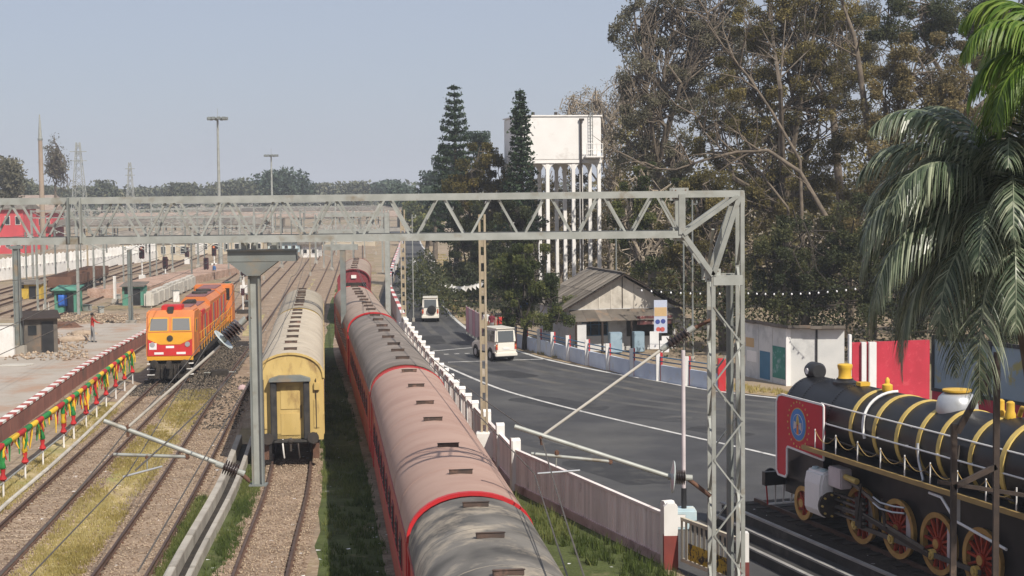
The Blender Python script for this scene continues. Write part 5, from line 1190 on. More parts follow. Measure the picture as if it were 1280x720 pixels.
# red wall with white pilasters, and red-framed poster board further on
RWY = 76.0
w0 = D(1064, 470, RWY).x; w1 = D(1157, 470, RWY+1.5).x; zr = hgt(1100, 428, RWY)
mat('wall_red', (0.48, 0.035, 0.06), (0.40, 0.03, 0.05), 1.2, 0.75, c3=(0.55, 0.08, 0.1), s3=2.5, rnd=0)
rw = thing('red_wall', 'bright red wall with white stripes behind the boiler', 'wall', (w0, RWY, 0))
m = MB(); m.beam((w0, RWY, zr/2), (w1, RWY+1.0, zr/2), 0.25, zr); m.build('panel', 'wall_red', rw, world=True)
for xx, ww in ((1062, 0.12), (1079, 0.22), (1090, 0.34)):
    x = D(xx, 470, RWY).x; m = MB(); m.box(x-ww/2, x+ww/2, RWY-0.2, RWY+0.15, 0, zr+(0.02 if ww > .2 else 0.4)); m.build('white_stripe', 'white_clean', rw, world=True)
PBY = 66.0
x0 = D(1166, 470, PBY+3).x; x1 = D(1330, 470, PBY-4).x
mat('poster_print', (0.30, 0.36, 0.40), (0.24, 0.30, 0.34), 0.7, 0.35, c3=(0.36, 0.31, 0.12), s3=0.9, t3=(0.52, 0.6))
po = thing('poster_board', 'large printed board in a black and red frame behind the steam dome', 'notice board', (x0, PBY+3, 0))
a = Vector((x0, PBY+3, 0)); b = Vector((x1, PBY-4, 0))
zb0 = hgt(1200, 488, PBY+2); zt0 = hgt(1200, 425, PBY+2)
def pbeam(name, z0, z1, mm, off, f0=0, f1=1):
    n = Vector((-(b-a).y, (b-a).x, 0)).normalized(); n = -n if n.y > 0 else n
    m = MB(); m.beam(a.lerp(b, f0)+n*off+Vector((0, 0, (z0+z1)/2)), a.lerp(b, f1)+n*off+Vector((0, 0, (z0+z1)/2)), 0.08, z1-z0); m.build(name, mm, po, world=True)
pbeam('plinth_wall', 0, zb0-0.12, 'wall_red', 0.0); pbeam('print', zb0, zt0, 'poster_print', 0); pbeam('frame_bottom', zb0-0.12, zb0+0.02, 'black_paint', 0.05); pbeam('frame_top', zt0-0.02, zt0+0.15, 'black_paint', 0.05)
for f in (0.0, 0.46, 0.98): pbeam('frame_mullion', zb0, zt0, 'black_paint', 0.05, f, f+0.02)

# ================================================================== WATER TOWER
mat('tank_white', (0.82, 0.80, 0.78), (0.77, 0.75, 0.73), 0.6, 0.6, c3=(0.55, 0.5, 0.47), s3=0.5, t3=(0.6, 0.8), rnd=0.03)
WY = 150.0; kw = WY/FPX
wc = D(752, 250, WY); wt = thing('water_tower', 'white rectangular water tank raised on slender columns above the shop', 'water tower', (wc.x, WY, 0), R(11))
zt1 = hgt(700, 146, WY); zb1 = hgt(700, 200, WY); Wt = 100*kw/math.cos(R(11))+0.15; dw = 7.6     # local origin: front corner nearest the wood
m = MB(); m.box(-Wt, 0, 0, dw, zb1, zt1); tk = m.build('tank', 'tank_white', wt, bevel=0.08)
m = MB(); m.box(-Wt-0.1, 0.1, -0.1, dw+0.1, zt1, zt1+0.13); m.build('rim', 'tank_white', wt)
m = MB(); m.box(-Wt-0.05, 0.05, -0.05, dw+0.05, zb1-0.3, zb1-0.01); m.build('ring_beam', 'tank_white', wt)
cols = np.linspace(-Wt+0.2, -0.2, 4)
for y in (0.2, dw/2, dw-0.2):
    for x in cols:
        m = MB(); m.box(x-0.16, x+0.16, y-0.16, y+0.16, 0, zb1-0.3); m.build('column', 'tank_white', wt)
        for s_ in (-1, 1):
            if abs(x+s_*0.5+Wt/2) < Wt/2: m = MB(); m.prism([(x+s_*0.16, zb1-0.3), (x+s_*0.8, zb1-0.3), (x+s_*0.35, zb1-0.55), (x+s_*0.16, zb1-0.95)], y-0.12, y+0.12, 'Y'); m.build('haunch', 'tank_white', wt)
x = -2.0; m = MB(); m.tube((x, -0.2, 0), (x, -0.2, zt1-0.3), 0.10, n=8); m.tube((x-0.15, -0.2, zt1-0.3), (x+0.3, -0.2, zt1-0.3), 0.11); m.build('down_pipe', 'dark_iron', wt)
for x in (-1.15, -0.9):
    m = MB(); m.tube((x, -0.3, zb1+0.3), (x, -0.3, zt1+1.2), 0.035, n=6); m.build('ladder_rail', 'galv_dark', wt)
for k in range(14): m = MB(); m.tube((-1.15, -0.3, zb1+0.5+0.3*k), (-0.9, -0.3, zb1+0.5+0.3*k), 0.02, n=5); m.build('ladder_rung', 'galv_dark', wt)
m = MB(); m.box(-1.7, -0.05, -1.0, -0.06, zb1+0.2, zb1+0.32); m.build('platform', 'tank_white', wt)
for x in (-1.65, -1.15, -0.65, -0.1): m = MB(); m.tube((x, -0.95, zb1+0.3), (x, -0.95, zb1+1.5), 0.04, n=5); m.build('guard_post', 'white_clean', wt)
for z in (0.9, 1.45): m = MB(); m.tube((-1.65, -0.95, zb1+z), (-0.1, -0.95, zb1+z), 0.035, n=5); m.build('guard_rail', 'white_clean', wt)
for x in (-6.1, -3.9): m = MB(); m.tube((x, 2, zt1), (x, 2, zt1+0.5), 0.16, n=8); m.build('vent', 'dark_iron', wt)

# ================================================================== STRINGS OF BULBS AND BUNTING
mat('bulb_white', (0.85, 0.85, 0.85), (0.8, 0.8, 0.8), 3, 0.2)
mb = MB(); mb.lathe([(0.015, 0.05), (0.04, 0.015), (0.047, -0.025), (0.02, -0.065)], n=10); BULB = mb.mesh('bulb', 'bulb_white', smooth=60)
def bulb_string(label, a, b, n, sag):
    a = Vector(a); b = Vector(b); t = thing('bulb_string', label, 'string lights', a)
    pts = []
    for k in range(n*2+1):
        q = k/(n*2); p_ = a.lerp(b, q)-a; p_.z -= sag*4*q*(1-q); pts.append(p_)
        if k % 2: link('bulb', BULB, t, p_+Vector((0, 0, -0.1)), (random.uniform(-.3, .3), random.uniform(-.3, .3), 0))
    m = MB(); m.path(pts, 0.012, 4); m.build('cord', 'black_paint', t)
bulb_string('string of white bulbs hung past the shop gable', D(796, 360, 84), D(930, 364, 84), 11, 0.1)
bulb_string('string of white bulbs hung before the shed and trees', D(930, 364, 84), D(1075, 358, 80), 13, 0.15)
mb = MB(); mb.add([(-0.22, 0, 0), (0.22, 0, 0), (0.05, 0.02, -0.5), (-0.22, -0.01, 0), (0.22, -0.01, 0), (0.05, 0.01, -0.5)], [(0, 1, 2), (3, 5, 4), (0, 3, 4, 1), (1, 4, 5, 2), (2, 5, 3, 0)]); FLAG = mb.mesh('pennant', 'white_clean')
def bunting(label, a, b, n, sag):
    a = Vector(a); b = Vector(b); t = thing('bunting', label, 'bunting', a); pts = []
    for k in range(n*2+1):
        q = k/(n*2); p_ = a.lerp(b, q)-a; p_.z -= sag*4*q*(1-q); pts.append(p_)
        if k % 2: link('pennant', FLAG, t, p_, (random.uniform(-.5, .5), random.uniform(-.6, .6), random.uniform(-.6, .6)))
    m = MB(); m.path(pts, 0.02, 4); m.build('cord', 'white_paint', t)
bunting('white bunting slung across the far road', D(516, 322, 170), D(547, 350, 150), 9, 0.6)
bunting('white bunting slung from the road to the yellow-brown pole', D(547, 350, 150), D(604, 352, 118), 14, 0.5)
# ================================================================== PLATFORM AND GARLANDED BARRIER
mat('platform_top', (0.40, 0.35, 0.30), (0.34, 0.30, 0.25), 0.5, 0.9, bump=0.2, bscale=8, c3=(0.36, 0.24, 0.17), s3=0.25, t3=(0.5, 0.66), rnd=0)
mat('platform_face', (0.30, 0.13, 0.10), (0.22, 0.10, 0.08), 0.8, 0.9, bump=0.2, c3=(0.16, 0.1, 0.08), s3=0.6, rnd=0.08)
mat('edge_red', (0.40, 0.10, 0.08), (0.34, 0.09, 0.07), 2, 0.8); mat('cloth_green', (0.03, 0.25, 0.06), (0.025, 0.2, 0.05), 4, 0.75, rnd=0.2); mat('cloth_yellow', (0.75, 0.47, 0.03), (0.65, 0.4, 0.03), 4, 0.75, rnd=0.15); mat('cloth_red', (0.52, 0.03, 0.03), (0.42, 0.025, 0.025), 4, 0.75, rnd=0.15)
PHt = 0.85
edge_pts = [G(x, y, PHt) for x, y in ((-60, 566), (0, 528), (60, 487), (100, 460), (140, 436), (178, 416), (200, 404))]
pf_ = bpy.data.meshes.new('platform')
mb = MB(); n = len(edge_pts)
vs = []
for p in edge_pts: vs += [(p.x, p.y, PHt), (p.x-22-0.28*(p.y-60), p.y+4, PHt), (p.x, p.y, 0)]
fs = []
for i in range(n-1): fs += [(3*i, 3*i+3, 3*i+4, 3*i+1)]
mb.add(vs, fs); o = struct(mb.build('platform', 'platform_top', fix=False))
for i in range(n-1):
    a, b = edge_pts[i], edge_pts[i+1]; k = max(1, int((b-a).length/1.5))
    for j in range(k):
        p_, q_ = a.lerp(b, j/k), a.lerp(b, (j+1)/k-0.004)
        m = MB(); m.beam(Vector((p_.x, p_.y, PHt/2-0.06)), Vector((q_.x, q_.y, PHt/2-0.06)), 0.2, PHt-0.12); m.build('face_block', 'platform_face', o)
    k = max(1, int((b-a).length/0.75))
    for j in range(k):
        p_, q_ = a.lerp(b, j/k), a.lerp(b, (j+1)/k-0.004)
        m = MB(); m.beam(Vector((p_.x-0.05, p_.y, PHt-0.02)), Vector((q_.x-0.05, q_.y, PHt-0.02)), 0.34, 0.1); m.build('edge_stone', 'edge_red' if j % 2 else 'white_paint', o)
# barrier posts
pb_px = [((4.6, 623), 547), ((32, 600), 531), ((54, 582), 522), ((80, 560), 504), ((92.5, 549), 497), ((108, 535), 487), ((121, 522), 478), ((133, 510), 470), ((145, 499), 462), ((156, 489), 455), ((166, 480), 448)]
first = G(-40, 661); posts = [(first, None)] + [(G(*b_), t_) for b_, t_ in pb_px]
gb = thing('garlanded_barrier', 'barrier rail wrapped in green, yellow and red cloth along the pit track', 'barrier', posts[1][0])
BH = 1.85; CL_ = ('cloth_green', 'cloth_yellow', 'cloth_red')
for i, (p, t_) in enumerate(posts):
    m = MB(); m.tube(p, p+Vector((0, 0, BH)), 0.035, n=8); m.build('post', 'white_paint', gb, world=True)
    # cloth bands tied round the post and hanging strips
    cz = BH-0.02; seq = ('cloth_yellow', 'cloth_green', 'cloth_red') if i % 2 else ('cloth_green', 'cloth_yellow', 'cloth_red')
    for k, c in enumerate(seq):
        h_ = 0.42; m = MB(); m.lathe([(0.05, cz-h_), (0.10+0.02*k, cz-h_*0.8), (0.07, cz-h_*0.4), (0.10, cz)], p, 'Z', 10); m.build('post_wrap', c, gb, world=True, smooth=60); cz -= h_*0.97
    for k in range(4):
        q = p+Vector((random.uniform(-.14, .14), random.uniform(-.12, .12), BH-0.05)); L_ = random.uniform(0.4, 1.0); w_ = 0.05
        e = q+Vector((random.uniform(-.12, .12), random.uniform(-.08, .08), -L_)); mid = q.lerp(e, 0.5)+Vector((random.uniform(-.06, .06), 0, 0))
        m = MB(); m.path([q, mid, e], [w_*0.6, w_, w_*0.5], 5); m.build('streamer', CL_[(i+k) % 3 if k else 1], gb, world=True)
for i in range(len(posts)-1):
    a, b = posts[i][0], posts[i+1][0]
    for j in range(3):
        p_, q_ = a.lerp(b, j/3), a.lerp(b, (j+1)/3)
        m = MB(); m.path([p_+Vector((0, 0, BH)), p_.lerp(q_, 0.5)+Vector((0, 0, BH-0.02)), q_+Vector((0, 0, BH))], [0.10, 0.12, 0.10], 9); m.build('rail_wrap', CL_[(i*3+j) % 3], gb, world=True, smooth=60)
    for j in range(7):
        q = a.lerp(b, (j+random.random())/7)+Vector((random.uniform(-.06, .06), 0, BH)); L_ = random.uniform(0.3, 0.95); e = q+Vector((random.uniform(-.15, .15), random.uniform(-.08, .08), -L_)); w_ = random.uniform(0.03, 0.055)
        m = MB(); m.path([q, q.lerp(e, 0.4)+Vector((random.uniform(-.07, .07), 0, 0)), e], [w_*0.6, w_, w_*0.5], 5); m.build('streamer', CL_[(i+j) % 3], gb, world=True)
    m = MB(); m.tube(a+Vector((0, 0, 0.55)), b+Vector((0, 0, 0.55)), 0.03, n=6); m.build('lower_rail', 'galv', gb, world=True)
# long white pipe on the ground along the barrier
pp = [G(x, y)+Vector((0.15, 0, 0.1)) for x, y in ((-40, 672), (4, 632), (54, 590), (92, 556), (133, 517), (166, 485))]
t = thing('ground_pipe', 'long pale pipe lying along the foot of the garlanded barrier', 'pipe', pp[0])
for a, b in zip(pp, pp[1:]): m = MB(); m.tube(a, b, 0.075, n=8); m.build('pipe_length', 'concrete_pale', t, world=True, smooth=40)

# ================================================================== LEFT YARD: HUTS, POLES, SIGNALS, WALLS
mat('hut_green', (0.10, 0.28, 0.20), (0.08, 0.23, 0.17), 1.5, 0.8, c3=(0.2, 0.22, 0.17), s3=1.5); mat('tarp_blue', (0.04, 0.14, 0.5), (0.03, 0.11, 0.4), 2, 0.6); mat('hut_yellow', (0.55, 0.38, 0.06), (0.45, 0.3, 0.05), 2, 0.8)
mat('cloth_pink', (0.55, 0.4, 0.4), (0.48, 0.34, 0.34), 2, 0.85); mat('cream_wall', (0.55, 0.48, 0.37), (0.45, 0.39, 0.3), 0.5, 0.9, c3=(0.34, 0.28, 0.21), s3=0.5, rnd=0.08)
def hut(px, py, W, Dp, Hh, mm, roofm, label, extra=None, rz=0.0, h=0.0, door='black_paint'):
    p = G(px, py, h); t = thing('hut', label, 'hut', p, rz); wn_ = int(max(2, W/0.8))
    for i in range(wn_): m = MB(); m.box(-W/2+W*i/wn_+0.01, -W/2+W*(i+1)/wn_-0.01, 0, 0.06, 0, Hh); m.build('front_board', mm, t)
    for s in (-1, 1): m = MB(); m.box(s*W/2-0.03, s*W/2+0.03, 0.03, Dp, 0, Hh); m.build('side_wall', mm, t)
    m = MB(); m.box(-W/2, W/2, Dp-0.06, Dp, 0, Hh); m.build('back_wall', mm, t)
    m = MB(); m.prism([(-0.35, Hh-0.02), (Dp+0.25, Hh+0.3), (Dp+0.25, Hh+0.36), (-0.35, Hh+0.04)], -W/2-0.2, W/2+0.2, 'X'); m.build('roof', roofm, t)
    m = MB(); m.box(W*0.02, W*0.02+0.7, -0.03, 0.02, 0, min(1.9, Hh-0.2)); m.build('door', door, t)
    m = MB(); m.box(-W*0.4, -W*0.4+0.5, -0.03, 0.02, 1.1, 1.7); w = m.build('window', 'window_dark', t)
    return t
hut(82, 391, 1.9, 2.0, 2.0, 'hut_green', 'hut_green', 'green hut with a blue sheet on its front beside the platform', h=0.0)
t = bpy.data.objects.new('x', None) if False else None
p = G(80, 391); tb = thing('blue_tarp', 'blue sheet hung on the green hut', 'sheet', (p.x-0.1, p.y-0.1, 0.6)); 
m = MB(); vs = []
for i in range(7):
    for j in range(5): vs.append((-0.35+0.8*i/6, -0.04-0.04*math.sin(i*1.9+j), 1.0*j/4))
m.add(vs, [(i*5+j, (i+1)*5+j, (i+1)*5+j+1, i*5+j+1) for i in range(6) for j in range(4)]); o = m.build('sheet', 'tarp_blue', tb, smooth=60); sm_ = o.modifiers.new('t', 'SOLIDIFY'); sm_.thickness = 0.02
hut(166, 382, 1.9, 1.8, 1.8, 'hut_green', 'tin_dark', 'small green and grey hut behind the orange locomotive cab', h=0.0)
hut(36, 374, 2.4, 2.0, 1.5, 'hut_yellow', 'tin_dark', 'yellow-boarded hut behind the leaning lean-to', h=0.0)
hut(52, 441, 1.9, 1.8, 2.1, 'tin_dark', 'timber_dark', 'dark sheet lean-to with bamboo poles on the platform', rz=R(20), h=PHt)
p = G(48, 425, PHt)
t = thing('hung_cloth', 'pale pink cloth hung on poles beside the lean-to', 'cloth', (p.x, p.y-0.6, PHt)); zc = hgt(48, 405, p.y)-PHt
for x in (-0.45, 0.5): m = MB(); m.tube((x, 0, 0), (x, 0, zc+0.9), 0.04, n=6); m.build('pole', 'timber_dark', t)
vs = []; m = MB()
for i in range(7):
    for j in range(4): vs.append((-0.45+0.95*i/6, 0.04*math.sin(i*2.1+j), zc-0.2+0.95*j/3))
m.add(vs, [(i*4+j, (i+1)*4+j, (i+1)*4+j+1, i*4+j+1) for i in range(6) for j in range(3)]); o = m.build('cloth', 'cloth_pink', t, smooth=60); o.modifiers.new('t', 'SOLIDIFY').thickness = 0.015
for k, (px, yb, yt) in enumerate(((50, 437, 385), (56, 436, 380), (62, 432, 378))):
    p = G(px, yb, PHt); t = thing('bamboo_pole', ('bamboo pole propped by the pink cloth', 'second bamboo pole beside the pink cloth', 'bamboo pole at the corner of the lean-to')[k], 'pole', p); z = hgt(px, yt, p.y)-PHt; m = MB(); m.path([(0, 0, 0), (0.03, 0, z*0.5), (0.0, 0, z)], [0.055, 0.05, 0.035], 7); m.build('cane', 'concrete_pale', t); m = MB(); m.lathe([(0.07, -0.03), (0.07, 0.03)], (0.03, 0, z*0.5), n=8); m.build('binding', 'rust', t)
# white wall stub at the platform's back
p = G(6, 446, PHt); t = thing('white_wall', 'whitewashed wall stub at the back of the platform beside the grey mast', 'wall', p)
m = MB(); m.box(-5, 0.55, 0, 0.25, 0, 1.9); m.build('wall', 'white_paint', t); m = MB(); m.box(-5, 0.62, -0.06, 0.31, 1.9, 2.0); m.build('coping', 'concrete_pale', t)
m = MB(); m.box(-0.1, 0.1, -0.02, 0.0, 0.2, 1.7)
# litter on the platform
mat('sack_blue', (0.05, 0.16, 0.45), (0.04, 0.12, 0.36), 3, 0.7)
def heap(px, py, r_, hh, mm, label, h=PHt, name='sack', cat='sack'):
    p = G(px, py, h); t = thing(name, label, cat, p); m = MB(); n = 14; vs = []; rows = 5
    for i in range(rows):
        f = i/(rows-1); rr = r_*math.cos(f*1.4)**0.7
        for j in range(n): a = 2*math.pi*j/n; q = rr*(1+random.uniform(-.16, .16)); vs.append((q*math.cos(a)*1.3, q*math.sin(a)*0.8, hh*math.sin(f*1.5)+random.uniform(-.02, .02)*(i > 0)))
    m.add(vs, [(i*n+j, i*n+(j+1) % n, (i+1)*n+(j+1) % n, (i+1)*n+j) for i in range(rows-1) for j in range(n)]+[tuple((rows-1)*n+j for j in range(n))]); m.build('bag', mm, t, smooth=60)
    m = MB(); m.lathe([(0.03, hh*0.9), (0.06, hh*1.15)], n=8); m.build('tied_neck', mm, t)
heap(23, 441, 0.5, 0.42, 'sack_blue', 'blue sack lying at the foot of the grey mast')
p = G(20, 457, PHt); t = thing('pale_board', 'pale flat boards lying on the platform', 'board', (p.x, p.y, PHt))
for k in range(3): m = MB(); m.box(-0.9+0.1*k, 0.7+0.1*k, -0.5+0.35*k, -0.2+0.35*k, 0.01, 0.06); m.build('plank', 'concrete_pale', t)
heap(66, 430, 0.35, 0.5, 'rust', 'brown rubble sack beside the lean-to'); heap(92, 426, 0.8, 0.35, 'sleeper', 'heap of old sleeper chips on the platform', name='rubble_heap', cat='heap'); heap(104, 418, 0.7, 0.3, 'sleeper', 'low heap of chips by the standing person', name='rubble_heap', cat='heap'); heap(80, 409, 1.0, 0.4, 'rust', 'brown scrap heap below the green hut', name='rubble_heap', cat='heap')
# scrap sleepers lying about
rs = random.Random(5)
for k in range(8):
    p = G(74+k*9, 398+rs.uniform(0, 22), PHt if False else 0.02); t = thing('old_sleeper', 'weathered loose sleeper in the scrap between the platform and the huts', 'sleeper', p, rs.uniform(0, 3), 'loose sleepers in the scrap')
    m = MB(); m.box(-1.1, 1.1, -0.12, 0.12, 0, 0.16); m.build('timber', 'sleeper', t, bevel=0.02); m = MB(); m.box(-0.5, -0.4, -0.125, 0.125, 0.16, 0.19); m.box(0.4, 0.5, -0.125, 0.125, 0.16, 0.19); m.build('rail_seat', 'rust', t)

# masts
def yard_mast(px, yb, yt, w, label, mm='galv_dark', arms=1, h=0.0, head=False):
    p = G(px, yb, h); z = hgt(px, yt, p.y)-h; t = thing('yard_mast', label, 'mast', p)
    for s in (-1, 1): m = MB(); m.box(s*w/2-0.025, s*w/2+0.025, -w/2, w/2, 0, z); m.build('flange', mm, t)
    m = MB(); m.box(-w/2, w/2, -0.02, 0.02, 0, z); m.build('web', mm, t)
    m = MB(); m.cbox((0, 0, 0.25), w*2.6, w*2.6, 0.5); m.build('footing', 'concrete', t)
    for k in range(arms):
        s = -1 if k % 2 else 1
        m = MB(); m.tube((0, 0, z-0.3-0.8*k), (s*1.9, 0, z-0.75-0.8*k), 0.035, n=6); m.tube((0, 0, z-1.5-0.8*k), (s*1.9, 0, z-0.8-0.8*k), 0.03, n=6); m.lathe([(0.05, 0), (0.12, 0.1), (0.05, 0.2), (0.12, 0.3), (0.05, 0.4)], (s*0.25, 0, z-0.6-0.8*k), 'Z', 8); m.build('arm', 'galv', t)
    if head: m = MB(); m.box(-0.4, 0.4, -0.12, 0.12, z, z+0.18); m.build('cap', mm, t)
    return t
yard_mast(24, 442, 311, 0.36, 'stout grey steel mast beside the blue sack', h=PHt, arms=0, head=True)
yard_mast(164, 408, 312, 0.28, 'dark steel mast standing beside the small green hut', arms=0)
yard_mast(48, 400, 296, 0.12, 'slim mast behind the pink cloth', 'galv', 1); yard_mast(57, 392, 292, 0.12, 'slim mast beside the yellow hut', 'galv', 0)
yard_mast(131, 372, 285, 0.14, 'slim mast between the two green huts', 'galv', 2); yard_mast(144, 380, 345, 0.2, 'short white marker mast with yellow foot', 'white_paint', 0)
yard_mast(118, 365, 292, 0.14, 'slim mast at the palisade wall corner', 'galv', 1); yard_mast(205, 338, 262, 0.16, 'far slim mast beside a signal with red lamp', 'galv', 2)
yard_mast(415, 338, 300, 0.2, 'far mast between tracks behind the cream-roofed coaches', 'galv', 2); yard_mast(395, 330, 268, 0.2, 'farther mast on the curve of tracks', 'galv', 2)
yard_mast(442, 330, 262, 0.2, 'far mast behind the dark red coach', 'galv', 1); yard_mast(352, 335, 260, 0.2, 'far mast beside the curved tracks', 'galv', 2); yard_mast(248, 335, 258, 0.2, 'far mast in the middle of the yard', 'galv', 2); yard_mast(300, 325, 262, 0.2, 'far mast near the platform canopies', 'galv', 1)
yard_mast(228, 322, 264, 0.18, 'far mast before the canopies', 'galv', 2); yard_mast(85, 340, 265, 0.18, 'far mast at the white palisade wall', 'galv', 1); yard_mast(376, 322, 262, 0.2, 'far mast at the end of the curve', 'galv', 1)
rm = random.Random(21)
for k, (px_, yb_, yt_) in enumerate(((34, 372, 290), (70, 352, 286), (102, 356, 300), (110, 345, 285), (155, 362, 306), (188, 352, 288), (196, 345, 272), (216, 340, 280), (240, 352, 300), (256, 338, 275), (286, 345, 285), (290, 330, 268), (318, 332, 275), (330, 350, 298), (365, 326, 272), (388, 345, 300), (405, 335, 285), (456, 322, 280), (470, 318, 270))):
    w_, mm_, ar_ = rm.choice((0.1, 0.12, 0.14)), rm.choice(('galv', 'galv_dark', 'pole_ochre')), rm.choice((0, 1, 1, 2))
    yard_mast(px_, yb_, yt_, w_, 'slim %s mast %s among the distant yard tracks' % ({'galv': 'pale grey', 'galv_dark': 'dark grey', 'pole_ochre': 'yellow-brown'}[mm_], ('without arms', 'with one bracket arm', 'with two bracket arms')[ar_]), mm_, ar_)['group'] = 'slim masts among the distant yard tracks'
mat('wagon_brown', (0.17, 0.09, 0.06), (0.12, 0.065, 0.045), 1, 0.85)
for k, (y_, lb_) in enumerate(((168, 'nearest the brown platform'), (181, 'coupled behind the brown wagon'))):
    lnw = fan[1]; t = thing('goods_wagon', 'low brown open wagon on a yard track '+lb_, 'wagon', (lnw(y_), y_, 0), -lnw.head(y_))
    m = MB(); m.box(-1.2, 1.2, -5.6, 5.6, 1.0, 1.2); m.build('floor', 'rust', t)
    for s_ in (-1, 1):
        m = MB(); m.box(s_*1.2-0.04, s_*1.2+0.04, -5.6, 5.6, 1.2, 2.1); m.build('side', 'wagon_brown', t); m = MB(); m.box(-1.16, 1.16, s_*5.6-0.04, s_*5.6+0.04, 1.2, 2.1); m.build('end', 'wagon_brown', t)
        for q in range(6): m = MB(); m.box(s_*1.25-0.03, s_*1.25+0.03, -5.2+2.08*q-0.06, -5.2+2.08*q+0.06, 1.1, 2.12); m.build('stake', 'rust', t)
    for yy in (-3.8, 3.8): link('bogie', BOGIE, t, (0, yy, 0))
# second drop arm seen against the red train
YG2 = 86.0; X2 = D(428, 360, YG2).x; z2t = hgt(428, 316, YG2); z2b = hgt(428, 410, YG2)
t = thing('far_gantry', 'second gantry with a hanging arm above the tan-roofed coach', 'gantry', (D(484, 300, YG2).x, YG2, 0))
xa, xb = D(398, 300, YG2).x, D(484, 300, YG2).x; zg = hgt(428, 309, YG2)
for z in (zg, zg+0.9): m = MB(); m.beam((D(405, 300, YG2).x, YG2, zg), (D(447, 300, YG2).x, YG2, zg), 0.3, 0.3); 
m.build('beam', 'galv', t, world=True)
m = MB(); m.beam((D(428, 300, YG2).x, YG2, z2b), (D(428, 300, YG2).x, YG2, z2t+0.3), 0.28, 0.24, (0, 1, 0)); m.build('drop_arm', 'galv_dark', t, world=True)
zg2 = hgt(428, 292, YG2)
m = MB(); m.beam((xa, YG2, zg2+0.1), (xb, YG2, zg2+0.1), 0.2, 0.25); m.build('lower_chord', 'galv', t, world=True)
m = MB(); m.beam((xa, YG2, zg2+1.0), (xb, YG2, zg2+1.0), 0.2, 0.2); m.build('upper_chord', 'galv', t, world=True)
n = 8
for i in range(n):
    p_, q_ = xa+(xb-xa)*i/n, xa+(xb-xa)*(i+1)/n
    m = MB(); m.beam((p_, YG2, zg2+(0.1 if i % 2 else 1.0)), (q_, YG2, zg2+(1.0 if i % 2 else 0.1)), 0.06, 0.06); m.build('diagonal', 'galv', t, world=True)
for x in (xb,): m = MB(); m.box(x-0.13, x+0.13, YG2-0.13, YG2+0.15, 0, zg2+1.1); m.build('leg', 'galv', t, world=True)
for x in (D(416, 300, YG2).x, D(440, 300, YG2).x): m = MB(); m.beam((x, YG2, zg), (x, YG2, zg2+0.1), 0.06, 0.06); m.build('hanger', 'galv', t, world=True)

def portal(Y_, px0, px1, z_, label):
    a_, b__ = D(px0, 300, Y_).x, D(px1, 300, Y_).x; t = thing('yard_portal', label, 'gantry', (a_, Y_, 0)); n = 18
    for x in (a_, b__): m = MB(); m.beam((x, Y_, 0), (x, Y_, z_+0.9), 0.22, 0.22); m.build('leg', 'galv', t, world=True)
    for z in (z_, z_+0.8): m = MB(); m.beam((a_, Y_, z), (b__, Y_, z), 0.12, 0.12); m.build('chord', 'galv', t, world=True)
    for i in range(n):
        p_, q_ = a_+(b__-a_)*i/n, a_+(b__-a_)*(i+1)/n; m = MB(); m.beam((p_, Y_, z_+(0.0 if i % 2 else 0.8)), (q_, Y_, z_+(0.8 if i % 2 else 0.0)), 0.06, 0.06); m.build('diagonal', 'galv', t, world=True)
    for i in (3, 7, 11, 15):
        x = a_+(b__-a_)*i/n; m = MB(); m.beam((x, Y_, z_), (x, Y_, z_-2.2), 0.12, 0.12); m.build('drop_arm', 'galv_dark', t, world=True); m = MB(); m.tube((x, Y_, z_-0.7), (x-1.6, Y_, z_-1.3), 0.04, n=6); m.tube((x, Y_, z_-2.0), (x-1.6, Y_, z_-1.35), 0.04, n=6); m.build('bracket', 'galv', t, world=True)
portal(138, 96, 318, 7.6, 'lattice portal across the yard tracks behind the orange locomotive')
portal(186, 40, 300, 7.8, 'lattice portal across the middle of the yard')
portal(205, 318, 478, 7.8, 'lattice portal beyond the dark red coach')
portal(262, 190, 420, 8.0, 'farthest lattice portal before the station canopies')
for k, (ln_, lb_) in enumerate(((fan[0], 'first'), (fan[1], 'second'), (fan[2], 'third'))):
    wire('contact wire strung above the %s yard track' % lb_, [(ln_(y_), y_, 6.3) for y_ in (136, 186, 262, 320)], 0.022)
rk = random.Random(31)
for k in range(16):
    px_ = rk.uniform(105, 320); py_ = rk.uniform(342, 392); p = G(px_, py_); w_ = rk.uniform(0.35, 0.8); h_ = rk.uniform(0.4, 1.1)
    mm_ = rk.choice(('white_paint', 'rust', 'galv', 'soot', 'hut_green', 'concrete_pale')); t = thing('trackside_box', '%s %s trackside box with grey lid among the yard tracks' % ('tall' if h_ > 0.75 else 'low', {'white_paint': 'white', 'rust': 'rusty brown', 'galv': 'grey', 'soot': 'black', 'hut_green': 'green', 'concrete_pale': 'beige concrete'}[mm_]), 'box', p, rk.uniform(0, 3), 'trackside boxes among the yard tracks'); m = MB(); m.box(-w_/2, w_/2, -0.3, 0.3, 0, h_); m.build('case', mm_, t, bevel=0.03); m = MB(); m.box(-w_/2-0.05, w_/2+0.05, -0.35, 0.35, h_, h_+0.06); m.build('lid', 'galv_dark', t)
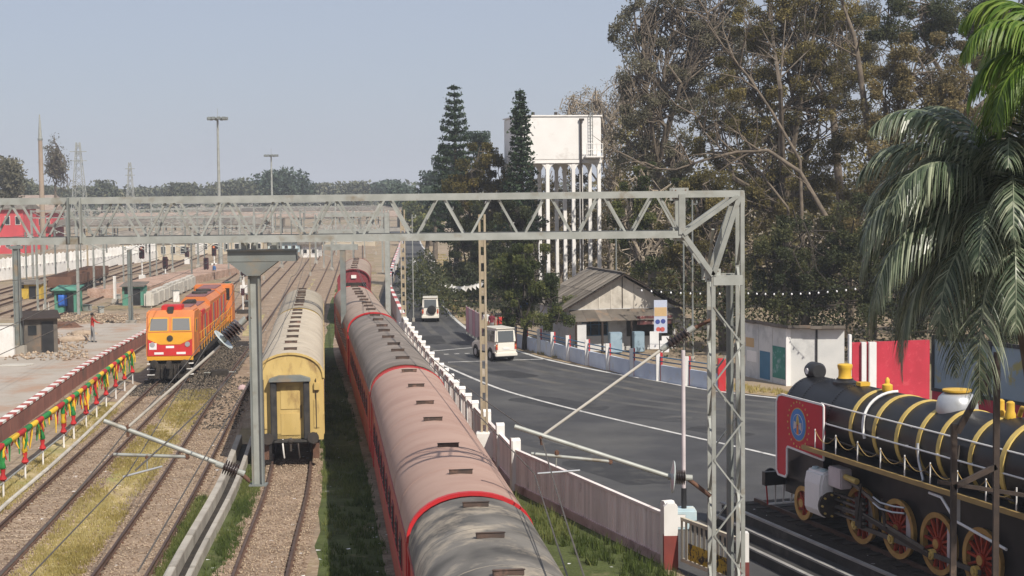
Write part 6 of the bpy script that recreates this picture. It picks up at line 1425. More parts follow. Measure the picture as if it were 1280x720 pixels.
# colour-light signals
mat('signal_dark', (0.06, 0.02, 0.025), (0.05, 0.02, 0.025), 3, 0.6); mat('sig_orange', (0.75, 0.25, 0.1), (0.7, 0.2, 0.1), 3, 0.5)
def signal(px, yb, yt, label, num=True):
    p = G(px, yb); z = hgt(px, yt, p.y); t = thing('colour_signal', label, 'signal', p, group='colour light signals in the yard')
    m = MB(); m.tube((0, 0, 0), (0, 0, z), 0.09, 0.07, n=8); m.build('post', 'white_paint', t)
    m = MB(); m.box(-0.32, 0.32, -0.12, 0.12, z-0.9, z+0.6); hd = m.build('head', 'signal_dark', t, bevel=0.08)
    for k in range(3): m = MB(); m.lathe([(0.02, 0), (0.14, 0), (0.14, -0.1)], (0, -0.13, z+0.35-0.45*k), 'Y', 12); m.build('lamp', 'sig_orange' if (num and k == 0) else 'window_dark', hd)
    m = MB(); m.cbox((0, 0, 0.4), 0.7, 0.6, 0.8); m.build('relay_box', 'white_paint', t)
signal(178, 352, 314, 'signal with orange lamp beside the dark mast'); signal(268, 336, 312, 'signal with orange lamp before the canopies'); signal(234, 330, 314, 'dark signal on a white post in mid yard', False); signal(258, 346, 328, 'low dark signal beyond the orange locomotive roof', False); signal(207, 350, 327, 'low dark signal in front of the brown platform', False); signal(305, 366, 334, 'dark signal on white post beside the flared drop arm head', False)
# point lever stand with white post right of the diesel
p = G(304, 392); t = thing('ground_signal', 'white ground signal post between the diesel and the drop arm', 'signal', p); z = hgt(304, 350, p.y)
m = MB(); m.tube((0, 0, 0), (0, 0, z), 0.06, n=8); m.build('post', 'white_paint', t); m = MB(); m.box(-0.15, 0.15, -0.1, 0.1, z*0.55, z*0.75); m.build('box', 'signal_dark', t); m = MB(); m.box(-0.5, 0.6, -0.3, 0.3, 0, 0.35); m.build('point_machine', 'dark_iron', t, bevel=0.04)
# oily parts lying by the diesel's rails
p = G(275, 470); t = thing('point_machine', 'oily black point machine between the diesel and the drain', 'machine', p, R(10)); m = MB(); m.box(-0.5, 0.5, -0.4, 0.4, 0.02, 0.35); m.build('case', 'soot', t, bevel=0.04); m = MB(); m.tube((-0.9, 0.1, 0.2), (0.9, 0.1, 0.2), 0.03); m.build('rod', 'galv', t)
heap(303, 487, 0.18, 0.25, 'cloth_pink', 'small pink bag beside the drain', h=0.02); heap(262, 448, 0.3, 0.22, 'soot', 'black oily sack next to the diesel', h=0.02)

# white palisade wall beyond the yard
a, b = G(-10, 352), G(255, 318); t = thing('white_palisade_wall', 'long white wall with pointed pickets behind the yard tracks', 'wall', a)
d = b-a; n = 62; u = d/n
for i in range(n):
    m = MB(); m.beam(a+u*i+Vector((0, 0, 0.75)), a+u*(i+0.97)+Vector((0, 0, 0.75)), 0.2, 1.5); m.build('wall_panel', 'white_paint', t, world=True)
    q = a+u*(i+0.5); m = MB(); m.prism([(-0.32, 1.5), (0.32, 1.5), (0.32, 2.5), (0, 2.8), (-0.32, 2.5)], -0.08, 0.08, 'Y'); m.move(q); m.build('picket', 'white_paint', t, world=True)
# brown low platform beyond the diesel
a, b = G(170, 372), G(318, 338)
t = thing('brown_platform', 'low brown goods platform behind the orange locomotive', 'platform', a); d = b-a; nn = Vector((-d.y, d.x, 0)).normalized()
for i in range(10):
    p_, q_ = a.lerp(b, i/10), a.lerp(b, (i+0.985)/10)
    m = MB(); vs = [p_, q_, q_+nn*5, p_+nn*5]; m.add([Vector((v.x, v.y, 0)) for v in vs]+[Vector((v.x, v.y, 0.9)) for v in vs], [(0, 1, 5, 4), (1, 2, 6, 5), (2, 3, 7, 6), (3, 0, 4, 7), (4, 5, 6, 7)]); m.build('slab', 'path_red', t, world=True)
# pale tarpaulin pile behind the diesel
p0, p1 = G(186, 385), G(240, 360); t = thing('pale_wall_pile', 'long pale whitewashed bank beside the orange locomotive', 'bank', p0); n = 9; d = (p1-p0)/n
for i in range(n): m = MB(); m.beam(p0+d*i+Vector((0, 0, 0.75)), p0+d*(i+0.98)+Vector((0, 0, 0.75+random.uniform(-.08, .08))), 0.9, 1.5); m.build('block', 'concrete_pale', t, world=True, bevel=0.2)

# ---- station canopies and buildings far away
def canopy(x0, x1, ybase, W, Hh, label, mm='tin', n=12, wallm=None):
    a, b = G(x0, ybase), G(x1, ybase-2); t = thing('platform_canopy', label, 'canopy', a); d = (b-a)/n; nn = Vector((0, 1, 0))
    for i in range(n):
        p_, q_ = a+d*i, a+d*(i+0.99)
        for s in (0, 1):
            z0, z1 = (Hh, Hh+1.1) if s == 0 else (Hh+1.1, Hh); y0_, y1_ = (0, W/2) if s == 0 else (W/2+0.01, W)
            m = MB(); vs = [p_+nn*y0_+Vector((0, 0, z0)), q_+nn*y0_+Vector((0, 0, z0)), q_+nn*y1_+Vector((0, 0, z1)), p_+nn*y1_+Vector((0, 0, z1))]
            m.add(vs+[v-Vector((0, 0, 0.25)) for v in vs], [(0, 1, 2, 3), (4, 7, 6, 5), (0, 4, 5, 1), (1, 5, 6, 2), (2, 6, 7, 3), (3, 7, 4, 0)]); m.build('roof_sheet', mm, t, world=True)
        m = MB(); m.box(p_.x-0.15, p_.x+0.15, p_.y+W/2-0.15, p_.y+W/2+0.15, 0, Hh+0.9); m.build('column', 'galv', t, world=True)
    m = MB(); vs = [a+Vector((0, 0, 0)), b, b+nn*W, a+nn*W]; m.add([Vector((v.x, v.y, 0.02)) for v in vs]+[Vector((v.x, v.y, 0.9)) for v in vs], [(0, 1, 5, 4), (1, 2, 6, 5), (2, 3, 7, 6), (3, 0, 4, 7), (4, 5, 6, 7)]); m.build('platform_slab', 'concrete', t, world=True)
    return t
canopy(60, 330, 312, 9, 4.6, 'nearer long platform canopy beyond the yard signals', 'tin', 14)
canopy(120, 500, 300, 10, 5.0, 'long pale platform canopy across the yard', 'roof_tan', 18)
canopy(230, 520, 291, 12, 5.6, 'farthest grey platform canopy before the tree line', 'tin', 12)
def building(x0, x1, yb, yt, dep, label, wallm, roofm, nwin, storeys=1):
    a, b = G(x0, yb), G(x1, yb); yy = a.y; z = hgt((x0+x1)/2, yt, yy); W = D(x1, yb, yy).x-D(x0, yb, yy).x
    t = thing('station_building', label, 'building', (D((x0+x1)/2, yb, yy).x, yy, 0))
    m = MB(); m.box(-W/2, W/2, 0, dep, 0, z); m.build('wall', wallm, t); m = MB(); m.prism([(-0.6, z-0.05), (dep+0.6, z-0.05), (dep+0.6, z+0.2), (dep/2, z+1.4), (-0.6, z+0.2)], -W/2-0.5, W/2+0.5, 'X'); m.build('roof', roofm, t)
    for st in range(storeys):
        zz = z*(st+0.3)/storeys
        for i in range(nwin):
            x = -W/2+W*(i+0.5)/nwin; m = MB(); m.box(x-W/nwin*0.25, x+W/nwin*0.25, -0.08, 0.02, zz, zz+z*0.4/storeys); w = m.build('window', 'white_paint', t); m = MB(); m.box(x-W/nwin*0.21, x+W/nwin*0.21, -0.11, -0.05, zz+0.1, zz+z*0.4/storeys-0.1); m.build('pane', 'window_dark', w)
    return t
mat('red_bright', (0.60, 0.08, 0.09), (0.5, 0.07, 0.08), 0.6, 0.8)
building(-60, 30, 318, 262, 8, 'red building at the far edge of the yard with pale windows', 'red_bright', 'tin', 7, 2)
building(38, 66, 312, 266, 8, 'red kiosk block beside the red building', 'red_bright', 'roof_tan', 3, 2)
building(-120, 62, 300, 252, 10, 'long cream shed behind the red building', 'cream_wall', 'roof_tan', 14)
building(250, 330, 318, 298, 6, 'cream quarters with pink doors beyond the signals', 'cream_wall', 'tin', 6); building(335, 372, 316, 302, 5, 'pale low office beyond the curved tracks', 'pale_blue', 'roof_tan', 4); building(376, 398, 322, 306, 5, 'small white hut on the track curve', 'white_paint', 'tin', 2); building(150, 235, 326, 300, 6, 'cream huts row behind the brown platform', 'cream_wall', 'tin', 7); building(400, 470, 308, 290, 6, 'low cream building at the end of the curve', 'cream_wall', 'tin', 5)

# ---- light masts, chimney, pylons
def flood_mast(px, ytop, depth, label, nl=10):
    X = D(px, 200, depth).x; z = hgt(px, ytop, depth); t = thing('flood_mast', label, 'light mast', (X, depth, 0))
    m = MB(); m.tube((0, 0, 0), (0, 0, z), 0.32, 0.14, n=10); m.build('shaft', 'galv', t, smooth=40)
    m = MB(); m.lathe([(1.0, -0.1), (1.05, 0), (1.0, 0.1)], (0, 0, z-0.2), n=16); m.build('crown_ring', 'galv_dark', t)
    for k in range(nl): a = 2*math.pi*k/nl; m = MB(); m.cbox((1.25*math.cos(a), 1.25*math.sin(a), z-0.25), 0.5, 0.5, 0.45); m.build('floodlight', 'galv_dark', t, bevel=0.05)
    m = MB(); m.tube((0, 0, z), (0, 0, z+1.2), 0.03, n=5); m.build('lightning_rod', 'galv', t)
flood_mast(273, 146, 230, 'tall floodlight mast with a ring of lamps over the yard'); flood_mast(339, 193, 330, 'farther floodlight mast with a ring of lamps by the round tree')
X = D(51, 200, 260).x; z = hgt(51, 143, 260); t = thing('brick_chimney', 'tall brown tapering chimney beside the red building', 'chimney', (X, 260, 0)); mat('chimney_brown', (0.33, 0.26, 0.2), (0.26, 0.2, 0.155), 0.3, 0.9)
m = MB(); m.tube((0, 0, 0), (0, 0, z-4), 0.5, 0.34, n=12); m.build('stack', 'chimney_brown', t, smooth=40); m = MB(); m.tube((0, 0, z-4), (0, 0, z), 0.34, 0.08, n=12); m.build('tip', 'galv', t); m = MB(); m.lathe([(0.42, z-4.2), (0.43, z-3.9)], n=12); m.build('collar', 'galv_dark', t)
def pylon(px, ytop, depth, w, label, mm='galv'):
    X = D(px, 200, depth).x; z = hgt(px, ytop, depth); t = thing('lattice_tower', label, 'tower', (X, depth, 0)); n = 12
    for sx in (-1, 1):
        for sy in (-1, 1): m = MB(); m.beam((sx*w, sy*w, 0), (sx*w*0.2, sy*w*0.2, z), 0.16, 0.16); m.build('leg', mm, t)
    m = MB()
    for k in range(n):
        f0, f1 = k/n, (k+1)/n; w0, w1 = w*(1-0.8*f0), w*(1-0.8*f1)
        for s in (-1, 1): m.beam((-w0, s*w0, z*f0), (w1, s*w1, z*f1), 0.1, 0.1); m.beam((w0, s*w0, z*f0), (-w1, s*w1, z*f1), 0.1, 0.1); m.beam((s*w0, -w0, z*f0), (s*w1, w1, z*f1), 0.1, 0.1)
    m.build('lattice', mm, t)['kind'] = 'stuff'
    for f in (0.8, 0.9): m = MB(); m.box(-w*1.0, w*1.0, -0.1, 0.1, z*f-0.1, z*f+0.1); m.build('cross_arm', mm, t)
    return t
pylon(98, 178, 420, 2.2, 'slim lattice tower beside the bare tree'); pylon(162, 203, 520, 1.6, 'farther lattice tower with panel aerials')
# ================================================================== TREES AND PLANTS
leafmat('leaf_olive', (0.05, 0.045, 0.016), (0.15, 0.128, 0.044), (0.36, 0.285, 0.105), 0.35)
leafmat('leaf_brown', (0.055, 0.045, 0.02), (0.155, 0.126, 0.055), (0.33, 0.255, 0.115), 0.35)
leafmat('leaf_grey', (0.07, 0.07, 0.045), (0.15, 0.14, 0.09), (0.25, 0.225, 0.15), 0.35)
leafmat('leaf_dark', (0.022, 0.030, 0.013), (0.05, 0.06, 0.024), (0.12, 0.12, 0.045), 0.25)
leafmat('leaf_green', (0.03, 0.045, 0.012), (0.085, 0.105, 0.03), (0.24, 0.23, 0.07), 0.3)
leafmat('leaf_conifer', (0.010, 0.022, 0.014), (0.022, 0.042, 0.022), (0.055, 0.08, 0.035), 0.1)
leafmat('leaf_golden', (0.05, 0.05, 0.014), (0.14, 0.115, 0.03), (0.28, 0.2, 0.05), 0.3)
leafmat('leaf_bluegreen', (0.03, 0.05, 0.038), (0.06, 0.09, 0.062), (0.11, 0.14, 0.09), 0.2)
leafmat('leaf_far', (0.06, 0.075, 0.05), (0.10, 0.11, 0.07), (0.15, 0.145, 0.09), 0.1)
leafmat('palm_leaf', (0.022, 0.036, 0.022), (0.085, 0.115, 0.068), (0.36, 0.39, 0.27), 0.15, 0.30)  # pale end of the ramp paints sunlit streaks into the leaflet colour
leafmat('palm_bright', (0.03, 0.07, 0.008), (0.09, 0.17, 0.02), (0.22, 0.3, 0.06), 0.35, 0.4)
leafmat('grass_dry', (0.28, 0.22, 0.07), (0.44, 0.36, 0.13), (0.54, 0.46, 0.22), 0.4, 0.8)
leafmat('grass_green', (0.05, 0.075, 0.018), (0.10, 0.135, 0.03), (0.2, 0.21, 0.07), 0.3, 0.8)
mat('bark', (0.16, 0.13, 0.10), (0.10, 0.08, 0.06), 2.5, 0.95, bump=0.4, c3=(0.24, 0.2, 0.16), s3=1.0, rnd=0.1)
mat('bark_pale', (0.36, 0.30, 0.23), (0.24, 0.2, 0.155), 2.5, 0.95, bump=0.3, rnd=0.1)
mat('bark_dark', (0.06, 0.05, 0.04), (0.04, 0.034, 0.028), 2.5, 0.95, bump=0.3, rnd=0.1)
RN = np.random.RandomState(11)
def leaf_mesh(name, C, size, tone, m, asp=0.45, droop=0.0, sizevar=0.4):
    n = len(C); N = RN.normal(size=(n, 3)); N[:, 2] += 0.5; N /= np.linalg.norm(N, axis=1)[:, None]
    A = RN.normal(size=(n, 3)); A[:, 2] -= droop*2; A -= N*(A*N).sum(1)[:, None]; A /= np.linalg.norm(A, axis=1)[:, None]+1e-9
    Bv = np.cross(N, A); s = size*(1+RN.uniform(-sizevar, sizevar, n))[:, None]
    V = np.empty((n, 4, 3)); V[:, 0] = C-A*s*0.5; V[:, 1] = C+Bv*s*asp*0.5; V[:, 2] = C+A*s*0.5; V[:, 3] = C-Bv*s*asp*0.5
    V[:, 1] += N*s*0.08; V[:, 3] += N*s*0.08
    me = bpy.data.meshes.new(name); me.vertices.add(4*n); me.vertices.foreach_set('co', V.astype(np.float32).ravel())
    me.loops.add(4*n); me.loops.foreach_set('vertex_index', np.arange(4*n, dtype=np.int32)); me.polygons.add(n)
    me.polygons.foreach_set('loop_start', np.arange(0, 4*n, 4, dtype=np.int32)); me.polygons.foreach_set('loop_total', np.full(n, 4, dtype=np.int32))
    me.update(calc_edges=True); at = me.attributes.new('tone', 'FLOAT', 'FACE'); at.data.foreach_set('value', np.clip(tone, 0, 1).astype(np.float32))
    me.materials.append(MATS[m]); return me
def clumps(blobs, per, shell=0.62):
    out = []
    for (c, r) in blobs:
        k = max(3, int(per*r[0]*r[2])); d = RN.normal(size=(k, 3)); d /= np.linalg.norm(d, axis=1)[:, None]
        rad = RN.uniform(shell**3, 1.08**3, k)**(1/3)
        out.append(np.array(c)+d*rad[:, None]*np.array(r))
    return np.concatenate(out)
LEAF_K = 2.5
def tree(label, base, blobs, leafm, barkm='bark', leaves=20000, lsize=0.24, csize=0.7, per=5.0, trunk_r=0.3, twigs=True, name='broadleaf_tree', group=None, cat='tree', droop=0.2, asp=0.45, shell=0.55, tone0=0.45, twig_r=0.03, ntw=260, lean=(0, 0)):
    """blobs: world-space (centre, radii) of the crown's masses"""
    big = leaves > 6000; leaves = int(leaves*(LEAF_K if big else 1.3)); per *= 0.98 if big else 1.2; lsize *= 0.78 if big else 1.0; csize *= 0.92; base = Vector(base); t = thing(name, label, cat, base, 0, group)
    bl = [(np.array(c)-np.array(base), np.array(r)) for c, r in blobs]
    Q = clumps(bl, per, shell); nq = len(Q)
    ctone = RN.uniform(-0.28, 0.28, nq)
    idx = RN.randint(0, nq, leaves); csz = csize*(0.6+0.8*RN.rand(nq))
    C = Q[idx]+np.clip(RN.normal(size=(leaves, 3)), -1.5, 1.5)*csz[idx][:, None]*np.array([0.55, 0.55, 0.42])
    if droop: C[:, 2] -= RN.rand(leaves)**2*droop
    tone = tone0+ctone[idx]+RN.normal(scale=0.16, size=leaves)
    C[:, 2] = np.maximum(C[:, 2], 0.15)
    link('crown', leaf_mesh('crown', C, lsize, tone, leafm, asp, droop), t)
    m = MB(); cen = np.mean([b[0] for b in bl], axis=0); low = min(b[0][2]-b[1][2] for b in bl); fork = max(1.0, low*0.8+0.2*cen[2])
    fk = np.array([cen[0]*0.35+lean[0], cen[1]*0.35+lean[1], fork])
    m.path([(0, 0, -0.1), (fk[0]*0.3, fk[1]*0.3, fork*0.4), tuple(fk*[0.8, 0.8, 0.8]), tuple(fk)], [trunk_r*1.25, trunk_r, trunk_r*0.85, trunk_r*0.75], 9)
    m.build('trunk', barkm, t, smooth=60)
    m = MB()
    for c, r in bl:
        mid = fk*0.45+c*0.55+RN.normal(size=3)*0.12*np.linalg.norm(c-fk)*np.array([1, 1, .5])
        P_ = [fk, fk*0.75+mid*0.25+RN.normal(size=3)*.15, mid, mid*0.4+c*0.6+RN.normal(size=3)*0.3, c+np.array([0, 0, r[2]*0.55])]
        m.path([tuple(p) for p in P_], [trunk_r*0.55, trunk_r*0.45, trunk_r*0.32, trunk_r*0.2, 0.03], 6)
        near_ = [q for q in Q if np.all(np.abs(q-c) < r*1.15)]
        if twigs and near_:
            k = max(3, int(ntw*r[0]*r[2]/sum(b[1][0]*b[1][2] for b in bl)))
            for _ in range(k):
                q = near_[RN.randint(len(near_))]; f = RN.rand(); s = np.array(P_[2])*(1-f)+np.array(P_[4])*f if RN.rand() < .6 else c+RN.normal(size=3)*r*0.3
                mm_ = (s+q)/2+RN.normal(size=3)*0.16*np.linalg.norm(q-s)
                m.path([tuple(s), tuple(mm_), tuple(q+ (q-c)*0.06)], [twig_r*1.8, twig_r*1.2, twig_r*0.5], 4, cap=False)
    m.build('branches', barkm, t, fix=False)
    return t
def pxb(depth, lst, dz=0.0):
    """crown masses measured in the photograph, at a tree's distance"""
    out = []
    for (x, y, rx, ry, *o) in lst:
        dd = depth+(o[0] if o else 0); c = D(x, y, dd); k = dd/FPX; out.append(((c.x, dd, max(c.z, 0.6)), (rx*k, max(rx, ry)*k*0.8, ry*k)))
    return out
# ---- the wood on the right
def T(label, x, depth, lst, *a, **k):
    X = D(x, 400, depth).x; return tree(label, (X, depth, 0), pxb(depth, lst), *a, **k)
WG = 'old trees of the wood behind the shop and sheds'
T('tall grey-leaved tree with sparse crown rising behind the water tank', 815, 128, [(800, 40, 32, 45), (850, 25, 50, 45), (790, 115, 30, 40, -3), (835, 120, 40, 45), (880, 80, 35, 60, 3), (800, 185, 35, 35), (850, 200, 35, 35, -4), (905, 30, 40, 50)], 'leaf_grey', 'bark', 20000, 0.26, 0.7, 3.2, 0.42, ntw=750, group=WG, tone0=0.5, twig_r=0.035)
T('broad olive tree with pale bare boughs above the gantry corner', 985, 112, [(930, 110, 40, 50), (985, 70, 50, 60), (1030, 150, 55, 50), (960, 190, 50, 45), (1050, 60, 45, 55), (900, 170, 35, 45, 3), (1000, 240, 60, 45), (930, 260, 45, 40), (960, 15, 45, 35), (1020, 5, 40, 35)], 'leaf_olive', 'bark', 46000, 0.21, 0.62, 3.6, 0.5, ntw=520, group=WG, tone0=0.48)
T('brown-leaved tree with dense upper crown behind the palm', 1130, 106, [(1100, 130, 45, 45), (1150, 90, 55, 50), (1180, 170, 50, 50), (1110, 210, 50, 45), (1210, 110, 45, 60), (1090, 270, 45, 45), (1250, 190, 45, 60), (1170, 260, 50, 50)], 'leaf_brown', 'bark', 42000, 0.22, 0.65, 3.4, 0.5, ntw=350, group=WG, tone0=0.5)
T('dark-leaved tree filling the top corner above the palm', 1200, 122, [(1150, 20, 55, 40), (1210, 40, 50, 50), (1260, 20, 50, 50), (1110, 20, 35, 35), (1290, 110, 40, 60), (1260, 70, 45, 40)], 'leaf_dark', 'bark', 24000, 0.26, 0.75, 3.0, 0.5, ntw=240, group=WG, tone0=0.6)
T('thin-crowned tree showing sky through grey twigs behind the olive tree', 1060, 135, [(1060, 25, 35, 40), (1090, 70, 35, 40), (1040, 100, 30, 35), (1000, 40, 30, 40), (910, 110, 30, 50), (940, 60, 30, 40)], 'leaf_grey', 'bark', 9000, 0.26, 0.7, 3.0, 0.4, ntw=420, group=WG, tone0=0.45)
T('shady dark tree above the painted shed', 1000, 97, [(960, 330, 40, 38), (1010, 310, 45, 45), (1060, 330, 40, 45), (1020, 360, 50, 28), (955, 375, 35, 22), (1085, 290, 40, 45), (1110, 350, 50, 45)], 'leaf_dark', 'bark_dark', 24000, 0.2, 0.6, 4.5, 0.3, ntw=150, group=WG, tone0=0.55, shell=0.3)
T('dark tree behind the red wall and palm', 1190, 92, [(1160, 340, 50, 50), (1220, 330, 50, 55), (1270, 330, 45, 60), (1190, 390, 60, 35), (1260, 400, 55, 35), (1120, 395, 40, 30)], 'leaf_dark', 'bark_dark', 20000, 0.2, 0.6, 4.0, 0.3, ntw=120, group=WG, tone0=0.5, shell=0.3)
T('olive thicket tree beside the gantry corner brace', 905, 102, [(890, 290, 35, 40), (860, 340, 32, 35), (905, 350, 30, 35), (845, 290, 28, 30), (925, 310, 30, 40), (880, 240, 30, 30)], 'leaf_olive', 'bark', 15000, 0.2, 0.6, 4.5, 0.28, ntw=200, group=WG, tone0=0.38)
T('leafy green thicket tree behind the shop gable', 800, 112, [(795, 320, 25, 28), (825, 310, 25, 35), (785, 270, 20, 30), (815, 260, 28, 30), (850, 250, 25, 28), (800, 225, 28, 22)], 'leaf_green', 'bark_pale', 14000, 0.2, 0.55, 4.5, 0.25, ntw=300, group=WG, tone0=0.4)
T('bare twiggy brown tree beside the water tank', 765, 166, [(765, 170, 20, 45), (775, 230, 25, 35), (745, 130, 25, 30, 4), (715, 128, 22, 16, 5), (785, 120, 18, 40)], 'leaf_brown', 'bark_pale', 3200, 0.2, 0.7, 4.0, 0.25, ntw=650, group=WG, tone0=0.5, twig_r=0.03)
T('brown wood edge tree behind the water tower columns', 700, 172, [(690, 300, 30, 50), (730, 290, 30, 50), (660, 300, 30, 50), (760, 310, 30, 40), (700, 240, 40, 30)], 'leaf_brown', 'bark', 12000, 0.3, 0.8, 3.0, 0.3, ntw=200, group=WG, tone0=0.3, shell=0.2)
# pale bare boughs in front of the olive crown
mat('bark_mid', (0.20, 0.16, 0.12), (0.11, 0.09, 0.07), 2.5, 0.95, bump=0.3)
def bough(label, pts, depth, r0_, nsub=14):
    P_ = [D(x, y, depth+random.uniform(-.5, .5)) for x, y in pts]; t = thing('bare_bough_tree', label, 'tree', (P_[0].x, P_[0].y, 0)); m = MB(); n = len(P_)
    m.path([Vector((P_[0].x, P_[0].y, 0)), Vector((P_[0].x+0.2, P_[0].y, P_[0].z*0.5))]+P_, [r0_*1.5, r0_*1.3]+[r0_*(1-0.8*i/(n-1)) for i in range(n)], 8); m.build('trunk', 'bark_mid', t, world=True, smooth=60)
    m = MB()
    for k in range(nsub):
        i = random.randrange(1, n-1); f = random.random(); s = P_[i].lerp(P_[i+1], f); dr_ = (P_[i+1]-P_[i]).normalized(); L_ = random.uniform(1.2, 3.5)
        d1 = (dr_*0.7+Vector((random.uniform(-.8, .8), random.uniform(-.6, .3), random.uniform(-.4, .9)))).normalized()
        q1 = s+d1*L_*0.5; d2 = (d1+Vector((random.uniform(-.5, .5), 0, random.uniform(-.4, .5)))).normalized(); q2 = q1+d2*L_*0.5; q3 = q2+(d2+Vector((random.uniform(-.6, .6), 0, random.uniform(-.5, .5)))).normalized()*L_*0.4
        m.path([s, q1, q2, q3], [0.07, 0.05, 0.032, 0.012], 5)
        for _ in range(3): e = q1.lerp(q2, random.random()); m.path([e, e+Vector((random.uniform(-.8, .8), random.uniform(-.4, .2), random.uniform(-.5, .7)))], [0.025, 0.01], 4)
    m.build('twigs', 'bark_mid', t, world=True, fix=False)['kind'] = 'stuff'
bough('leaning tree whose pale bare bough reaches over the gantry towards the tank', [(1060, 330), (1035, 275), (1000, 215), (960, 188), (920, 190), (880, 200), (845, 212), (810, 210)], 104, 0.19, 14)
bough('tree with pale forked limbs high in the olive crown', [(1000, 200), (965, 140), (935, 95), (905, 60), (885, 25), (880, -10)], 106, 0.11, 10)
bough('straight brown trunk rising through the thin crown gap', [(1090, 200), (1075, 90), (1068, 45), (1055, 10), (1045, -20)], 108, 0.24, 8)
bough('tree with slim pale limb curving beside the thicket', [(985, 260), (950, 215), (905, 190), (880, 165), (860, 125), (850, 100)], 105, 0.09, 10)
# ---- trees left of the tower
T('blue-green tree with rounded crown behind the pointed conifer', 575, 190, [(556, 200, 18, 22), (580, 185, 22, 22), (603, 180, 16, 18), (555, 232, 16, 18), (585, 225, 25, 25)], 'leaf_bluegreen', 'bark', 9000, 0.34, 0.8, 3.0, 0.3, ntw=60, tone0=0.45)
T('golden-olive tree below the pointed conifer', 600, 156, [(592, 218, 22, 26), (614, 206, 20, 24), (575, 245, 18, 22), (626, 238, 16, 28), (602, 265, 30, 25), (600, 190, 14, 12)], 'leaf_golden', 'bark', 13000, 0.28, 0.7, 3.5, 0.3, ntw=80, tone0=0.35)
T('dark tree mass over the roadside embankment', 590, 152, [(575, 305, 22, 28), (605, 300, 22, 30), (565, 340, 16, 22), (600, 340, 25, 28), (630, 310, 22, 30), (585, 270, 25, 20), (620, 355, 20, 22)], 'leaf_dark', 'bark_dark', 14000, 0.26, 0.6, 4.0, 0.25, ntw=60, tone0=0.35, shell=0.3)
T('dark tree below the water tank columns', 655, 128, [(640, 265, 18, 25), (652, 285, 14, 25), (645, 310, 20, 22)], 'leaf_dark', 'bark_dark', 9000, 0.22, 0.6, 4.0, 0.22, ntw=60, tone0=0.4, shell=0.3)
T('bushy roadside tree with sunlit olive top beside the white people carrier', 655, 104, [(650, 325, 26, 28), (672, 350, 22, 24), (630, 350, 20, 24), (655, 370, 30, 22), (690, 378, 22, 20), (640, 385, 24, 14), (668, 312, 14, 18), (702, 398, 14, 14, -4), (678, 400, 18, 12, -3), (650, 402, 20, 12), (628, 398, 16, 14)], 'leaf_green', 'bark_dark', 19000, 0.17, 0.45, 6.0, 0.16, ntw=100, tone0=0.32, shell=0.35)
# ---- conifers
def conifer(label, px, ytop, depth, ybot, hw, tiers, ragged=0.1, dens=26):
    X = D(px, 300, depth).x; zt_ = hgt(px, ytop, depth); zb_ = hgt(px, ybot, depth); t = thing('conifer', label, 'tree', (X, depth, 0)); k = depth/FPX
    m = MB(); m.path([(0, 0, 0), (0.05, 0, zt_*0.6), (0, 0, zt_)], [0.3, 0.18, 0.03], 8); m.build('trunk', 'bark_dark', t, smooth=60)
    C = []; tn = []; m = MB()
    for i in range(tiers):
        f = i/(tiers-1); z = zt_-0.5-(zt_-0.5-zb_)*f; L_ = hw*k*(0.10+0.9*f**0.8)*(1+random.uniform(-ragged, ragged)); nb = 7 if f > .1 else 5; a0 = random.uniform(0, 6)
        for b_i in range(nb):
            a = a0+2*math.pi*b_i/nb+random.uniform(-.15, .15); Lb = L_*random.uniform(1-ragged, 1.06); tilt = 0.10 if f > .3 else 0.3
            P_ = [Vector((math.cos(a)*Lb*q, math.sin(a)*Lb*q, z-0.10*Lb*math.sin(q*math.pi)+tilt*1.3*Lb*q*q)) for q in (0, .35, .7, 1.0)]
            m.path(P_, [0.05, 0.04, 0.03, 0.015], 4, cap=False); n = int(dens*(0.4+Lb/2.2))
            for _ in range(n):
                q = random.random()**0.55; c = P_[min(2, int(q*3))].lerp(P_[min(3, int(q*3)+1)], (q*3) % 1)
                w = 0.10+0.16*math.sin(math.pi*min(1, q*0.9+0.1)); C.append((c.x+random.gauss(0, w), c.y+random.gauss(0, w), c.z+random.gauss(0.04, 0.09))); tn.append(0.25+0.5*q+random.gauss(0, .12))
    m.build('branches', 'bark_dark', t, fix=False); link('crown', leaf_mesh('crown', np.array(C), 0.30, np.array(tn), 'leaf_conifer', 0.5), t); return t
conifer('tall conifer with neat spaced tiers left of the water tower', 570, 105, 168, 300, 38, 22, 0.08, 62)
conifer('slender ragged conifer before the water tank', 652, 110, 138, 300, 29, 30, 0.25, 44)
# ---- far tree line
far_specs = [(8, 225, 16, 30, 300, 'leaf_grey'), (130, 240, 16, 8, 520, 'leaf_far'), (225, 240, 14, 9, 560, 'leaf_far'), (300, 238, 22, 10, 560, 'leaf_far'), (338, 236, 12, 14, 500, 'leaf_far'), (357, 233, 34, 19, 480, 'leaf_bluegreen'), (278, 240, 18, 8, 600, 'leaf_far'), (405, 241, 22, 6, 620, 'leaf_far'), (450, 240, 22, 8, 600, 'leaf_far'), (485, 238, 18, 9, 560, 'leaf_bluegreen'), (500, 245, 16, 18, 420, 'leaf_bluegreen'), (520, 262, 14, 22, 330, 'leaf_green'), (190, 243, 26, 5, 640, 'leaf_far'), (60, 243, 26, 6, 520, 'leaf_far'), (100, 246, 30, 5, 560, 'leaf_far'), (540, 235, 12, 16, 300, 'leaf_bluegreen'), (25, 240, 16, 10, 420, 'leaf_far'), (250, 245, 40, 5, 640, 'leaf_far'), (160, 246, 40, 4, 640, 'leaf_far'), (340, 246, 50, 5, 640, 'leaf_far'), (430, 247, 50, 5, 640, 'leaf_far'), (535, 280, 12, 20, 260, 'leaf_green'), (545, 255, 12, 20, 240, 'leaf_bluegreen')]
